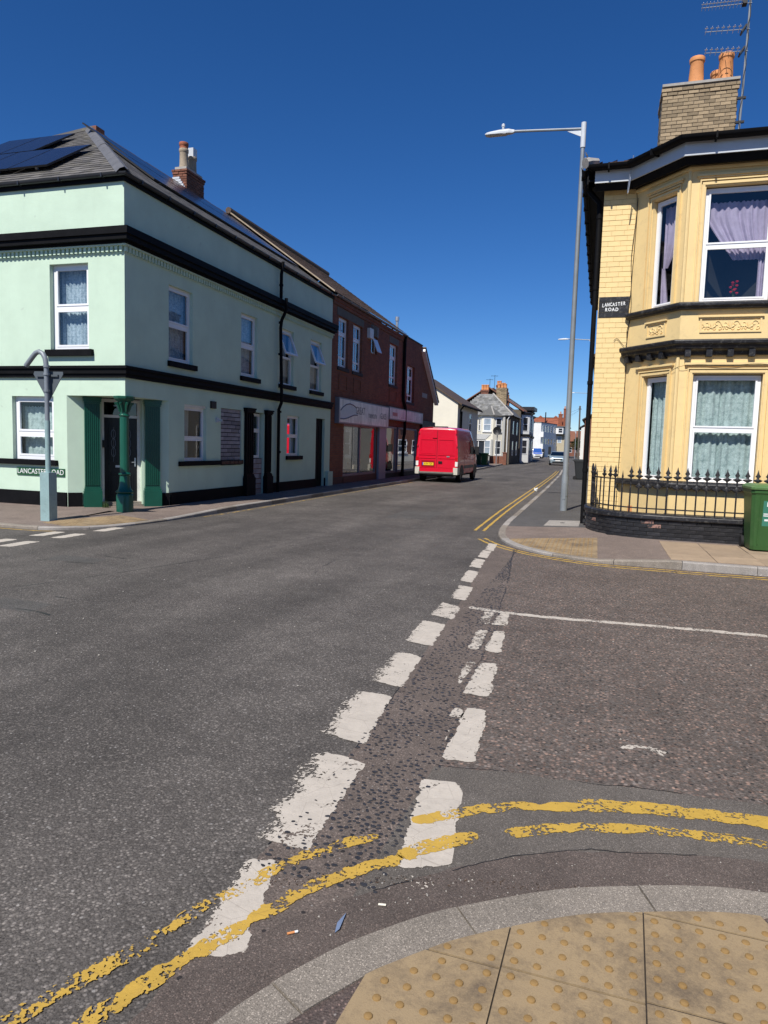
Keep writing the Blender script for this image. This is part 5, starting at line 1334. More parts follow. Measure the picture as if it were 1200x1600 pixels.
def finial(mb, z, big=1.42):
    n = 8
    def ring(rx, ry, zz): return [(rx * math.cos(2 * PI * k / n), ry * math.sin(2 * PI * k / n), zz) for k in range(n)]
    prof = [(.012, .012, z), (.020, .018, z + .02), (.046 * big, .026, z + .045), (.052 * big, .028, z + .06), (.024, .020, z + .078), (.020, .018, z + .10), (.030 * big, .022, z + .125), (.026, .020, z + .15), (.012, .012, z + .19), (.002, .002, z + .235)]
    mb.rings([ring(*p) for p in prof])
def bar_mesh(kind):
    mb = MB(); r = .0145
    if kind == 'plain': mb.tube([(0, 0, .56), (0, 0, 1.14)], r, 6)
    elif kind == 'post': mb.tube([(0, 0, .56), (0, 0, 1.2)], .017, 8); finial(mb, 1.16, 1.5)
    else:
        mb.tube([(0, 0, .56), (0, 0, 1.2)], r, 6)
        if kind != 'broken': finial(mb, 1.16)
        else: mb.rings([[(rr * math.cos(q * PI / 3), rr * .7 * math.sin(q * PI / 3), zz) for q in range(6)] for rr, zz in ((.012, 1.16), (.022, 1.19), (.012, 1.24), (.002, 1.30))])
        if kind == 'double':
            n = 8; mb.rings([[(a * math.cos(2 * PI * k / n), b * math.sin(2 * PI * k / n), zz) for k in range(n)] for a, b, zz in ((.012, .012, .99), (.066, .024, 1.02), (.07, .026, 1.035), (.03, .02, 1.06), (.012, .012, 1.09))])
    return mb.mesh('bar', Vector((0, 0, 0)), BLACKW, True)
bars = {k: bar_mesh(k) for k in ('plain', 'spear', 'double', 'broken', 'post')}
s = .06; i = 0
while s < RSl[-1] - .02:
    p = along(RP, RSl, s); t = (along(RP, RSl, s + .03) - along(RP, RSl, s - .03)).normalized()
    kd = 'broken' if i in (2, 4, 6, 11) else 'plain' if i in (7,) else 'post' if i % 8 == 0 and i > 8 else 'double' if s > 2.0 else 'spear'
    o = inst(bars[kd], 'bar', rl, (p.x, p.y, 0), math.atan2(t.y, t.x)); o.rotation_euler[0] = R.uniform(-.015, .015)
    s += .158; i += 1
# rubble in the front area
mb = MB(); mb.box(.55, .63, 14.15, 14.22, .1, .62); mb.build('clay_pipe', TERRA, yh, bevel=.02)

# ------------------------------------------------------------------ wheelie bin by the wall
def wheelie(name, label, loc, rot, body, lidm, group=None, sticker=False, hgt=1.06):
    t = thing(name, label, 'wheelie bin', loc, group); t.rotation_euler = (0, 0, rot)
    def loc_build(mb, nm, mat, par, **k):
        o = bpy.data.objects.new(nm, mb.mesh(nm, Vector((0, 0, 0)), mat, k.get('smooth', False))); col.objects.link(o); o.parent = par
        if k.get('bevel'): b = o.modifiers.new('bevel', 'BEVEL'); b.width = k['bevel']; b.segments = 2; b.limit_method = 'ANGLE'
        return o
    mb = MB()
    def rr(w, d0, d1, z, c=.05):
        return [(-w + c, d0, z), (w - c, d0, z), (w, d0 + c, z), (w, d1 - c, z), (w - c, d1, z), (-w + c, d1, z), (-w, d1 - c, z), (-w, d0 + c, z)]
    mb.rings([rr(.225, -.27, .20, .03), rr(.235, -.28, .22, .10), rr(.272, -.335, .31, .90), rr(.275, -.34, .32, .93), rr(.285, -.352, .335, .935), rr(.285, -.352, .335, .985)])
    b = loc_build(mb, 'bin_body', body, t, bevel=.01)
    mb = MB(); mb.rings([rr(.285, -.355, .36, .988, .04), rr(.295, -.37, .37, .992, .04), rr(.295, -.37, .37, 1.03, .04), rr(.26, -.33, .34, 1.06, .04), rr(.22, -.28, .30, 1.075, .04)]); l = loc_build(mb, 'lid', lidm, t, bevel=.006)
    mb = MB(); mb.tube([(-.22, .37, .98), (-.22, .43, 1.0), (.22, .43, 1.0), (.22, .37, .98)], .014, 6); loc_build(mb, 'handle', lidm, t, smooth=True)
    for sx in (-1, 1):
        mb = MB(); n = 16; c = (sx * .25, .26, .10)
        mb.rings([[(c[0] + x, c[1] + r * math.cos(2 * PI * k / n), c[2] + r * math.sin(2 * PI * k / n)) for k in range(n)] for x, r in ((-.025, .06), (-.025, .095), (-.02, .10), (.02, .10), (.025, .095), (.025, .06))]); loc_build(mb, 'wheel', RUBBER, t, smooth=True)
    if hgt:
        for x in (-.14, .14):
            mb = MB(); mb.obox((x - .008, -.292, .12), (.016, 0, 0), (0, .02, 0), (0, -.058, .78)); loc_build(mb, 'front_rib', body, t)
    if sticker:
        mb = MB(); mb.obox((-.10, -.3035, .42), (.26, 0, 0), (0, .004, 0), (0, -.029, .40)); s_ = loc_build(mb, 'sticker', paint("teal_sticker", (.05, .20, .14), .4), t)
        for k, (xx, ww, zz, hh) in enumerate(((-.02, .14, .70, .035), (-.05, .03, .73, .07), (-.09, .20, .605, .016), (-.09, .20, .575, .016), (-.07, .13, .50, .03))):
            mb = MB(); yy = -.3045 - (zz - .42) * .0725; mb.obox((xx, yy - .002, zz), (ww, 0, 0), (0, .003, 0), (0, -.0725 * hh, hh)); loc_build(mb, 'sticker_print', WHITEL, s_)
    return t
wheelie('wheelie_bin', 'mid green wheelie bin with stickered front standing by the black railings', (2.585, 12.62, .115), .03, BINGR, BINLID, sticker=True)

# ------------------------------------------------------------------ dark red brick shop building
FS = Fac((-9.4, 0, 0), (0, 1, 0))
shop = thing('brick_shop_building', 'dark red brick shop building with tall white windows beside the mint house', 'shop building', (-9.4, 23.96, 0))
sops = [(24.58, 25.64, 4.46, 6.28), (26.18, 27.26, 4.46, 6.28), (28.42, 29.24, 5.45, 6.16), (31.14, 32.40, 4.40, 6.25), (34.15, 35.58, 3.8, 5.62)]
gops = [(25.35, 29.55, .38, 2.40), (30.75, 36.7, .32, 2.52)]
mb = MB(); FS.wall(mb, 23.96, 37.0, 0, 6.86, sops + gops, .16)
Fac((0, 37.0, 0), (-1, 0, 0)).wall(mb, 9.4, 18, 0, 6.86); Fac((-18, 0, 0), (0, -1, 0)).wall(mb, -37, -23.96, 0, 6.8)
# a shallow step in the parapet part, pilaster strips and recessed panels
FS.wall(mb, 33.62, 37.0, 2.9, 6.9, [sops[4]], .05, d=.03); mb.quad(FS.P(33.62, 2.9, 0), FS.P(33.62, 6.9, 0), FS.P(33.62, 6.9, .03), FS.P(33.62, 2.9, .03))
mb.build('brick_wall', BRICKD, shop)
mb = MB()
DSTONE = paint("dark_stone", (.13, .12, .10), .85, .2, 4, .2)
for (a, b, z) in ((24.4, 27.4, 6.30), (31.0, 32.55, 6.27)): mb = MB(); FS.box(mb, a, b, z, z + .28, -.02, .012); mb.build('stone_lintel', DSTONE, shop)
mb = MB()
for (a, b) in ((24.7, 25.6), (26.3, 27.2), (31.2, 32.4)):
    FS.frame(mb, a, b, 3.62, 4.2, .06, 0, .025)
mb.build('brick_panel_frame', BRICKD, shop)
mb = MB(); FS.box(mb, 23.96, 33.6, 6.62, 6.74, 0, .04); FS.box(mb, 23.96, 33.6, 6.74, 6.86, 0, .07); mb.build('brick_cornice', BRICKD, shop)
mb = MB(); FS.box(mb, 33.6, 37.02, 6.9, 6.97, -.3, .06); mb.build('parapet_coping', paint("dark_coping", (.05, .045, .042), .8, .2, 4, .2), shop)
for k, (a, b, z0, z1) in enumerate((sops[0], sops[1], sops[3], sops[4])):
    w_ = window(FS, shop, a, b, z0, z1, .10, .68, False, vsplit=(.5,), fw=.07, sash=True)
    mb = MB(); zz = z0 + (z1 - z0) * .2; FS.box(mb, a + .07, b - .07, zz - .035, zz + .035, -.17, -.10); mb.build('transom', WHITEU, w_)
    sill(FS, shop, a - .06, b + .06, z0 - .12, z0, .05, paint("dark_sill", (.04, .035, .033), .8) if k == 0 else bpy.data.materials['dark_sill'])
window(FS, shop, 28.42, 29.24, 5.45, 6.16, .10, None, False, fw=.06)
mb = MB(); mb.obox(FS.P(28.5, 6.05, .02), FS.U * .6, FS.N * .22 + Vector((0, 0, -.55)), FS.N * .03); mb.build('open_vent_sash', WHITEU, shop)
mb = MB(); FS.box(mb, 28.36, 29.30, 6.18, 6.68, 0, .02)
for k in range(7): mb.obox(FS.P(28.4, 6.21 + .065 * k, .02), FS.U * .86, FS.N * .05 + Vector((0, 0, -.03)), Vector((0, 0, .012)))
mb.build('louvre_vent', paint("grey_louvre", (.16, .16, .17), .5), shop)
mb = MB(); FS.box(mb, 27.86, 28.32, 5.98, 6.38, 0, .13); mb.build('alarm_box', WHITEW, shop, bevel=.015)
gutter(shop, [(-9.28, 23.98, 6.93), (-9.28, 33.6, 6.93)], .07, mat=paint("old_gutter", (.16, .15, .15), .5, .3, 5, .2))
mb = MB(); P = FS.P; mb.tube([P(33.35, 6.9, .12), P(33.35, 6.7, .09), P(33.35, 4.05, .09), P(33.35, 3.8, .10), P(33.62, 3.5, .13), P(33.62, 2.2, .13), P(33.55, 2.0, .1), P(33.55, .12, .1)], .075, 10); mb.build('downpipe', BLACKP, shop, smooth=True)
mb = MB(); mb.tube([(-9.9, 33.9, 6.6), (-9.9, 33.9, 7.75)], .07, 10); mb.tube([(-9.9, 33.9, 7.7), (-9.9, 33.9, 7.9)], .10, 10); mb.build('metal_flue', ALU, shop, smooth=True)
# roof
rf = MB(); rf.quad((-9.3, 23.9, 7.0), (-9.3, 33.6, 7.0), (-13.55, 33.6, 10.0), (-13.55, 23.9, 10.0)); rf.quad((-18, 23.9, 7.0), (-13.55, 23.9, 10.0), (-13.55, 33.6, 10.0), (-18, 33.6, 7.0)); rf.quad((-9.4, 33.6, 6.6), (-13.55, 33.6, 10.0), (-18, 33.6, 6.6)); rf.quad((-9.4, 23.94, 6.6), (-13.55, 23.94, 10.0), (-18, 23.94, 6.6)); rf.quad((-9.42, 33.6, 6.8), (-9.42, 37, 6.8), (-18, 37, 6.8), (-18, 33.6, 6.8))
srf = rf.build('roof', TILE, shop)
sl3 = math.hypot(4.25, 3.0)
mm, tt = slates((-9.3, 23.9, 7.0), (0, 1, 0), (-4.25, 0, 3.0), 43, int(sl3 / .25), .225, .25, lambda v: (0, 9.7), t=.010, jit=.01)
o = mm.build('roof_tiles', TILE, srf); o['kind'] = 'stuff'; set_tone(o, tt)
mb = MB(); mb.obox((-9.3, 23.86, 6.98), (-4.25, 0, 3.0), (0, .12, 0), (0, 0, .05)); mb.build('verge', TERRAG, srf)
mb = MB(); mb.tube([(-13.55, 23.85, 10.04), (-13.55, 33.7, 10.04)], .12, 8); mb.build('ridge', TILE, srf)
# shopfronts
mb = MB(); FS.box(mb, 24.0, 25.34, .1, .38, 0, .02); FS.box(mb, 25.34, 29.56, .1, .38, 0, .03); FS.box(mb, 30.75, 36.8, .1, .32, 0, .03); mb.build('stall_riser', DARKP, shop)
mb = MB()
for u in (25.36, 27.35, 29.45): FS.box(mb, u, u + .09, .38, 2.40, -.12, -.03)
FS.box(mb, 25.45, 29.45, 2.32, 2.40, -.12, -.03); FS.box(mb, 25.45, 29.45, .38, .46, -.12, -.03)
for u in (30.80, 32.65, 33.0, 36.55): FS.box(mb, u, u + .10, .32, 2.50, -.12, -.03)
FS.box(mb, 30.9, 32.65, 2.42, 2.50, -.12, -.03); FS.box(mb, 33.1, 36.55, 2.42, 2.50, -.12, -.03); FS.box(mb, 30.9, 32.65, .32, .42, -.12, -.03); FS.box(mb, 33.1, 36.55, .32, .42, -.12, -.03)
mb.build('shopfront_frame', SHADEGL, shop)
for a, b, z0, z1, dp in ((25.45, 27.35, .44, 2.34, .34), (27.44, 29.45, .44, 2.34, .60), (30.9, 32.65, .42, 2.42, 0), (33.1, 36.55, .42, 2.42, 0)):
    mb = MB(); mb.quad(FS.P(a, z0, -.10 - dp), FS.P(b, z0, -.08), FS.P(b, z1, -.08), FS.P(a, z1, -.10 - dp)); mb.build('shop_window', GLASSR, shop)
mb = MB(); FS.box(mb, 29.62, 30.66, .1, 2.40, 0, .10); mb.build('grey_pier', paint("lilac_grey_panel", (.26, .27, .34), .4, .1, 3, .05), shop, bevel=.01)
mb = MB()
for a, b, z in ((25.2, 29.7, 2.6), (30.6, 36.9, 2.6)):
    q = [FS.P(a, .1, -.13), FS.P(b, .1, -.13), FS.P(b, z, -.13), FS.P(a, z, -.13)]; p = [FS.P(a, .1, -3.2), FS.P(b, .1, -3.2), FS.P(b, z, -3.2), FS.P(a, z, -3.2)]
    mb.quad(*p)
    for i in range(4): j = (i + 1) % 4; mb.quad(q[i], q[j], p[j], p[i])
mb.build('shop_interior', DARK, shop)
mb = MB()
for k in range(7): y = 25.7 + .5 * k; FS.box(mb, y, y + .36, .12, .75 + .1 * (k % 3), -.95, -.5)
mb.build('display_stand', paint("display_grey", (.10, .10, .13), .7), shop)
def fascia(name, label, u0, u1, z0, z1, mat):
    t = thing(name, label, 'shop sign', FS.P((u0 + u1) / 2, (z0 + z1) / 2, .08))
    mb = MB(); FS.box(mb, u0, u1, z0, z1, .005, .17); mb.build('sign_box', SHADEGL, t, bevel=.01)
    mb = MB(); FS.box(mb, u0 + .07, u1 - .07, z0 + .05, z1 - .05, .165, .178); mb.build('print_panel', mat, t)
    return t
s1 = fascia('shop_fascia', 'large pale grey shop fascia with faded photo print and dark lettering', 24.36, 30.70, 2.385, 3.33, PRINT1)
up_ = [(24.5, 2.86), (24.75, 2.98), (25.1, 3.10), (25.5, 3.15), (25.9, 3.12), (26.25, 3.04)]; lo_ = [(24.5, 2.55), (24.9, 2.56), (25.3, 2.61), (25.7, 2.69), (26.05, 2.75), (26.4, 2.76)]
for ln in (up_, lo_): mb = MB(); mb.tube([FS.P(u, z, .18) for u, z in ln], .022, 5); mb.build('curved_outline', PRINTD, s1)
mb = MB(); mb.extrude([FS.P(u, z, .1785) for u, z in up_ + lo_[::-1]], FS.N * .0015); mb.build('pale_shape', PRINTL, s1)
text("GREAT", .42, FS, 26.75, 2.93, .18, PRINTD, s1, sx=.85); text("YARMOUTH", .26, FS, 28.35, 2.80, .18, PRINTD, s1, sx=.8); text("GLASS", .36, FS, 29.85, 2.86, .18, PRINTD, s1, sx=.85)
s2 = fascia('shop_fascia', 'smaller blue grey shop fascia with white and red lettering', 30.78, 37.1, 2.795, 3.37, PRINT2)
text("LA", .36, FS, 32.75, 3.04, .18, WHITEL, s2); text("H", .40, FS, 36.3, 3.03, .18, WHITEL, s2); text("F", .36, FS, 35.55, 3.03, .18, WHITEL, s2)
mb = MB(); FS.box(mb, 31.3, 32.1, 2.98, 3.14, .18, .184); mb.build('red_lettering', PRINTR, s2)
mb = MB(); FS.box(mb, 32.4, 35.2, 2.86, 2.90, .18, .184); mb.build('white_underline', WHITEL, s2)
# gabled building beyond the shops
gb = thing('gabled_brick_house', 'narrow dark brick house with steep white bargeboard beyond the shop parapet', 'house', (-9.4, 37.02, 0))
mb = MB(); q = [FS.P(37.03, 0), FS.P(40.2, 0), FS.P(40.2, 4.2), FS.P(38.4, 5.55), FS.P(37.03, 6.55)]
mb.quad(*q); Fac((0, 40.2, 0), (-1, 0, 0)).wall(mb, 9.4, 18, 0, 4.2); Fac((0, 37.03, 0), (1, 0, 0)).wall(mb, -18, -9.4, 0, 6.5); mb.build('gable_wall', BRICKD, gb)
mb = MB(); mb.obox(FS.P(36.9, 6.62, .0), Vector((0, 3.55, -2.62)), FS.N * .22, Vector((0, .06, .17))); mb.build('bargeboard', WHITEW, gb)
mb = MB(); mb.obox(FS.P(36.9, 6.80, .26), Vector((0, 3.6, -2.65)), FS.N * -8, Vector((0, .03, .06))); mb.build('roof', TILE, gb)
window(FS, gb, 37.5, 38.4, 3.15, 4.25, .02, .5, False, fw=.07, room=False); mb = MB(); FS.box(mb, 37.4, 38.5, 4.26, 4.5, 0, .02); mb.build('lintel', CEMENT, gb)
mb = MB(); FS.box(mb, 37.2, 40.2, .1, 2.6, .01, .06); FS.box(mb, 37.15, 40.2, 2.6, 3.0, .01, .14); mb.build('dark_shopfront', DARKP, gb)

# ------------------------------------------------------------------ vehicles
def local(mb, nm, mat, par, smooth=False, bevel=0):
    o = bpy.data.objects.new(nm, mb.mesh(nm, Vector((0, 0, 0)), mat, smooth)); col.objects.link(o); o.parent = par
    if bevel: b = o.modifiers.new('bevel', 'BEVEL'); b.width = bevel; b.segments = 2; b.limit_method = 'ANGLE'
    return o
def wheel(par, x, y, r=.34, w=.22, nm='wheel', rimm=None):
    mb = MB(); n = 24; s = 1 if x > 0 else -1
    mb.rings([[(x + s * dx, y + rr * math.cos(2 * PI * k / n), r + rr * math.sin(2 * PI * k / n)) for k in range(n)] for dx, rr in ((-w, r * .6), (-w, r * .96), (-w * .8, r), (-.03, r), (0, r * .95), (0, r * .68), (-.03, r * .66))]); wl = local(mb, nm, RUBBER, par, True)
    mb = MB(); mb.rings([[(x + s * dx, y + rr * math.cos(2 * PI * k / n), r + rr * math.sin(2 * PI * k / n)) for k in range(n)] for dx, rr in ((-.035, r * .66), (-.02, r * .62), (-.03, r * .5), (-.012, r * .2), (-.012, r * .02))]); local(mb, 'rim', rimm or ALU, wl, True)
    return wl
def loft(st, hwf):
    """rings across x for stations (y, zbottom, ztop, scale)"""
    mb = MB(); rr = []
    for y, zb, zt, k in st:
        zs = [zb + (zt - zb) * f for f in (0, .06, .3, .5, .7)] + [zt - .14, zt - .06, zt - .015]
        half = [(hwf(z) * k, z) for z in zs]; h = half[5][0]
        half[0] = (half[1][0] - .05, half[0][1]); half[6] = (h - .025, zt - .06); half[7] = (h - .10, zt - .015)
        pts = [(-x, y, z) for x, z in half] + [(-h * .5, y, zt), (h * .5, y, zt)] + [(x, y, z) for x, z in half[::-1]]
        rr.append(pts)
    mb.rings(rr); return mb
van = thing('red_van', 'red high roof panel van driving away past the shopfronts', 'van', (-7.18, 31.75, 0)); van.rotation_euler = (0, 0, math.radians(-.6))
hv = lambda z: .985 if z < 1.15 else .985 - .125 * ((z - 1.15) / 1.35) ** 1.4
mb = loft([(.02, .46, 2.40, .995), (.06, .40, 2.46, 1.0), (.5, .38, 2.52, 1), (3.2, .38, 2.53, 1), (3.65, .38, 2.44, 1), (4.15, .38, 1.95, 1), (4.6, .38, 1.42, .99), (5.05, .38, 1.22, .95), (5.3, .38, 1.02, .88), (5.4, .42, .8, .8)], hv)
body = local(mb, 'body', RED, van, True)
def rearq(x0, x1, z0, z1, y0, y1): mb.box(x0, x1, y0, y1, z0, z1)
for sx in (-1, 1):
    mb = MB(); T = lambda x, z: sx * min(x, hv(z) - .075)
    pts = [(T(.008, .62), -.012, .62), (T(2, .62), -.012, .62), (T(2, 1.15), -.012, 1.15), (T(2, 1.8), .0, 1.8), (T(2, 2.3) - sx * .0, .012, 2.34), (T(.80, 2.39), .014, 2.385), (T(.008, 2.39), .014, 2.40)]
    mb.extrude([(x, y, z) for x, y, z in pts], (0, .04, 0)); d = local(mb, 'rear_door', RED, van, bevel=.012)
    for (a, b, z0, z1) in ((.07, .77, 1.30, 1.95), (.05, .82, .66, .68), (.05, .84, 1.08, 1.10), (.05, .84, 1.23, 1.245)):
        mb = MB()
        if z1 - z0 > .1:
            for (p, q, r, s_) in ((a, a + .022, z0, z1), (b - .022, b, z0, z1), (a + .022, b - .022, z1 - .022, z1), (a + .022, b - .022, z0, z0 + .022)): mb.box(min(sx * p, sx * q), max(sx * p, sx * q), -.022 + .012 * (z0 > 1.2), .0, r, s_)
        else: mb.box(min(sx * a, sx * b), max(sx * a, sx * b), -.024, -.005, z0, z1)
        local(mb, 'door_pressing', RED, d, bevel=.006)
    for z in (.95, 1.62, 2.2):
        mb = MB(); mb.box(min(sx * (hv(z) - .06), sx * (hv(z) - .01)), max(sx * (hv(z) - .06), sx * (hv(z) - .01)), -.025, .02, z, z + .09); local(mb, 'hinge', RED, d, bevel=.008)
    mb = MB(); mb.box(min(sx * .865, sx * .985), max(sx * .865, sx * .985), -.022, .10, .74, 1.06); l = local(mb, 'tail_lamp', CLRL, van, bevel=.02)
    mb = MB(); mb.box(min(sx * .862, sx * .99), max(sx * .862, sx * .99), -.026, .11, .96, 1.14); local(mb, 'red_lens', REDL, l, bevel=.015)
    mb = MB(); mb.box(min(sx * .80, sx * 1.0), max(sx * .80, sx * 1.0), -.09, .42, .36, .68); local(mb, 'bumper_corner', BUMPW, van, bevel=.05)
    wheel(van, sx * .97, .98, .335, .2, rimm=GREYPL); wheel(van, sx * .97, 4.42, .335, .2, rimm=GREYPL)
    for y in (.98, 4.42):
        mb = MB(); n = 18; mb.rings([[(sx * xx, y + rr * math.cos(PI * k / n), .34 + rr * math.sin(PI * k / n)) for k in range(n + 1)] for xx, rr in ((.90, .40), (.993, .40), (.993, .46), (.99, .47))], cap=False, closed=False); mb.extrude([(sx * .985, y + .41 * math.cos(PI * k / n), .36 + .41 * math.sin(PI * k / n)) for k in range(n + 1)], (sx * .004, 0, 0)); local(mb, 'wheel_arch', DARKP, van)  # black disc on the flat side stands for the shaded hollow of the arch
    mb = MB(); mb.extrude([(sx * .988, 3.02, 1.30), (sx * .988, 4.22, 1.30), (sx * .955, 3.72, 1.98), (sx * .945, 3.02, 2.0)], (sx * .01, 0, 0)); local(mb, 'cab_window', GLASSC, van)
    mb = MB(); mb.box(min(sx * 1.0, sx * 1.22), max(sx * 1.0, sx * 1.22), 3.98, 4.10, 1.28, 1.68); local(mb, 'wing_mirror', DARKP, van, bevel=.03)
    mb = MB(); mb.box(min(sx * .98, sx * 1.0), max(sx * .98, sx * 1.0), 1.5, 3.9, .62, .76); local(mb, 'side_moulding', GREYPL, van, bevel=.01)
    mb = MB()
    for y in (1.55, 2.98, 4.1): mb.box(min(sx * .975, sx * .9885), max(sx * .975, sx * .9885), y, y + .012, .5, 1.2)
    local(mb, 'panel_gap', DARKP, van)
mb = MB(); mb.box(-.82, .82, -.11, .05, .36, .47); mb.box(-.80, .80, -.14, -.02, .40, .455); local(mb, 'rear_step', GREYPL, van, bevel=.02)
mb = MB(); mb.box(-.80, .80, -.02, .02, .47, .62); local(mb, 'lower_panel', RED, van, bevel=.01)
mb = MB(); mb.box(-.7, .7, .3, 4.9, .25, .45); local(mb, 'underbody', DARKP, van)
mb = MB(); mb.box(-.006, .006, -.0125, .0, .62, 2.38); local(mb, 'door_gap', DARKP, van)
mb = MB(); mb.box(-.72, -.10, -.022, -.008, .70, .98); local(mb, 'plate_recess', paint("deep_red", (.28, .004, .012), .4), van, bevel=.01)
mb = MB(); mb.box(-.665, -.145, -.034, -.022, .765, .885); pl_ = local(mb, 'number_plate', PLATEY, van)
FP = Fac((0, 0, 0), (1, 0, 0))
def ltext(s, size, x, z, y, mat, par, sx=1.0, nm='plate_lettering'):
    ORG[par.name] = Vector((0, 0, 0)); F2 = Fac((0, y, 0), (1, 0, 0)); return text(s, size, F2, x, z, .001, mat, par, nm, sx=sx)
ltext("AV04 FZK", .115, -.39, .825, -.0345, INK, pl_, .85)
mb = MB(); mb.box(-.665, -.62, -.0365, -.033, .765, .885); local(mb, 'plate_band', BLUEP, pl_)
mb = MB(); mb.box(.08, .26, -.045, -.008, .86, .96); mb.box(.10, .24, -.06, -.03, .90, .93); local(mb, 'door_pull', DARKP, van, bevel=.008)
mb = MB(); mb.box(.46, .60, -.03, -.008, 1.155, 1.20); local(mb, 'badge', ALU, van)
mb = MB(); mb.box(-.22, -.02, -.006, .02, 1.985, 2.02); local(mb, 'high_brake_lamp', paint("dark_red_lens", (.10, .005, .008), .2), van)
mb = MB(); mb.quad((-.82, 3.72, 2.36), (.82, 3.72, 2.36), (.90, 4.58, 1.46), (-.90, 4.58, 1.46)); o = local(mb, 'windscreen', GLASSC, van); o.location = (0, .03, .03)
mb = MB(); mb.box(-.7, .2, 1.0, 1.3, 2.53, 2.58); local(mb, 'roof_vent', DARKP, van, bevel=.02)

def car(name, label, loc, rot, paintm, L=4.4, W=1.8, H=1.45, screen=None, tall=False, stripe=None, plate="", cat='car'):
    t = thing(name, label, cat, loc); t.rotation_euler = (0, 0, rot); w = W / 2
    mb = loft([(0, .28, .66, .78), (.06, .22, .76, .90), (.35, .20, .84, .97), (1.0, .20, .96, 1), (1.3, .20, 1.0, 1), (L - .7, .20, 1.06, 1), (L - .15, .24, 1.0, .95), (L, .34, .80, .86)], lambda z: w - (.06 if z < .4 else 0) - max(0, z - .8) * .12)
    b = local(mb, 'body', paintm, t, True)
    hb = [(1.05, .98), (1.85 if not tall else 1.5, H - .05), (2.1 if not tall else 1.8, H), (L - 1.2 if not tall else L - .4, H - .01), (L - .35 if not tall else L - .1, 1.04)]
    rr = []
    for y, z in hb:
        k = (z - .95) / (H - .95); x = w - .06 - .20 * k; rr.append([(-w + .05, y, .94), (-x - .02, y, z - .05 * k), (-x + .08 * k, y, z), (x - .08 * k, y, z), (x + .02, y, z - .05 * k), (w - .05, y, .94)])
    mb = MB(); mb.rings(rr); local(mb, 'cabin', paintm, t, True)
    a, c = hb[0], hb[1]; 
    def sp(f, g): 
        y = a[0] + (c[0] - a[0]) * f; z = a[1] + (c[1] - a[1]) * f; x = (w - .10 - .17 * f) * g; return (x, y - .025, z + .03)
    mb = MB(); mb.quad(sp(.04, -1), sp(.04, 1), sp(.95, 1), sp(.95, -1)); local(mb, 'windscreen', screen or GLASSC, t)
    for s in (-1, 1):
        xg = lambda z: s * (w - .045 - .20 * (z - .95) / (H - .95)); y0, y1 = hb[0][0] + .25, hb[-1][0] - .1
        mb = MB(); mb.extrude([(xg(1.0), y0, 1.0), (xg(1.0), y1, 1.02), (xg(H - .1), hb[3][0] - .1, H - .1), (xg(H - .1), hb[1][0] + .12, H - .1)], (s * .012, 0, 0)); local(mb, 'side_window', GLASSC, t)
        mb = MB(); mb.box(min(s * w * .62, s * w * .93), max(s * w * .62, s * w * .93), .0, .22, .60, .74); local(mb, 'headlamp', CLRL, t, bevel=.03)
        mb = MB(); mb.box(min(s * (w - .03), s * (w + .16)), max(s * (w - .03), s * (w + .16)), 1.3, 1.42, .96, 1.08); local(mb, 'wing_mirror', paintm, t, bevel=.03)
        wheel(t, s * (w - .005), .82, .31, .2); wheel(t, s * (w - .005), L - .85, .31, .2)
    mb = MB(); mb.box(-w * .52, w * .52, -.015, .05, .56, .70); mb.box(-w * .62, w * .62, -.02, .06, .24, .40); local(mb, 'grille', DARKP, t, bevel=.02)
    mb = MB(); mb.box(-.26, .26, -.035, -.015, .44, .55); p = local(mb, 'number_plate', PLATEW, t)
    if stripe:
        mb = MB(); mb.quad((-w * .8, .14, .815), (w * .8, .14, .815), (w * .88, 1.0, .985), (-w * .88, 1.0, .985)); local(mb, 'blue_bonnet', stripe, t)
    return t
car('silver_car', 'pale silver blue car coming towards us in the right lane', (-4.25, 76.5, 0), math.radians(4), SILV)
car('white_estate_car', 'white car with blue bonnet and blue windscreen far along the street', (-10.7, 129, 0), math.radians(10), VWHITE, L=4.3, W=1.85, H=1.85, tall=True, stripe=BLUEP, screen=paint("blue_tinted_screen", (.03, .09, .32), .1, .1, 3, 0, coat=.6))

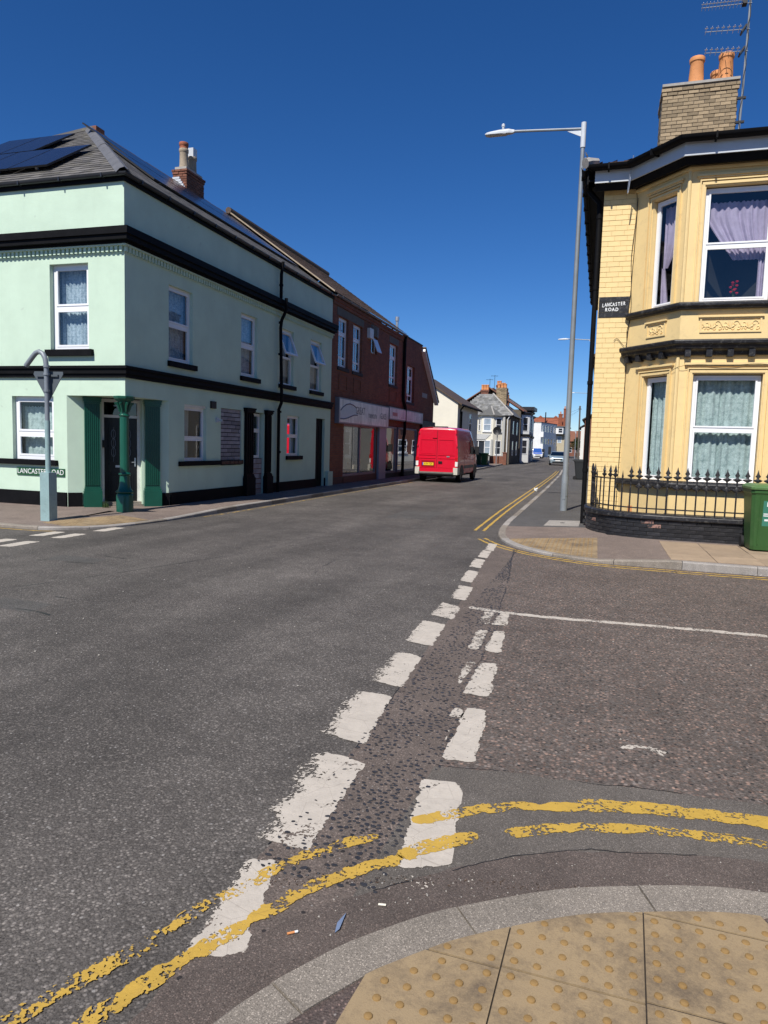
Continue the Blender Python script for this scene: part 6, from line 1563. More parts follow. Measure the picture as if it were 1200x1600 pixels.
# ------------------------------------------------------------------ street furniture
def lamp_post(label, loc, h, arm, group, ang=PI, detail=True):
    t = thing('street_lamp', label, 'street lamp', loc, group); x, y, z = loc
    mb = MB(); mb.tube([(x, y, z - .1), (x, y, z + .86), (x, y, z + .95), (x, y, z + h * .5), (x, y, z + h)], [.088, .086, .068, .060, .046], 16); mb.build('column', GALV, t, smooth=True)
    d = Vector((math.cos(ang), math.sin(ang), 0)); T = Vector((x, y, z + h))
    mb = MB(); mb.tube([(x, y, z + h - .52), (x, y, z + h + .06)], .062, 12); mb.build('bracket_sleeve', GALVL, t, smooth=True)
    mb = MB(); mb.tube([T + d * .05 - Vector((0, 0, .08)), T + d * arm + Vector((0, 0, .02))], .032, 8); mb.build('bracket_arm', GALV, t, smooth=True)
    mb = MB(); mb.extrude([T + d * .05 - Vector((0, .01, .12)), T + d * .38 - Vector((0, .01, .11)), T + d * .05 - Vector((0, .01, .26))], (0, .02, 0)); mb.build('gusset', GALVL, t)
    H0 = T + d * arm + Vector((0, 0, .02)); s = d.cross(Vector((0, 0, 1)))
    rr = []
    for q, wv, zt, zb in ((-.06, .04, .03, -.03), (.0, .05, .04, -.045), (.08, .075, .055, -.045), (.30, .095, .045, -.05), (.52, .10, .02, -.05), (.62, .09, .005, -.048), (.66, .06, -.01, -.04)):
        c = H0 + d * q; rr.append([c - s * wv + Vector((0, 0, zb)), c + s * wv + Vector((0, 0, zb)), c + s * wv + Vector((0, 0, (zt + zb) / 2)), c + s * wv * .7 + Vector((0, 0, zt)), c - s * wv * .7 + Vector((0, 0, zt)), c - s * wv + Vector((0, 0, (zt + zb) / 2))])
    mb = MB(); mb.rings(rr); hd = mb.build('lantern', GALVL, t)
    mb = MB(); c = H0 + d * .38; mb.obox(c - d * .24 - s * .08 + Vector((0, 0, -.062)), d * .44, s * .16, Vector((0, 0, .02))); mb.build('lens', paint("lamp_lens", (.45, .45, .45), .2) if 'lamp_lens' not in bpy.data.materials else bpy.data.materials['lamp_lens'], hd)
    if detail:
        mb = MB(); mb.lathe(tuple(H0 + d * .22 + Vector((0, 0, .08))), [(.03, 0), (.03, .04), (.042, .05), (.042, .10), (.02, .125)], 10); mb.build('photocell', GALVL, hd)
        mb = MB(); mb.box(x - .035, x + .035, y - .094, y - .085, z + .30, z + .72); mb.build('access_door', GALV, t)
        mb = MB(); mb.tube([(x, y, z + .38), (x, y, z + .41)], .093, 16); mb.build('band', GALV, t)
    return t
lamp_post('tall grey street lamp nearest us on the footway beside the yellow house', (-.82, 18.34, .10), 9.34, 1.72, 'street lamps along the right footway')
lamp_post('second street lamp, its arm showing beyond the yellow house corner', (-.86, 52, .1), 9.3, 1.8, 'street lamps along the right footway', detail=False)
lamp_post('third and farthest grey arm street lamp, low behind the yellow house', (-1.75, 100, .1), 9.3, 2.1, 'street lamps along the right footway', detail=False)
lamp_post('slim short lamp column far off before the orange roofed houses', (-4.7, 140, .1), 5.2, .3, 'street lamps along the right footway', detail=False)
# give way sign post with swan neck
sp_ = thing('give_way_sign', 'grey back of a triangular give way sign on a pale teal hooked post', 'road sign', (-9.72, 10.62, .08))
x, y = -9.72, 10.62
mb = MB(); mb.box(x - .10, x + .10, y - .10, y + .10, .02, .93); mb.obox((x - .10, y - .10, .93), (.2, 0, 0), (0, .2, 0), (0, 0, .02)); mb.build('post_base', SIGNBL, sp_, bevel=.012)
mb = MB(); mb.tube([(x, y, .9), (x, y, 1.9)], .047, 12); mb.build('lower_pole', SIGNBL, sp_, smooth=True)
neck = [(x, y, 1.88), (x - .005, y, 2.85), (x - .01, y, 2.93), (x - .03, y, 3.03), (x - .08, y, 3.11), (x - .16, y, 3.145), (x - .235, y, 3.12), (x - .30, y, 3.06), (x - .46, y, 2.89)]
mb = MB(); mb.tube(neck, [.042, .042, .045, .045, .045, .045, .045, .045, .045], 12); mb.build('swan_neck', GALV, sp_, smooth=True)
mb = MB()
for z in (2.72, 2.86, 2.42): mb.tube([(x, y, z), (x, y, z + .04)], .055, 12)
mb.build('clamp_collar', GALV, sp_)
mb = MB(); tri = [(x - .35, y + .08, 2.80), (x + .29, y + .08, 2.79), (x + .29, y + .08, 2.74), (x - .02, y + .08, 2.27), (x - .06, y + .08, 2.27), (x - .37, y + .08, 2.75)]
mb.extrude(tri, (0, .012, 0)); tp = mb.build('triangular_plate', SIGNG, sp_)
mb = MB(); mb.extrude([(p[0] * .0 + x - .04 + (p[0] - x + .04) * .97, y + .0925, 2.6 + (p[2] - 2.6) * .97) for p in tri], (0, .003, 0)); mb.build('red_border', REDB, tp)
mb = MB(); mb.extrude([(x - .04 + (p[0] - x + .04) * .62, y + .0955, 2.62 + (p[2] - 2.6) * .62) for p in tri], (0, .003, 0)); mb.build('white_face', PLATEW, tp)
mb = MB(); mb.box(x - .28, x + .20, y + .045, y + .08, 2.70, 2.735); mb.build('channel', SIGNG, tp)
# telegraph pole with wires
tg = thing('telegraph_pole', 'tall brown wooden telegraph pole far along the right side', 'telegraph pole', (-3.9, 135, .1))
mb = MB(); mb.tube([(-3.9, 135, 0), (-4.05, 135, 9.7)], [.19, .13], 10); mb.build('pole', WOODP, tg, smooth=True)
mb = MB(); mb.box(-4.35, -3.75, 134.85, 134.95, 9.1, 9.25); mb.box(-4.2, -3.9, 134.8, 135.2, 9.3, 9.75); mb.build('crossarm', WOODP, tg)
for k, e in enumerate(((-12, 120, 6.2), (-11, 150, 6.0), (-9.5, 110, 5.5))):
    mb = MB(); mb.tube([Vector((-4.0, 135, 9.3 - .15 * k)).lerp(Vector(e), q / 10) - Vector((0, 0, .5 * math.sin(PI * q / 10))) for q in range(11)], .012, 4); mb.build('wire', DARKP, tg)

# ------------------------------------------------------------------ buildings further along
def fwin(F, par, u0, u1, z0, z1, fm=None, pm=None, split=.5, w=.07, d=.03, vs=False, sillm=None):
    mb = MB(); F.frame(mb, u0, u1, z0, z1, w, -.04, d); zt = z0 + (z1 - z0) * split
    F.box(mb, u0 + w, u1 - w, zt - w * .4, zt + w * .4, -.04, d - .002)
    if vs: F.box(mb, (u0 + u1) / 2 - w * .4, (u0 + u1) / 2 + w * .4, z0 + w, z1 - w, -.04, d - .004)
    f = mb.build('window', fm or WHITEU, par)
    g = MB(); g.quad(F.P(u0 + w, z0 + w, .006), F.P(u1 - w, z0 + w, .006), F.P(u1 - w, z1 - w, .006), F.P(u0 + w, z1 - w, .006)); g.build('pane', pm or FARGL, f)
    if sillm: mb = MB(); F.box(mb, u0 - .08, u1 + .08, z0 - .13, z0 - .001, -.02, .10); mb.build('window_sill', sillm, par)
    return f
def fargl():
    M = NT("far_window_glass"); M.base((.03, .035, .045)); M.set(Roughness=.03); M.b.inputs['Specular IOR Level'].default_value = .9; return M.m
FARGL = fargl()
FARCU = paint("far_curtained_glass", (.30, .36, .42), .15, .3, 2, 0)
def prismroof(par, x0, x1, y0, y1, ze, zr, axis, mat, over=.25, name='roof', th=.12):
    """gable roof; axis 'x' or 'y' = ridge direction"""
    mb = MB()
    if axis == 'y':
        xm = (x0 + x1) / 2; s = (zr - ze) / (xm - x0)
        A = [(x0 - over, ze - over * s), (xm, zr), (x1 + over, ze - over * s)]
        prof = A + [(p[0], p[1] + th) for p in A[::-1]]; mb.extrude([(p[0], y0 - over * .5, p[1]) for p in prof], (0, y1 - y0 + over, 0))
    else:
        ym = (y0 + y1) / 2; s = (zr - ze) / (ym - y0)
        A = [(y0 - over, ze - over * s), (ym, zr), (y1 + over, ze - over * s)]
        prof = A + [(p[0], p[1] + th) for p in A[::-1]]; mb.extrude([(x0 - over * .5, p[0], p[1]) for p in prof], (x1 - x0 + over, 0, 0))
    return mb.build(name, mat, par)
def shell(par, x0, x1, y0, y1, ze, mat, gable=None, zr=0, name='wall'):
    mb = MB(); c = [(x0, y0), (x1, y0), (x1, y1), (x0, y1)]
    for i in range(4): a, b = c[i], c[(i + 1) % 4]; mb.quad((*a, 0), (*b, 0), (*b, ze), (*a, ze))
    if gable == 'y':
        for y in (y0, y1): mb.quad((x0, y, ze), (x1, y, ze), ((x0 + x1) / 2, y, zr))
    if gable == 'x':
        for x in (x0, x1): mb.quad((x, y0, ze), (x, y1, ze), (x, (y0 + y1) / 2, zr))
    return mb.build(name, mat, par)
def small_chimney(par, x, y, z0, z1, w, d, mat, pots=2, pm=None):
    mb = MB(); mb.box(x - w / 2, x + w / 2, y - d / 2, y + d / 2, z0, z1 - .2); mb.box(x - w / 2 - .06, x + w / 2 + .06, y - d / 2 - .06, y + d / 2 + .06, z1 - .2, z1); c = mb.build('chimney', mat, par)
    for k in range(pots): px = x + (k - (pots - 1) / 2) * w / pots; pot(c, (px, y, z1), .15, .55, pm or TERRA, .85)
    return c
# cream house with gable to the street corner
cr = thing('cream_house', 'plain cream rendered house, sunlit gable and brown roof, behind the red van', 'house', (-9.9, 50, 0))
shell(cr, -17.3, -9.9, 50, 58.6, 4.75, CREAMW, 'y', 7.05); prismroof(cr, -17.3, -9.9, 50, 58.6, 4.77, 7.08, 'y', TILE, .3)
FE = Fac((-9.9, 0, 0), (0, 1, 0))
for u in (54.5,): fwin(FE, cr, u, u + 1.1, 2.8, 4.2); fwin(FE, cr, u, u + 1.2, .9, 2.3)
mb = MB(); mb.tube([(-9.6, 50.6, 4.55), (-9.78, 50.5, 4.3), (-9.82, 50.5, .1)], .06, 8); mb.tube([(-9.78, 51.0, 4.2), (-9.82, 51.0, .1)], .05, 8); mb.build('downpipe', BLACKP, cr)
gutter(cr, [(-9.55, 49.9, 4.6), (-9.55, 58.7, 4.6)], .07)
# low front wall, carport frame and bins before the bay house
gwl = thing('garden_wall', 'low grey garden wall in front of the pale bay house', 'garden wall', (-9.4, 63.5, .1))
mb = MB(); mb.box(-12.6, -9.5, 63.2, 63.5, 0, .95); mb.build('wall_body', GREYREN, gwl); mb = MB(); mb.box(-12.65, -9.45, 63.15, 63.55, .95, 1.02); mb.build('coping', CONC, gwl)
cpt = thing('white_lean_to', 'grey and white glazed lean-to beside the pale bay house', 'lean-to', (-11.4, 68, .1))
mb = MB(); mb.box(-12.6, -10.55, 67, 69.8, 0, 1.0); mb.build('base_wall', GREYREN, cpt)
mb = MB()
for x in (-12.6, -11.9, -11.2, -10.6): mb.box(x, x + .07, 67, 67.07, 1.0, 2.3)
mb.box(-12.65, -10.5, 66.95, 67.1, 2.28, 2.4); mb.build('frame', WHITEW, cpt)
mb = MB(); mb.quad((-12.55, 67.05, 1), (-10.55, 67.05, 1), (-10.55, 67.05, 2.28), (-12.55, 67.05, 2.28)); mb.build('glazing', FARGL, cpt)
mb = MB(); mb.obox((-12.7, 66.9, 2.4), (2.25, 0, 0), (0, 3, .5), (0, 0, .06)); mb.build('lean_to_roof', GREYREN, cpt)
wheelie('wheelie_bin', 'olive wheelie bin, left one of the pair by the grey garden wall', (-10.35, 62.4, .1), .1, BINOL, BINOL, 'wheelie bins by the far garden wall', hgt=0)
wheelie('wheelie_bin', 'dark green wheelie bin, right one of the pair by the grey garden wall', (-9.75, 62.3, .1), -.05, BINGR, BINGR, 'wheelie bins by the far garden wall', hgt=0)
# pale bay house on the corner
bh = thing('pale_bay_house', 'pale house with canted bay, hipped grey slate roof and tall brick chimney', 'house', (-9.5, 72, 0))
shell(bh, -14.5, -8.95, 72.9, 81.5, 4.95, STONEW)
B0 = [(-12.3, 72.9), (-11.75, 72.0), (-10.55, 72.0), (-9.55, 72.9)]
FA1 = Fac((*B0[0], 0), (.55, -.9, 0)); FA2 = Fac((0, 72.0, 0), (1, 0, 0)); FA3 = Fac((*B0[2], 0), (1.0, .9, 0)); L3 = math.hypot(1.0, .9); L1 = math.hypot(.55, .9)
mb = MB(); FA1.wall(mb, 0, L1, 0, 4.9); FA2.wall(mb, -11.75, -10.55, 0, 4.9); FA3.wall(mb, 0, L3, 0, 4.9); FA2.wall(mb, -14.4, -12.2, 0, 4.95, d=-.85); mb.build('bay_wall', CREAMW, bh)
for z0, z1 in ((3.33, 4.66), (.95, 2.4)):
    fwin(FA2, bh, -11.55, -10.75, z0, z1, pm=FARCU, sillm=WHITEW); fwin(FA3, bh, .3, 1.0, z0, z1, sillm=WHITEW); fwin(FA1, bh, .3, .85, z0, z1)
mb = MB(); mb.box(-10.72, -10.52, 71.9, 72.0, .1, 2.5); mb.box(-9.7, -9.45, 72.6, 72.85, .1, 4.8); mb.build('dark_pier', GREYREN, bh)
mb = MB(); mb.tube([(-9.0, 72.75, 4.9), (-9.2, 72.8, 4.6), (-9.2, 72.8, .1)], .055, 8); mb.build('white_downpipe', WHITEW, bh, smooth=True)
FE2 = Fac((-8.95, 0, 0), (0, 1, 0))
for u in (75, 78.5): fwin(FE2, bh, u, u + 1.0, 3.1, 4.5); fwin(FE2, bh, u, u + 1.0, .9, 2.4)
e0, e1 = -14.8, -8.65; ym = 77.2; rm = MB(); rm.quad((e0, 72.6, 4.95), (e1, 72.6, 4.95), (-11.2, 75.4, 7.3), (-12.6, 75.4, 7.3)); rm.quad((e1, 72.6, 4.95), (e1, 81.8, 4.95), (-11.2, 79, 7.3), (-11.2, 75.4, 7.3)); rm.quad((e1, 81.8, 4.95), (e0, 81.8, 4.95), (-12.6, 79, 7.3), (-11.2, 79, 7.3)); rm.quad((e0, 81.8, 4.95), (e0, 72.6, 4.95), (-12.6, 75.4, 7.3), (-12.6, 79, 7.3))
bo = miter(B0, .25); apex = (-11.1, 73.8, 5.95)
for a, b in zip(bo[:-1], bo[1:]): rm.quad((*a, 4.9), (*b, 4.9), apex)
br = rm.build('roof', SLATEG, bh)
mm, tt = slates((e0, 72.6, 4.96), (1, 0, 0), (0, 2.8, 2.35), 24, 12, .28, .30, lambda v: (v / 3.66 * 2.2, 6.15 - v / 3.66 * 2.55)); o = mm.build('slates', SLATEG, br); o['kind'] = 'stuff'; set_tone(o, tt)
mb = MB(); mb.tube([(e1, 72.6, 5.0), (-11.2, 75.4, 7.35)], .09, 6); mb.tube([(bo[2][0], bo[2][1], 4.95), apex], .07, 6); mb.build('hip_tiles', CEMENT, br)
ch = brick_chimney(bh, -10.95, -9.85, 75.9, 76.8, 6.2, 8.05, BRICKY, course=.12, bl=.36, faces=('S', 'E'), core=MORT)
for k in range(3): pot(ch, (-10.75 + .35 * k, 76.35, 8.05), .15, .42, TERRA, .9)
small_chimney(bh, -12.2, 76.2, 6.6, 7.8, .8, .6, BRICKF, 3)
at = thing('roof_aerials', 'thin aerials standing against the sky by the far grey chimney', 'aerial', (-11.7, 76.5, 7.3))
for k, (xx, h) in enumerate(((-11.75, 1.7), (-11.25, 2.1))):
    mb = MB(); mb.tube([(xx, 76.4, 7.0), (xx, 76.4, 7.3 + h)], .022, 5)
    for q in range(5): mb.tube([(xx - .35 + q * .15, 76.1, 7.2 + h), (xx - .35 + q * .15, 76.7, 7.2 + h)], .012, 4)
    mb.tube([(xx - .4, 76.4, 7.2 + h), (xx + .35, 76.4, 7.2 + h)], .014, 4); mb.build('aerial_rod', DARKP, at)
fwl = thing('front_wall', 'low red brick front wall at the foot of the pale bay house', 'garden wall', (-9.6, 70.2, .1))
mb = MB(); mb.box(-11.0, -8.9, 70.1, 70.35, 0, .85); mb.build('brick_body', BRICKF, fwl)
mb = MB(); mb.box(-9.2, -8.85, 70.05, 70.4, 0, 1.15); mb.box(-9.25, -8.8, 70.0, 70.45, 1.15, 1.24); mb.build('gate_pier', BRICKF, fwl)
dsh = thing('satellite_dish_pole', 'slim grey pole with dark round dish before the pale bay house', 'pole', (-9.75, 69.5, .1))
mb = MB(); mb.tube([(-9.75, 69.5, 0), (-9.75, 69.5, 3.3)], .045, 8); mb.build('pole', GALV, dsh); mb = MB(); mb.rings([[(-9.75 + r * math.cos(2 * PI * k / 16), 69.4 - dy, 3.3 + r * math.sin(2 * PI * k / 16)) for k in range(16)] for r, dy in ((.02, 0), (.25, .03), (.42, .12))], cap=False); mb.build('dish', DARKP, dsh, smooth=True)
# terrace with two-storey bays
bays = [(-9.2, 84.5, 6.2, WHITEREN, TILER, 'first terrace house past the pale bay house, lichened red roof, white bay'), (-9.6, 91.5, 6.6, GREYREN, TILE, 'second terrace house beyond, grey front with tall dark eaves'), (-10.1, 98.5, 6.4, WHITEREN, SLATEG, 'third terrace house beyond, white bay beneath slate roof'), (-10.8, 105.5, 6.0, BRICKF, TILE, 'fourth terrace house of red brick before the white flats')]
for i, (xf, y0, ze, wm, rmt, lab) in enumerate(bays):
    t = thing('terrace_house', lab, 'house', (xf, y0, 0), 'terrace houses on the left far side'); y1 = y0 + 7
    shell(t, xf - 8, xf, y0, y1 - .02, ze, STONEW if i in (0, 1) else wm, 'x' if False else None); prismroof(t, xf - 8, xf, y0, y1 - .02, ze, ze + 2.6, 'y', rmt, .35)
    b = [(xf - .02, y0 + 1.0), (xf + .9, y0 + 1.7), (xf + .9, y0 + 3.2), (xf - .02, y0 + 3.9)]; b = [(p[0], p[1]) for p in b]
    fs = [Fac((*b[k], 0), (b[k + 1][0] - b[k][0], b[k + 1][1] - b[k][1], 0)) for k in range(3)]; ls = [math.hypot(b[k + 1][0] - b[k][0], b[k + 1][1] - b[k][1]) for k in range(3)]
    mb = MB()
    for F, l in zip(fs, ls): F.wall(mb, 0, l, 0, ze - .3)
    mb.build('bay_wall', WHITEREN if i != 1 else wm, t)
    for F, l in zip(fs, ls):
        fwin(F, t, l * .18, l * .82, 1.0, 2.7); fwin(F, t, l * .18, l * .82, 3.7, ze - .8)
    mb = MB(); sweep(mb, b, [(0, 3.1), (.12, 3.1), (.15, 3.35), (0, 3.4)]); mb.build('bay_cornice', BLACKW, t); mb = MB(); sweep(mb, b, [(0, ze - .55), (.2, ze - .45), (.25, ze - .25), (0, ze - .2)]); mb.build('bay_cornice', BLACKW, t)
    Ft = Fac((xf, 0, 0), (0, 1, 0)); fwin(Ft, t, y0 + 4.8, y0 + 5.8, 3.7, 5.2); mb = MB(); Ft.box(mb, y0 + 4.8, y0 + 5.8, .1, 2.3, 0, .03); mb.build('door', BLUEP if i == 0 else DARKP, t)
    small_chimney(t, xf - 3.6, y1 - .4, ze + 1.8, ze + 3.4, .6, .9, BRICKF, 2)
    if i == 1: mb = MB(); mb.box(xf - .5, xf + 1.3, y0 - .1, y0 + 4.2, ze - .1, ze + .35); mb.build('dark_parapet', BLACKW, t)
# white flats with balconies, angled with the bend
wf = thing('white_flats', 'white three storey flats with balconies where the street bends left', 'flats', (-12, 140, 0))
A1, A2, A3 = (-14.4, 140.6), (-11.2, 139.6), (-8.9, 151.5)
G1 = Fac((*A1, 0), (A2[0] - A1[0], A2[1] - A1[1], 0)); G2 = Fac((*A2, 0), (A3[0] - A2[0], A3[1] - A2[1], 0)); l1 = math.dist(A1, A2); l2 = math.dist(A2, A3)
mb = MB(); G1.wall(mb, 0, l1, 0, 6.7); G2.wall(mb, 0, l2, 0, 6.7); Fac((-22, 142, 0), (A1[0] + 22, A1[1] - 142, 0)).wall(mb, 0, 8, 0, 6.7); mb.build('wall', WHITEREN, wf)
mb = MB(); mb.prism([A1, A2, A3, (-12, 160), (-22, 158), (-22, 142)], 6.7, 6.9); mb.build('roof', SLATEG, wf)
for z in (2.6, 4.4):
    mb = MB(); G1.box(mb, .4, 1.6, z, z + .12, 0, 1.0); G1.frame(mb, .4, 1.6, z + .1, z + .95, .06, .94, 1.0)
    for k in range(7): G1.box(mb, .5 + .16 * k, .53 + .16 * k, z + .1, z + .9, .95, .99)
    mb.build('balcony', DARKP, wf)
    fwin(G1, wf, .5, 1.5, z + .15, z + 1.7)
for u in (1.0, 3.0, 5.0, 7.2, 9.5): fwin(G2, wf, u, u + .9, 5.0, 6.3); fwin(G2, wf, u + .2, u + 1.3, 2.6, 3.8)
mb = MB(); G2.box(mb, 1.5, 3.2, .1, 2.1, 0, .03); G2.box(mb, 6, 8, .1, 2.2, 0, .03); mb.build('dark_opening', DARKP, wf)
for (u, z) in ((.0, 4.0), (.0, 1.7)): mb = MB(); G2.box(mb, u, u + 1.6, z - .0, z + 1.0, 0, .5); mb.build('white_box_bay', WHITEREN, wf)
sb = thing('sand_corner_building', 'sand coloured corner building with white boxed upper storey', 'building', (-8, 150, 0))
G3 = Fac((0, 151.6, 0), (1, 0, 0)); mb = MB(); G3.wall(mb, -9.6, -6.6, 0, 5.0); Fac((-6.6, 0, 0), (0, 1, 0)).wall(mb, 151.6, 162, 0, 5.0); mb.build('wall', SANDREN, sb)
mb = MB(); mb.box(-10.2, -7.6, 150.6, 158, 4.9, 6.35); mb.build('upper_box', WHITEREN, sb); mb = MB(); mb.box(-10.3, -6.5, 150.4, 162, 6.35, 6.5); mb.build('flat_roof', SLATEG, sb); mb = MB(); mb.box(-9.8, -6.5, 150.9, 151.6, 4.65, 4.9); mb.build('dark_soffit', DARKP, sb)
fwin(G3, sb, -8.75, -7.9, 3.05, 4.5, pm=FARCU); fwin(Fac((0, 150.6, 0), (1, 0, 0)), sb, -8.6, -7.7, 5.1, 6.1)
mb = MB(); G3.box(mb, -9.5, -8.8, .1, 2.3, 0, .03); mb.build('doorway', DARKP, sb)
rb = thing('red_roofed_terrace', 'long brick building with red tiled roof and tall chimneys above the flats', 'building', (-12, 172, 0))
shell(rb, -22, -8.6, 170, 180, 6.7, BRICKF); prismroof(rb, -22, -8.6, 170, 180, 6.7, 9.1, 'x', paint("red_roof_tile", (.27, .085, .045), .85, .2, 1.5, .3, 20), .3)
mb = MB(); mb.tube([(-22, 175, 9.25), (-8.4, 175, 9.25)], .12, 6); mb.build('ridge', DARKP, rb)
small_chimney(rb, -9.4, 171, 6.8, 10.0, .9, .8, BRICKR, 1); small_chimney(rb, -8.2, 170.4, 3, 11.2, 1.0, 1.2, BRICKR, 2)
for x in (-14.3, -10.7): mb = MB(); mb.extrude([(x - .9, 174.5, 9.0), (x + .9, 174.5, 9.0), (x, 174.5, 9.75)], (0, 1.2, 0)); mb.build('roof_gable', bpy.data.materials['red_roof_tile'], rb)
mb = MB(); mb.tube([(-12.9, 172, 7.5), (-12.9, 172, 10.4)], .14, 6); mb.build('vent_pipe', DARKP, rb)
oh = thing('orange_brick_house', 'orange brick house with tiled roof closing the view at far right', 'house', (-6.5, 200, 0))
shell(oh, -10.5, 0, 200, 208, 4.2, BRICKF, 'x', 6.9); prismroof(oh, -10.5, 0, 200, 208, 4.2, 6.9, 'x', TILER, .3)
for x in (-8.5, -6.5): fwin(Fac((0, 200, 0), (1, 0, 0)), oh, x, x + 1, 1.0, 2.4)
tr = thing('street_tree', 'small green tree before the orange brick house at far right', 'tree', (-5.4, 170, 0))
mb = MB(); mb.tube([(-5.4, 170, 0), (-5.35, 170, 1.5), (-5.5, 170, 3.2)], [.16, .12, .05], 8); mb.tube([(-5.37, 170, 1.4), (-4.9, 170.2, 2.6)], [.08, .03], 6); mb.tube([(-5.4, 170, 1.6), (-5.9, 169.8, 2.7)], [.08, .03], 6); mb.build('trunk', BARK, tr)
mb = MB()
for k in range(2200):
    cc = R.choice([(-5.4, 170, 3.0, 1.3), (-4.8, 170.3, 2.5, 1.0), (-6.0, 169.8, 2.6, 1.0), (-5.3, 170, 3.9, .8)]); d = Vector((R.gauss(0, 1), R.gauss(0, 1), R.gauss(0, 1))).normalized() * cc[3] * R.random() ** .4
    c = Vector(cc[:3]) + d; a = Vector((R.gauss(0, 1), R.gauss(0, 1), R.gauss(0, 1))).normalized() * .10; b = a.cross(Vector((R.random(), R.random(), 1))).normalized() * .06
    mb.quad(c - a, c + b, c + a, c - b)
mb.build('crown', LEAF, tr)
# right hand row beyond the yellow house (glimpsed past it, and mirrored in the shop windows)
def row_house(name, label, xf, y0, y1, ze, wm, rmt, wins, base=None, d=8):
    t = thing(name, label, 'house', (xf, y0, 0), 'right hand row of houses'); shell(t, xf, xf + d, y0, y1 - .02, ze, wm); prismroof(t, xf, xf + d, y0, y1 - .02, ze, ze + 2.4, 'y', rmt, .3)
    F = Fac((xf, 0, 0), (0, -1, 0))
    for (u0, u1, z0, z1) in wins: fwin(F, t, -u1, -u0, z0, z1, w=.09, sillm=WHITEW)
    if base: mb = MB(); F.box(mb, -y1 + .02, -y0, 0, base[0], 0, .06); mb.build('base_course', base[1], t)
    return t
row_house('row_house', 'cream rendered house just past the yellow house, mirrored in the shop window', -.2, 29, 37.6, 5.4, CREAMW, TILE, [(31, 32, 3.2, 4.6), (33.6, 34.9, .9, 2.4), (30.2, 31.4, .2, 2.3)])
row_house('row_house', 'grey rendered house with white sash, mirrored in the larger shopfront', -.2, 37.7, 46, 5.6, GREYREN, SLATEG, [(40.2, 41.4, .75, 2.3), (40.2, 41.2, 3.3, 4.7), (43.5, 44.5, 3.3, 4.7)], (.35, CREAMW))
row_house('row_house', 'sand rendered house between the grey and the red brick ones', -.2, 46.1, 61, 5.5, SANDREN, SLATEG, [(48, 49.2, .75, 2.3), (52, 53.2, 3.3, 4.7), (56, 57.2, .75, 2.3)], (.35, WHITEREN))
row_house('row_house', 'red brick house with cream plinth, mirrored in the smaller shopfront', -.2, 61.1, 74, 5.6, BRICKF, TILE, [(64.5, 67.6, .95, 2.2), (69.5, 71.5, .95, 2.2), (65, 66.2, 3.4, 4.8), (70, 71.2, 3.4, 4.8)], (.75, CREAMW))
row_house('row_house', 'pink brick terrace glimpsed between lamp post and yellow house', -1.75, 78, 92, 5.0, BRICKF, SLATE, [(80, 81, 3, 4.4), (85, 86, 3, 4.4), (80, 81.2, .9, 2.3), (85, 86, .2, 2.2)])
row_house('row_house', 'white terrace farthest along the right hand footway', -2.5, 93, 108, 4.6, WHITEREN, SLATE, [(95, 96, 3, 4.2), (100, 101, 3, 4.2), (95, 96.2, .9, 2.3), (100, 101, .2, 2.2)])
wheelie('wheelie_bin', 'black wheelie bin far along the right footway against the house fronts', (-.95, 38.5, .1), 1.5, BINDK, BINDK, hgt=0)
# the house behind the photographer, seen only as a reflection in the yellow house windows
bhd = thing('corner_house_behind', 'dark brick house across the side road, reflected in the bay windows', 'house', (1.5, -6, 0))
shell(bhd, 1.5, 14, -15, -6.0, 6.2, BRICKD, 'x', 9.0); prismroof(bhd, 1.5, 14, -15, -6.0, 6.2, 9.0, 'x', TILE, .3)

# ------------------------------------------------------------------ litter and small things
def small(name, label, cat, mb, mat, loc, smooth=False, group=None):
    ORG['_tmp'] = Vector(loc)
    o = bpy.data.objects.new(name, mb.mesh(name, Vector(loc), mat, smooth)); o.location = loc; col.objects.link(o); return props(o, label, cat, group)
z0 = -.006
cb_ = thing('cigarette_butt', 'orange and white cigarette butt in the gutter left of the blue scrap', 'cigarette butt', (-.90, 2.05, z0))
mb = MB(); mb.tube([(-.915, 2.038, z0 + .004), (-.895, 2.054, z0 + .004)], .004, 8); mb.build('filter', TERRA, cb_); mb = MB(); mb.tube([(-.895, 2.054, z0 + .004), (-.886, 2.061, z0 + .004)], .0042, 8); mb.build('paper', WHITEL, cb_)
mb = MB(); mb.quad((-.768, 2.10, z0), (-.757, 2.115, z0 + .006), (-.765, 2.205, z0 + .004), (-.778, 2.15, z0 + .001)); small('plastic_scrap', 'pointed blue grey plastic scrap lying in the near gutter', 'litter', mb, paint("blue_plastic", (.16, .21, .32), .35), (-.768, 2.15, z0))
mb = MB(); mb.tube([(-.672, 2.285, z0 + .004), (-.645, 2.29, z0 + .004)], .004, 6); small('cigarette_butt', 'pale stub in the gutter right of the blue scrap', 'cigarette butt', mb, CREAMW, (-.66, 2.287, z0))
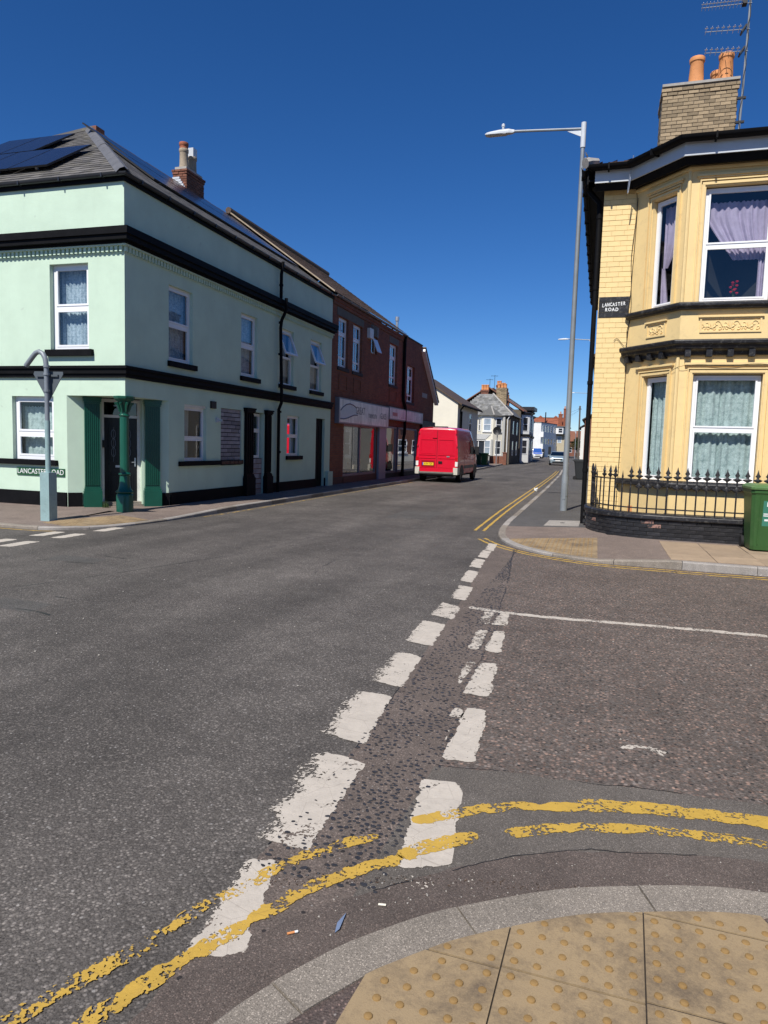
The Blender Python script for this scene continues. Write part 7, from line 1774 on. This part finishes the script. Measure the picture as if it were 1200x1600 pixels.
mb = MB(); mb.rings([[(-2.36 + .07 * math.cos(k) + .01 * math.sin(3 * k), 28.3 + .10 * math.sin(k), zz + .03 * math.sin(k * 2)) for k in [q * PI / 4 for q in range(8)]] for zz in (0.0, .10)]); small('crumpled_paper', 'crumpled white paper lying by the right kerb near the double yellow lines', 'litter', mb, WHITEL, (-2.36, 28.3, 0))
mb = MB()
for k in range(26):
    x, y = 2.05 + R.random() * .55, 10.60 + R.random() * .07; s = R.uniform(.012, .03); a = R.random() * 3; mb.quad((x - s, y - s * .5, .004), (x + s * math.cos(a), y - s * .3, .012), (x + s, y + s * .6, .006 + R.random() * .015), (x - s * .6, y + s * .5, .01))
small('gutter_litter', 'scatter of dry leaves and white scraps below the kerb near the green bin', 'litter', mb, paint("pale_litter", (.42, .39, .35), .8), (2.3, 10.63, 0))
mb = MB()
for k in range(340):
    if R.random() < .62: x = R.uniform(-.9, 1.3); y = 2.55 + .28 * x - (.16 * x * x if x > 0 else .12 * x * x) + R.gauss(0, .13) + .05
    else: x, y = R.uniform(-5, 3), R.uniform(2.4, 9)
    s = R.uniform(.0018, .005) * (1 if y < 4 else 1.8); zz = -.0075
    mb.rings([[(x + s * math.cos(q * 2.1 + k), y + s * math.sin(q * 2.1 + k), zz) for q in range(3)], [(x + s * .6 * math.cos(q * 2.1 + k), y + s * .6 * math.sin(q * 2.1 + k), zz + s * .8) for q in range(3)]])
o = mb.build('pale_grit', paint("grit", (.40, .37, .33), .8, .5, 40), None); o['kind'] = 'stuff'
mb = MB()
for k in range(420):
    t = R.random(); x = -1.1 + 2.4 * t; y = 2.30 + .42 * (x + 1.0) - .13 * (x + 1.0) ** 2 + R.gauss(0, .02) + .02; s = R.uniform(.002, .006); a = R.random() * 6
    mb.quad((x - s * math.cos(a), y - s * math.sin(a), -.007), (x + s * .4, y + s * .3, -.003), (x + s * math.cos(a), y + s * math.sin(a), -.007), (x - s * .3, y - s * .3, -.006))
o = mb.build('gutter_dirt', paint("brown_debris", (.07, .045, .03), .9, .4, 40), None); o['kind'] = 'stuff'
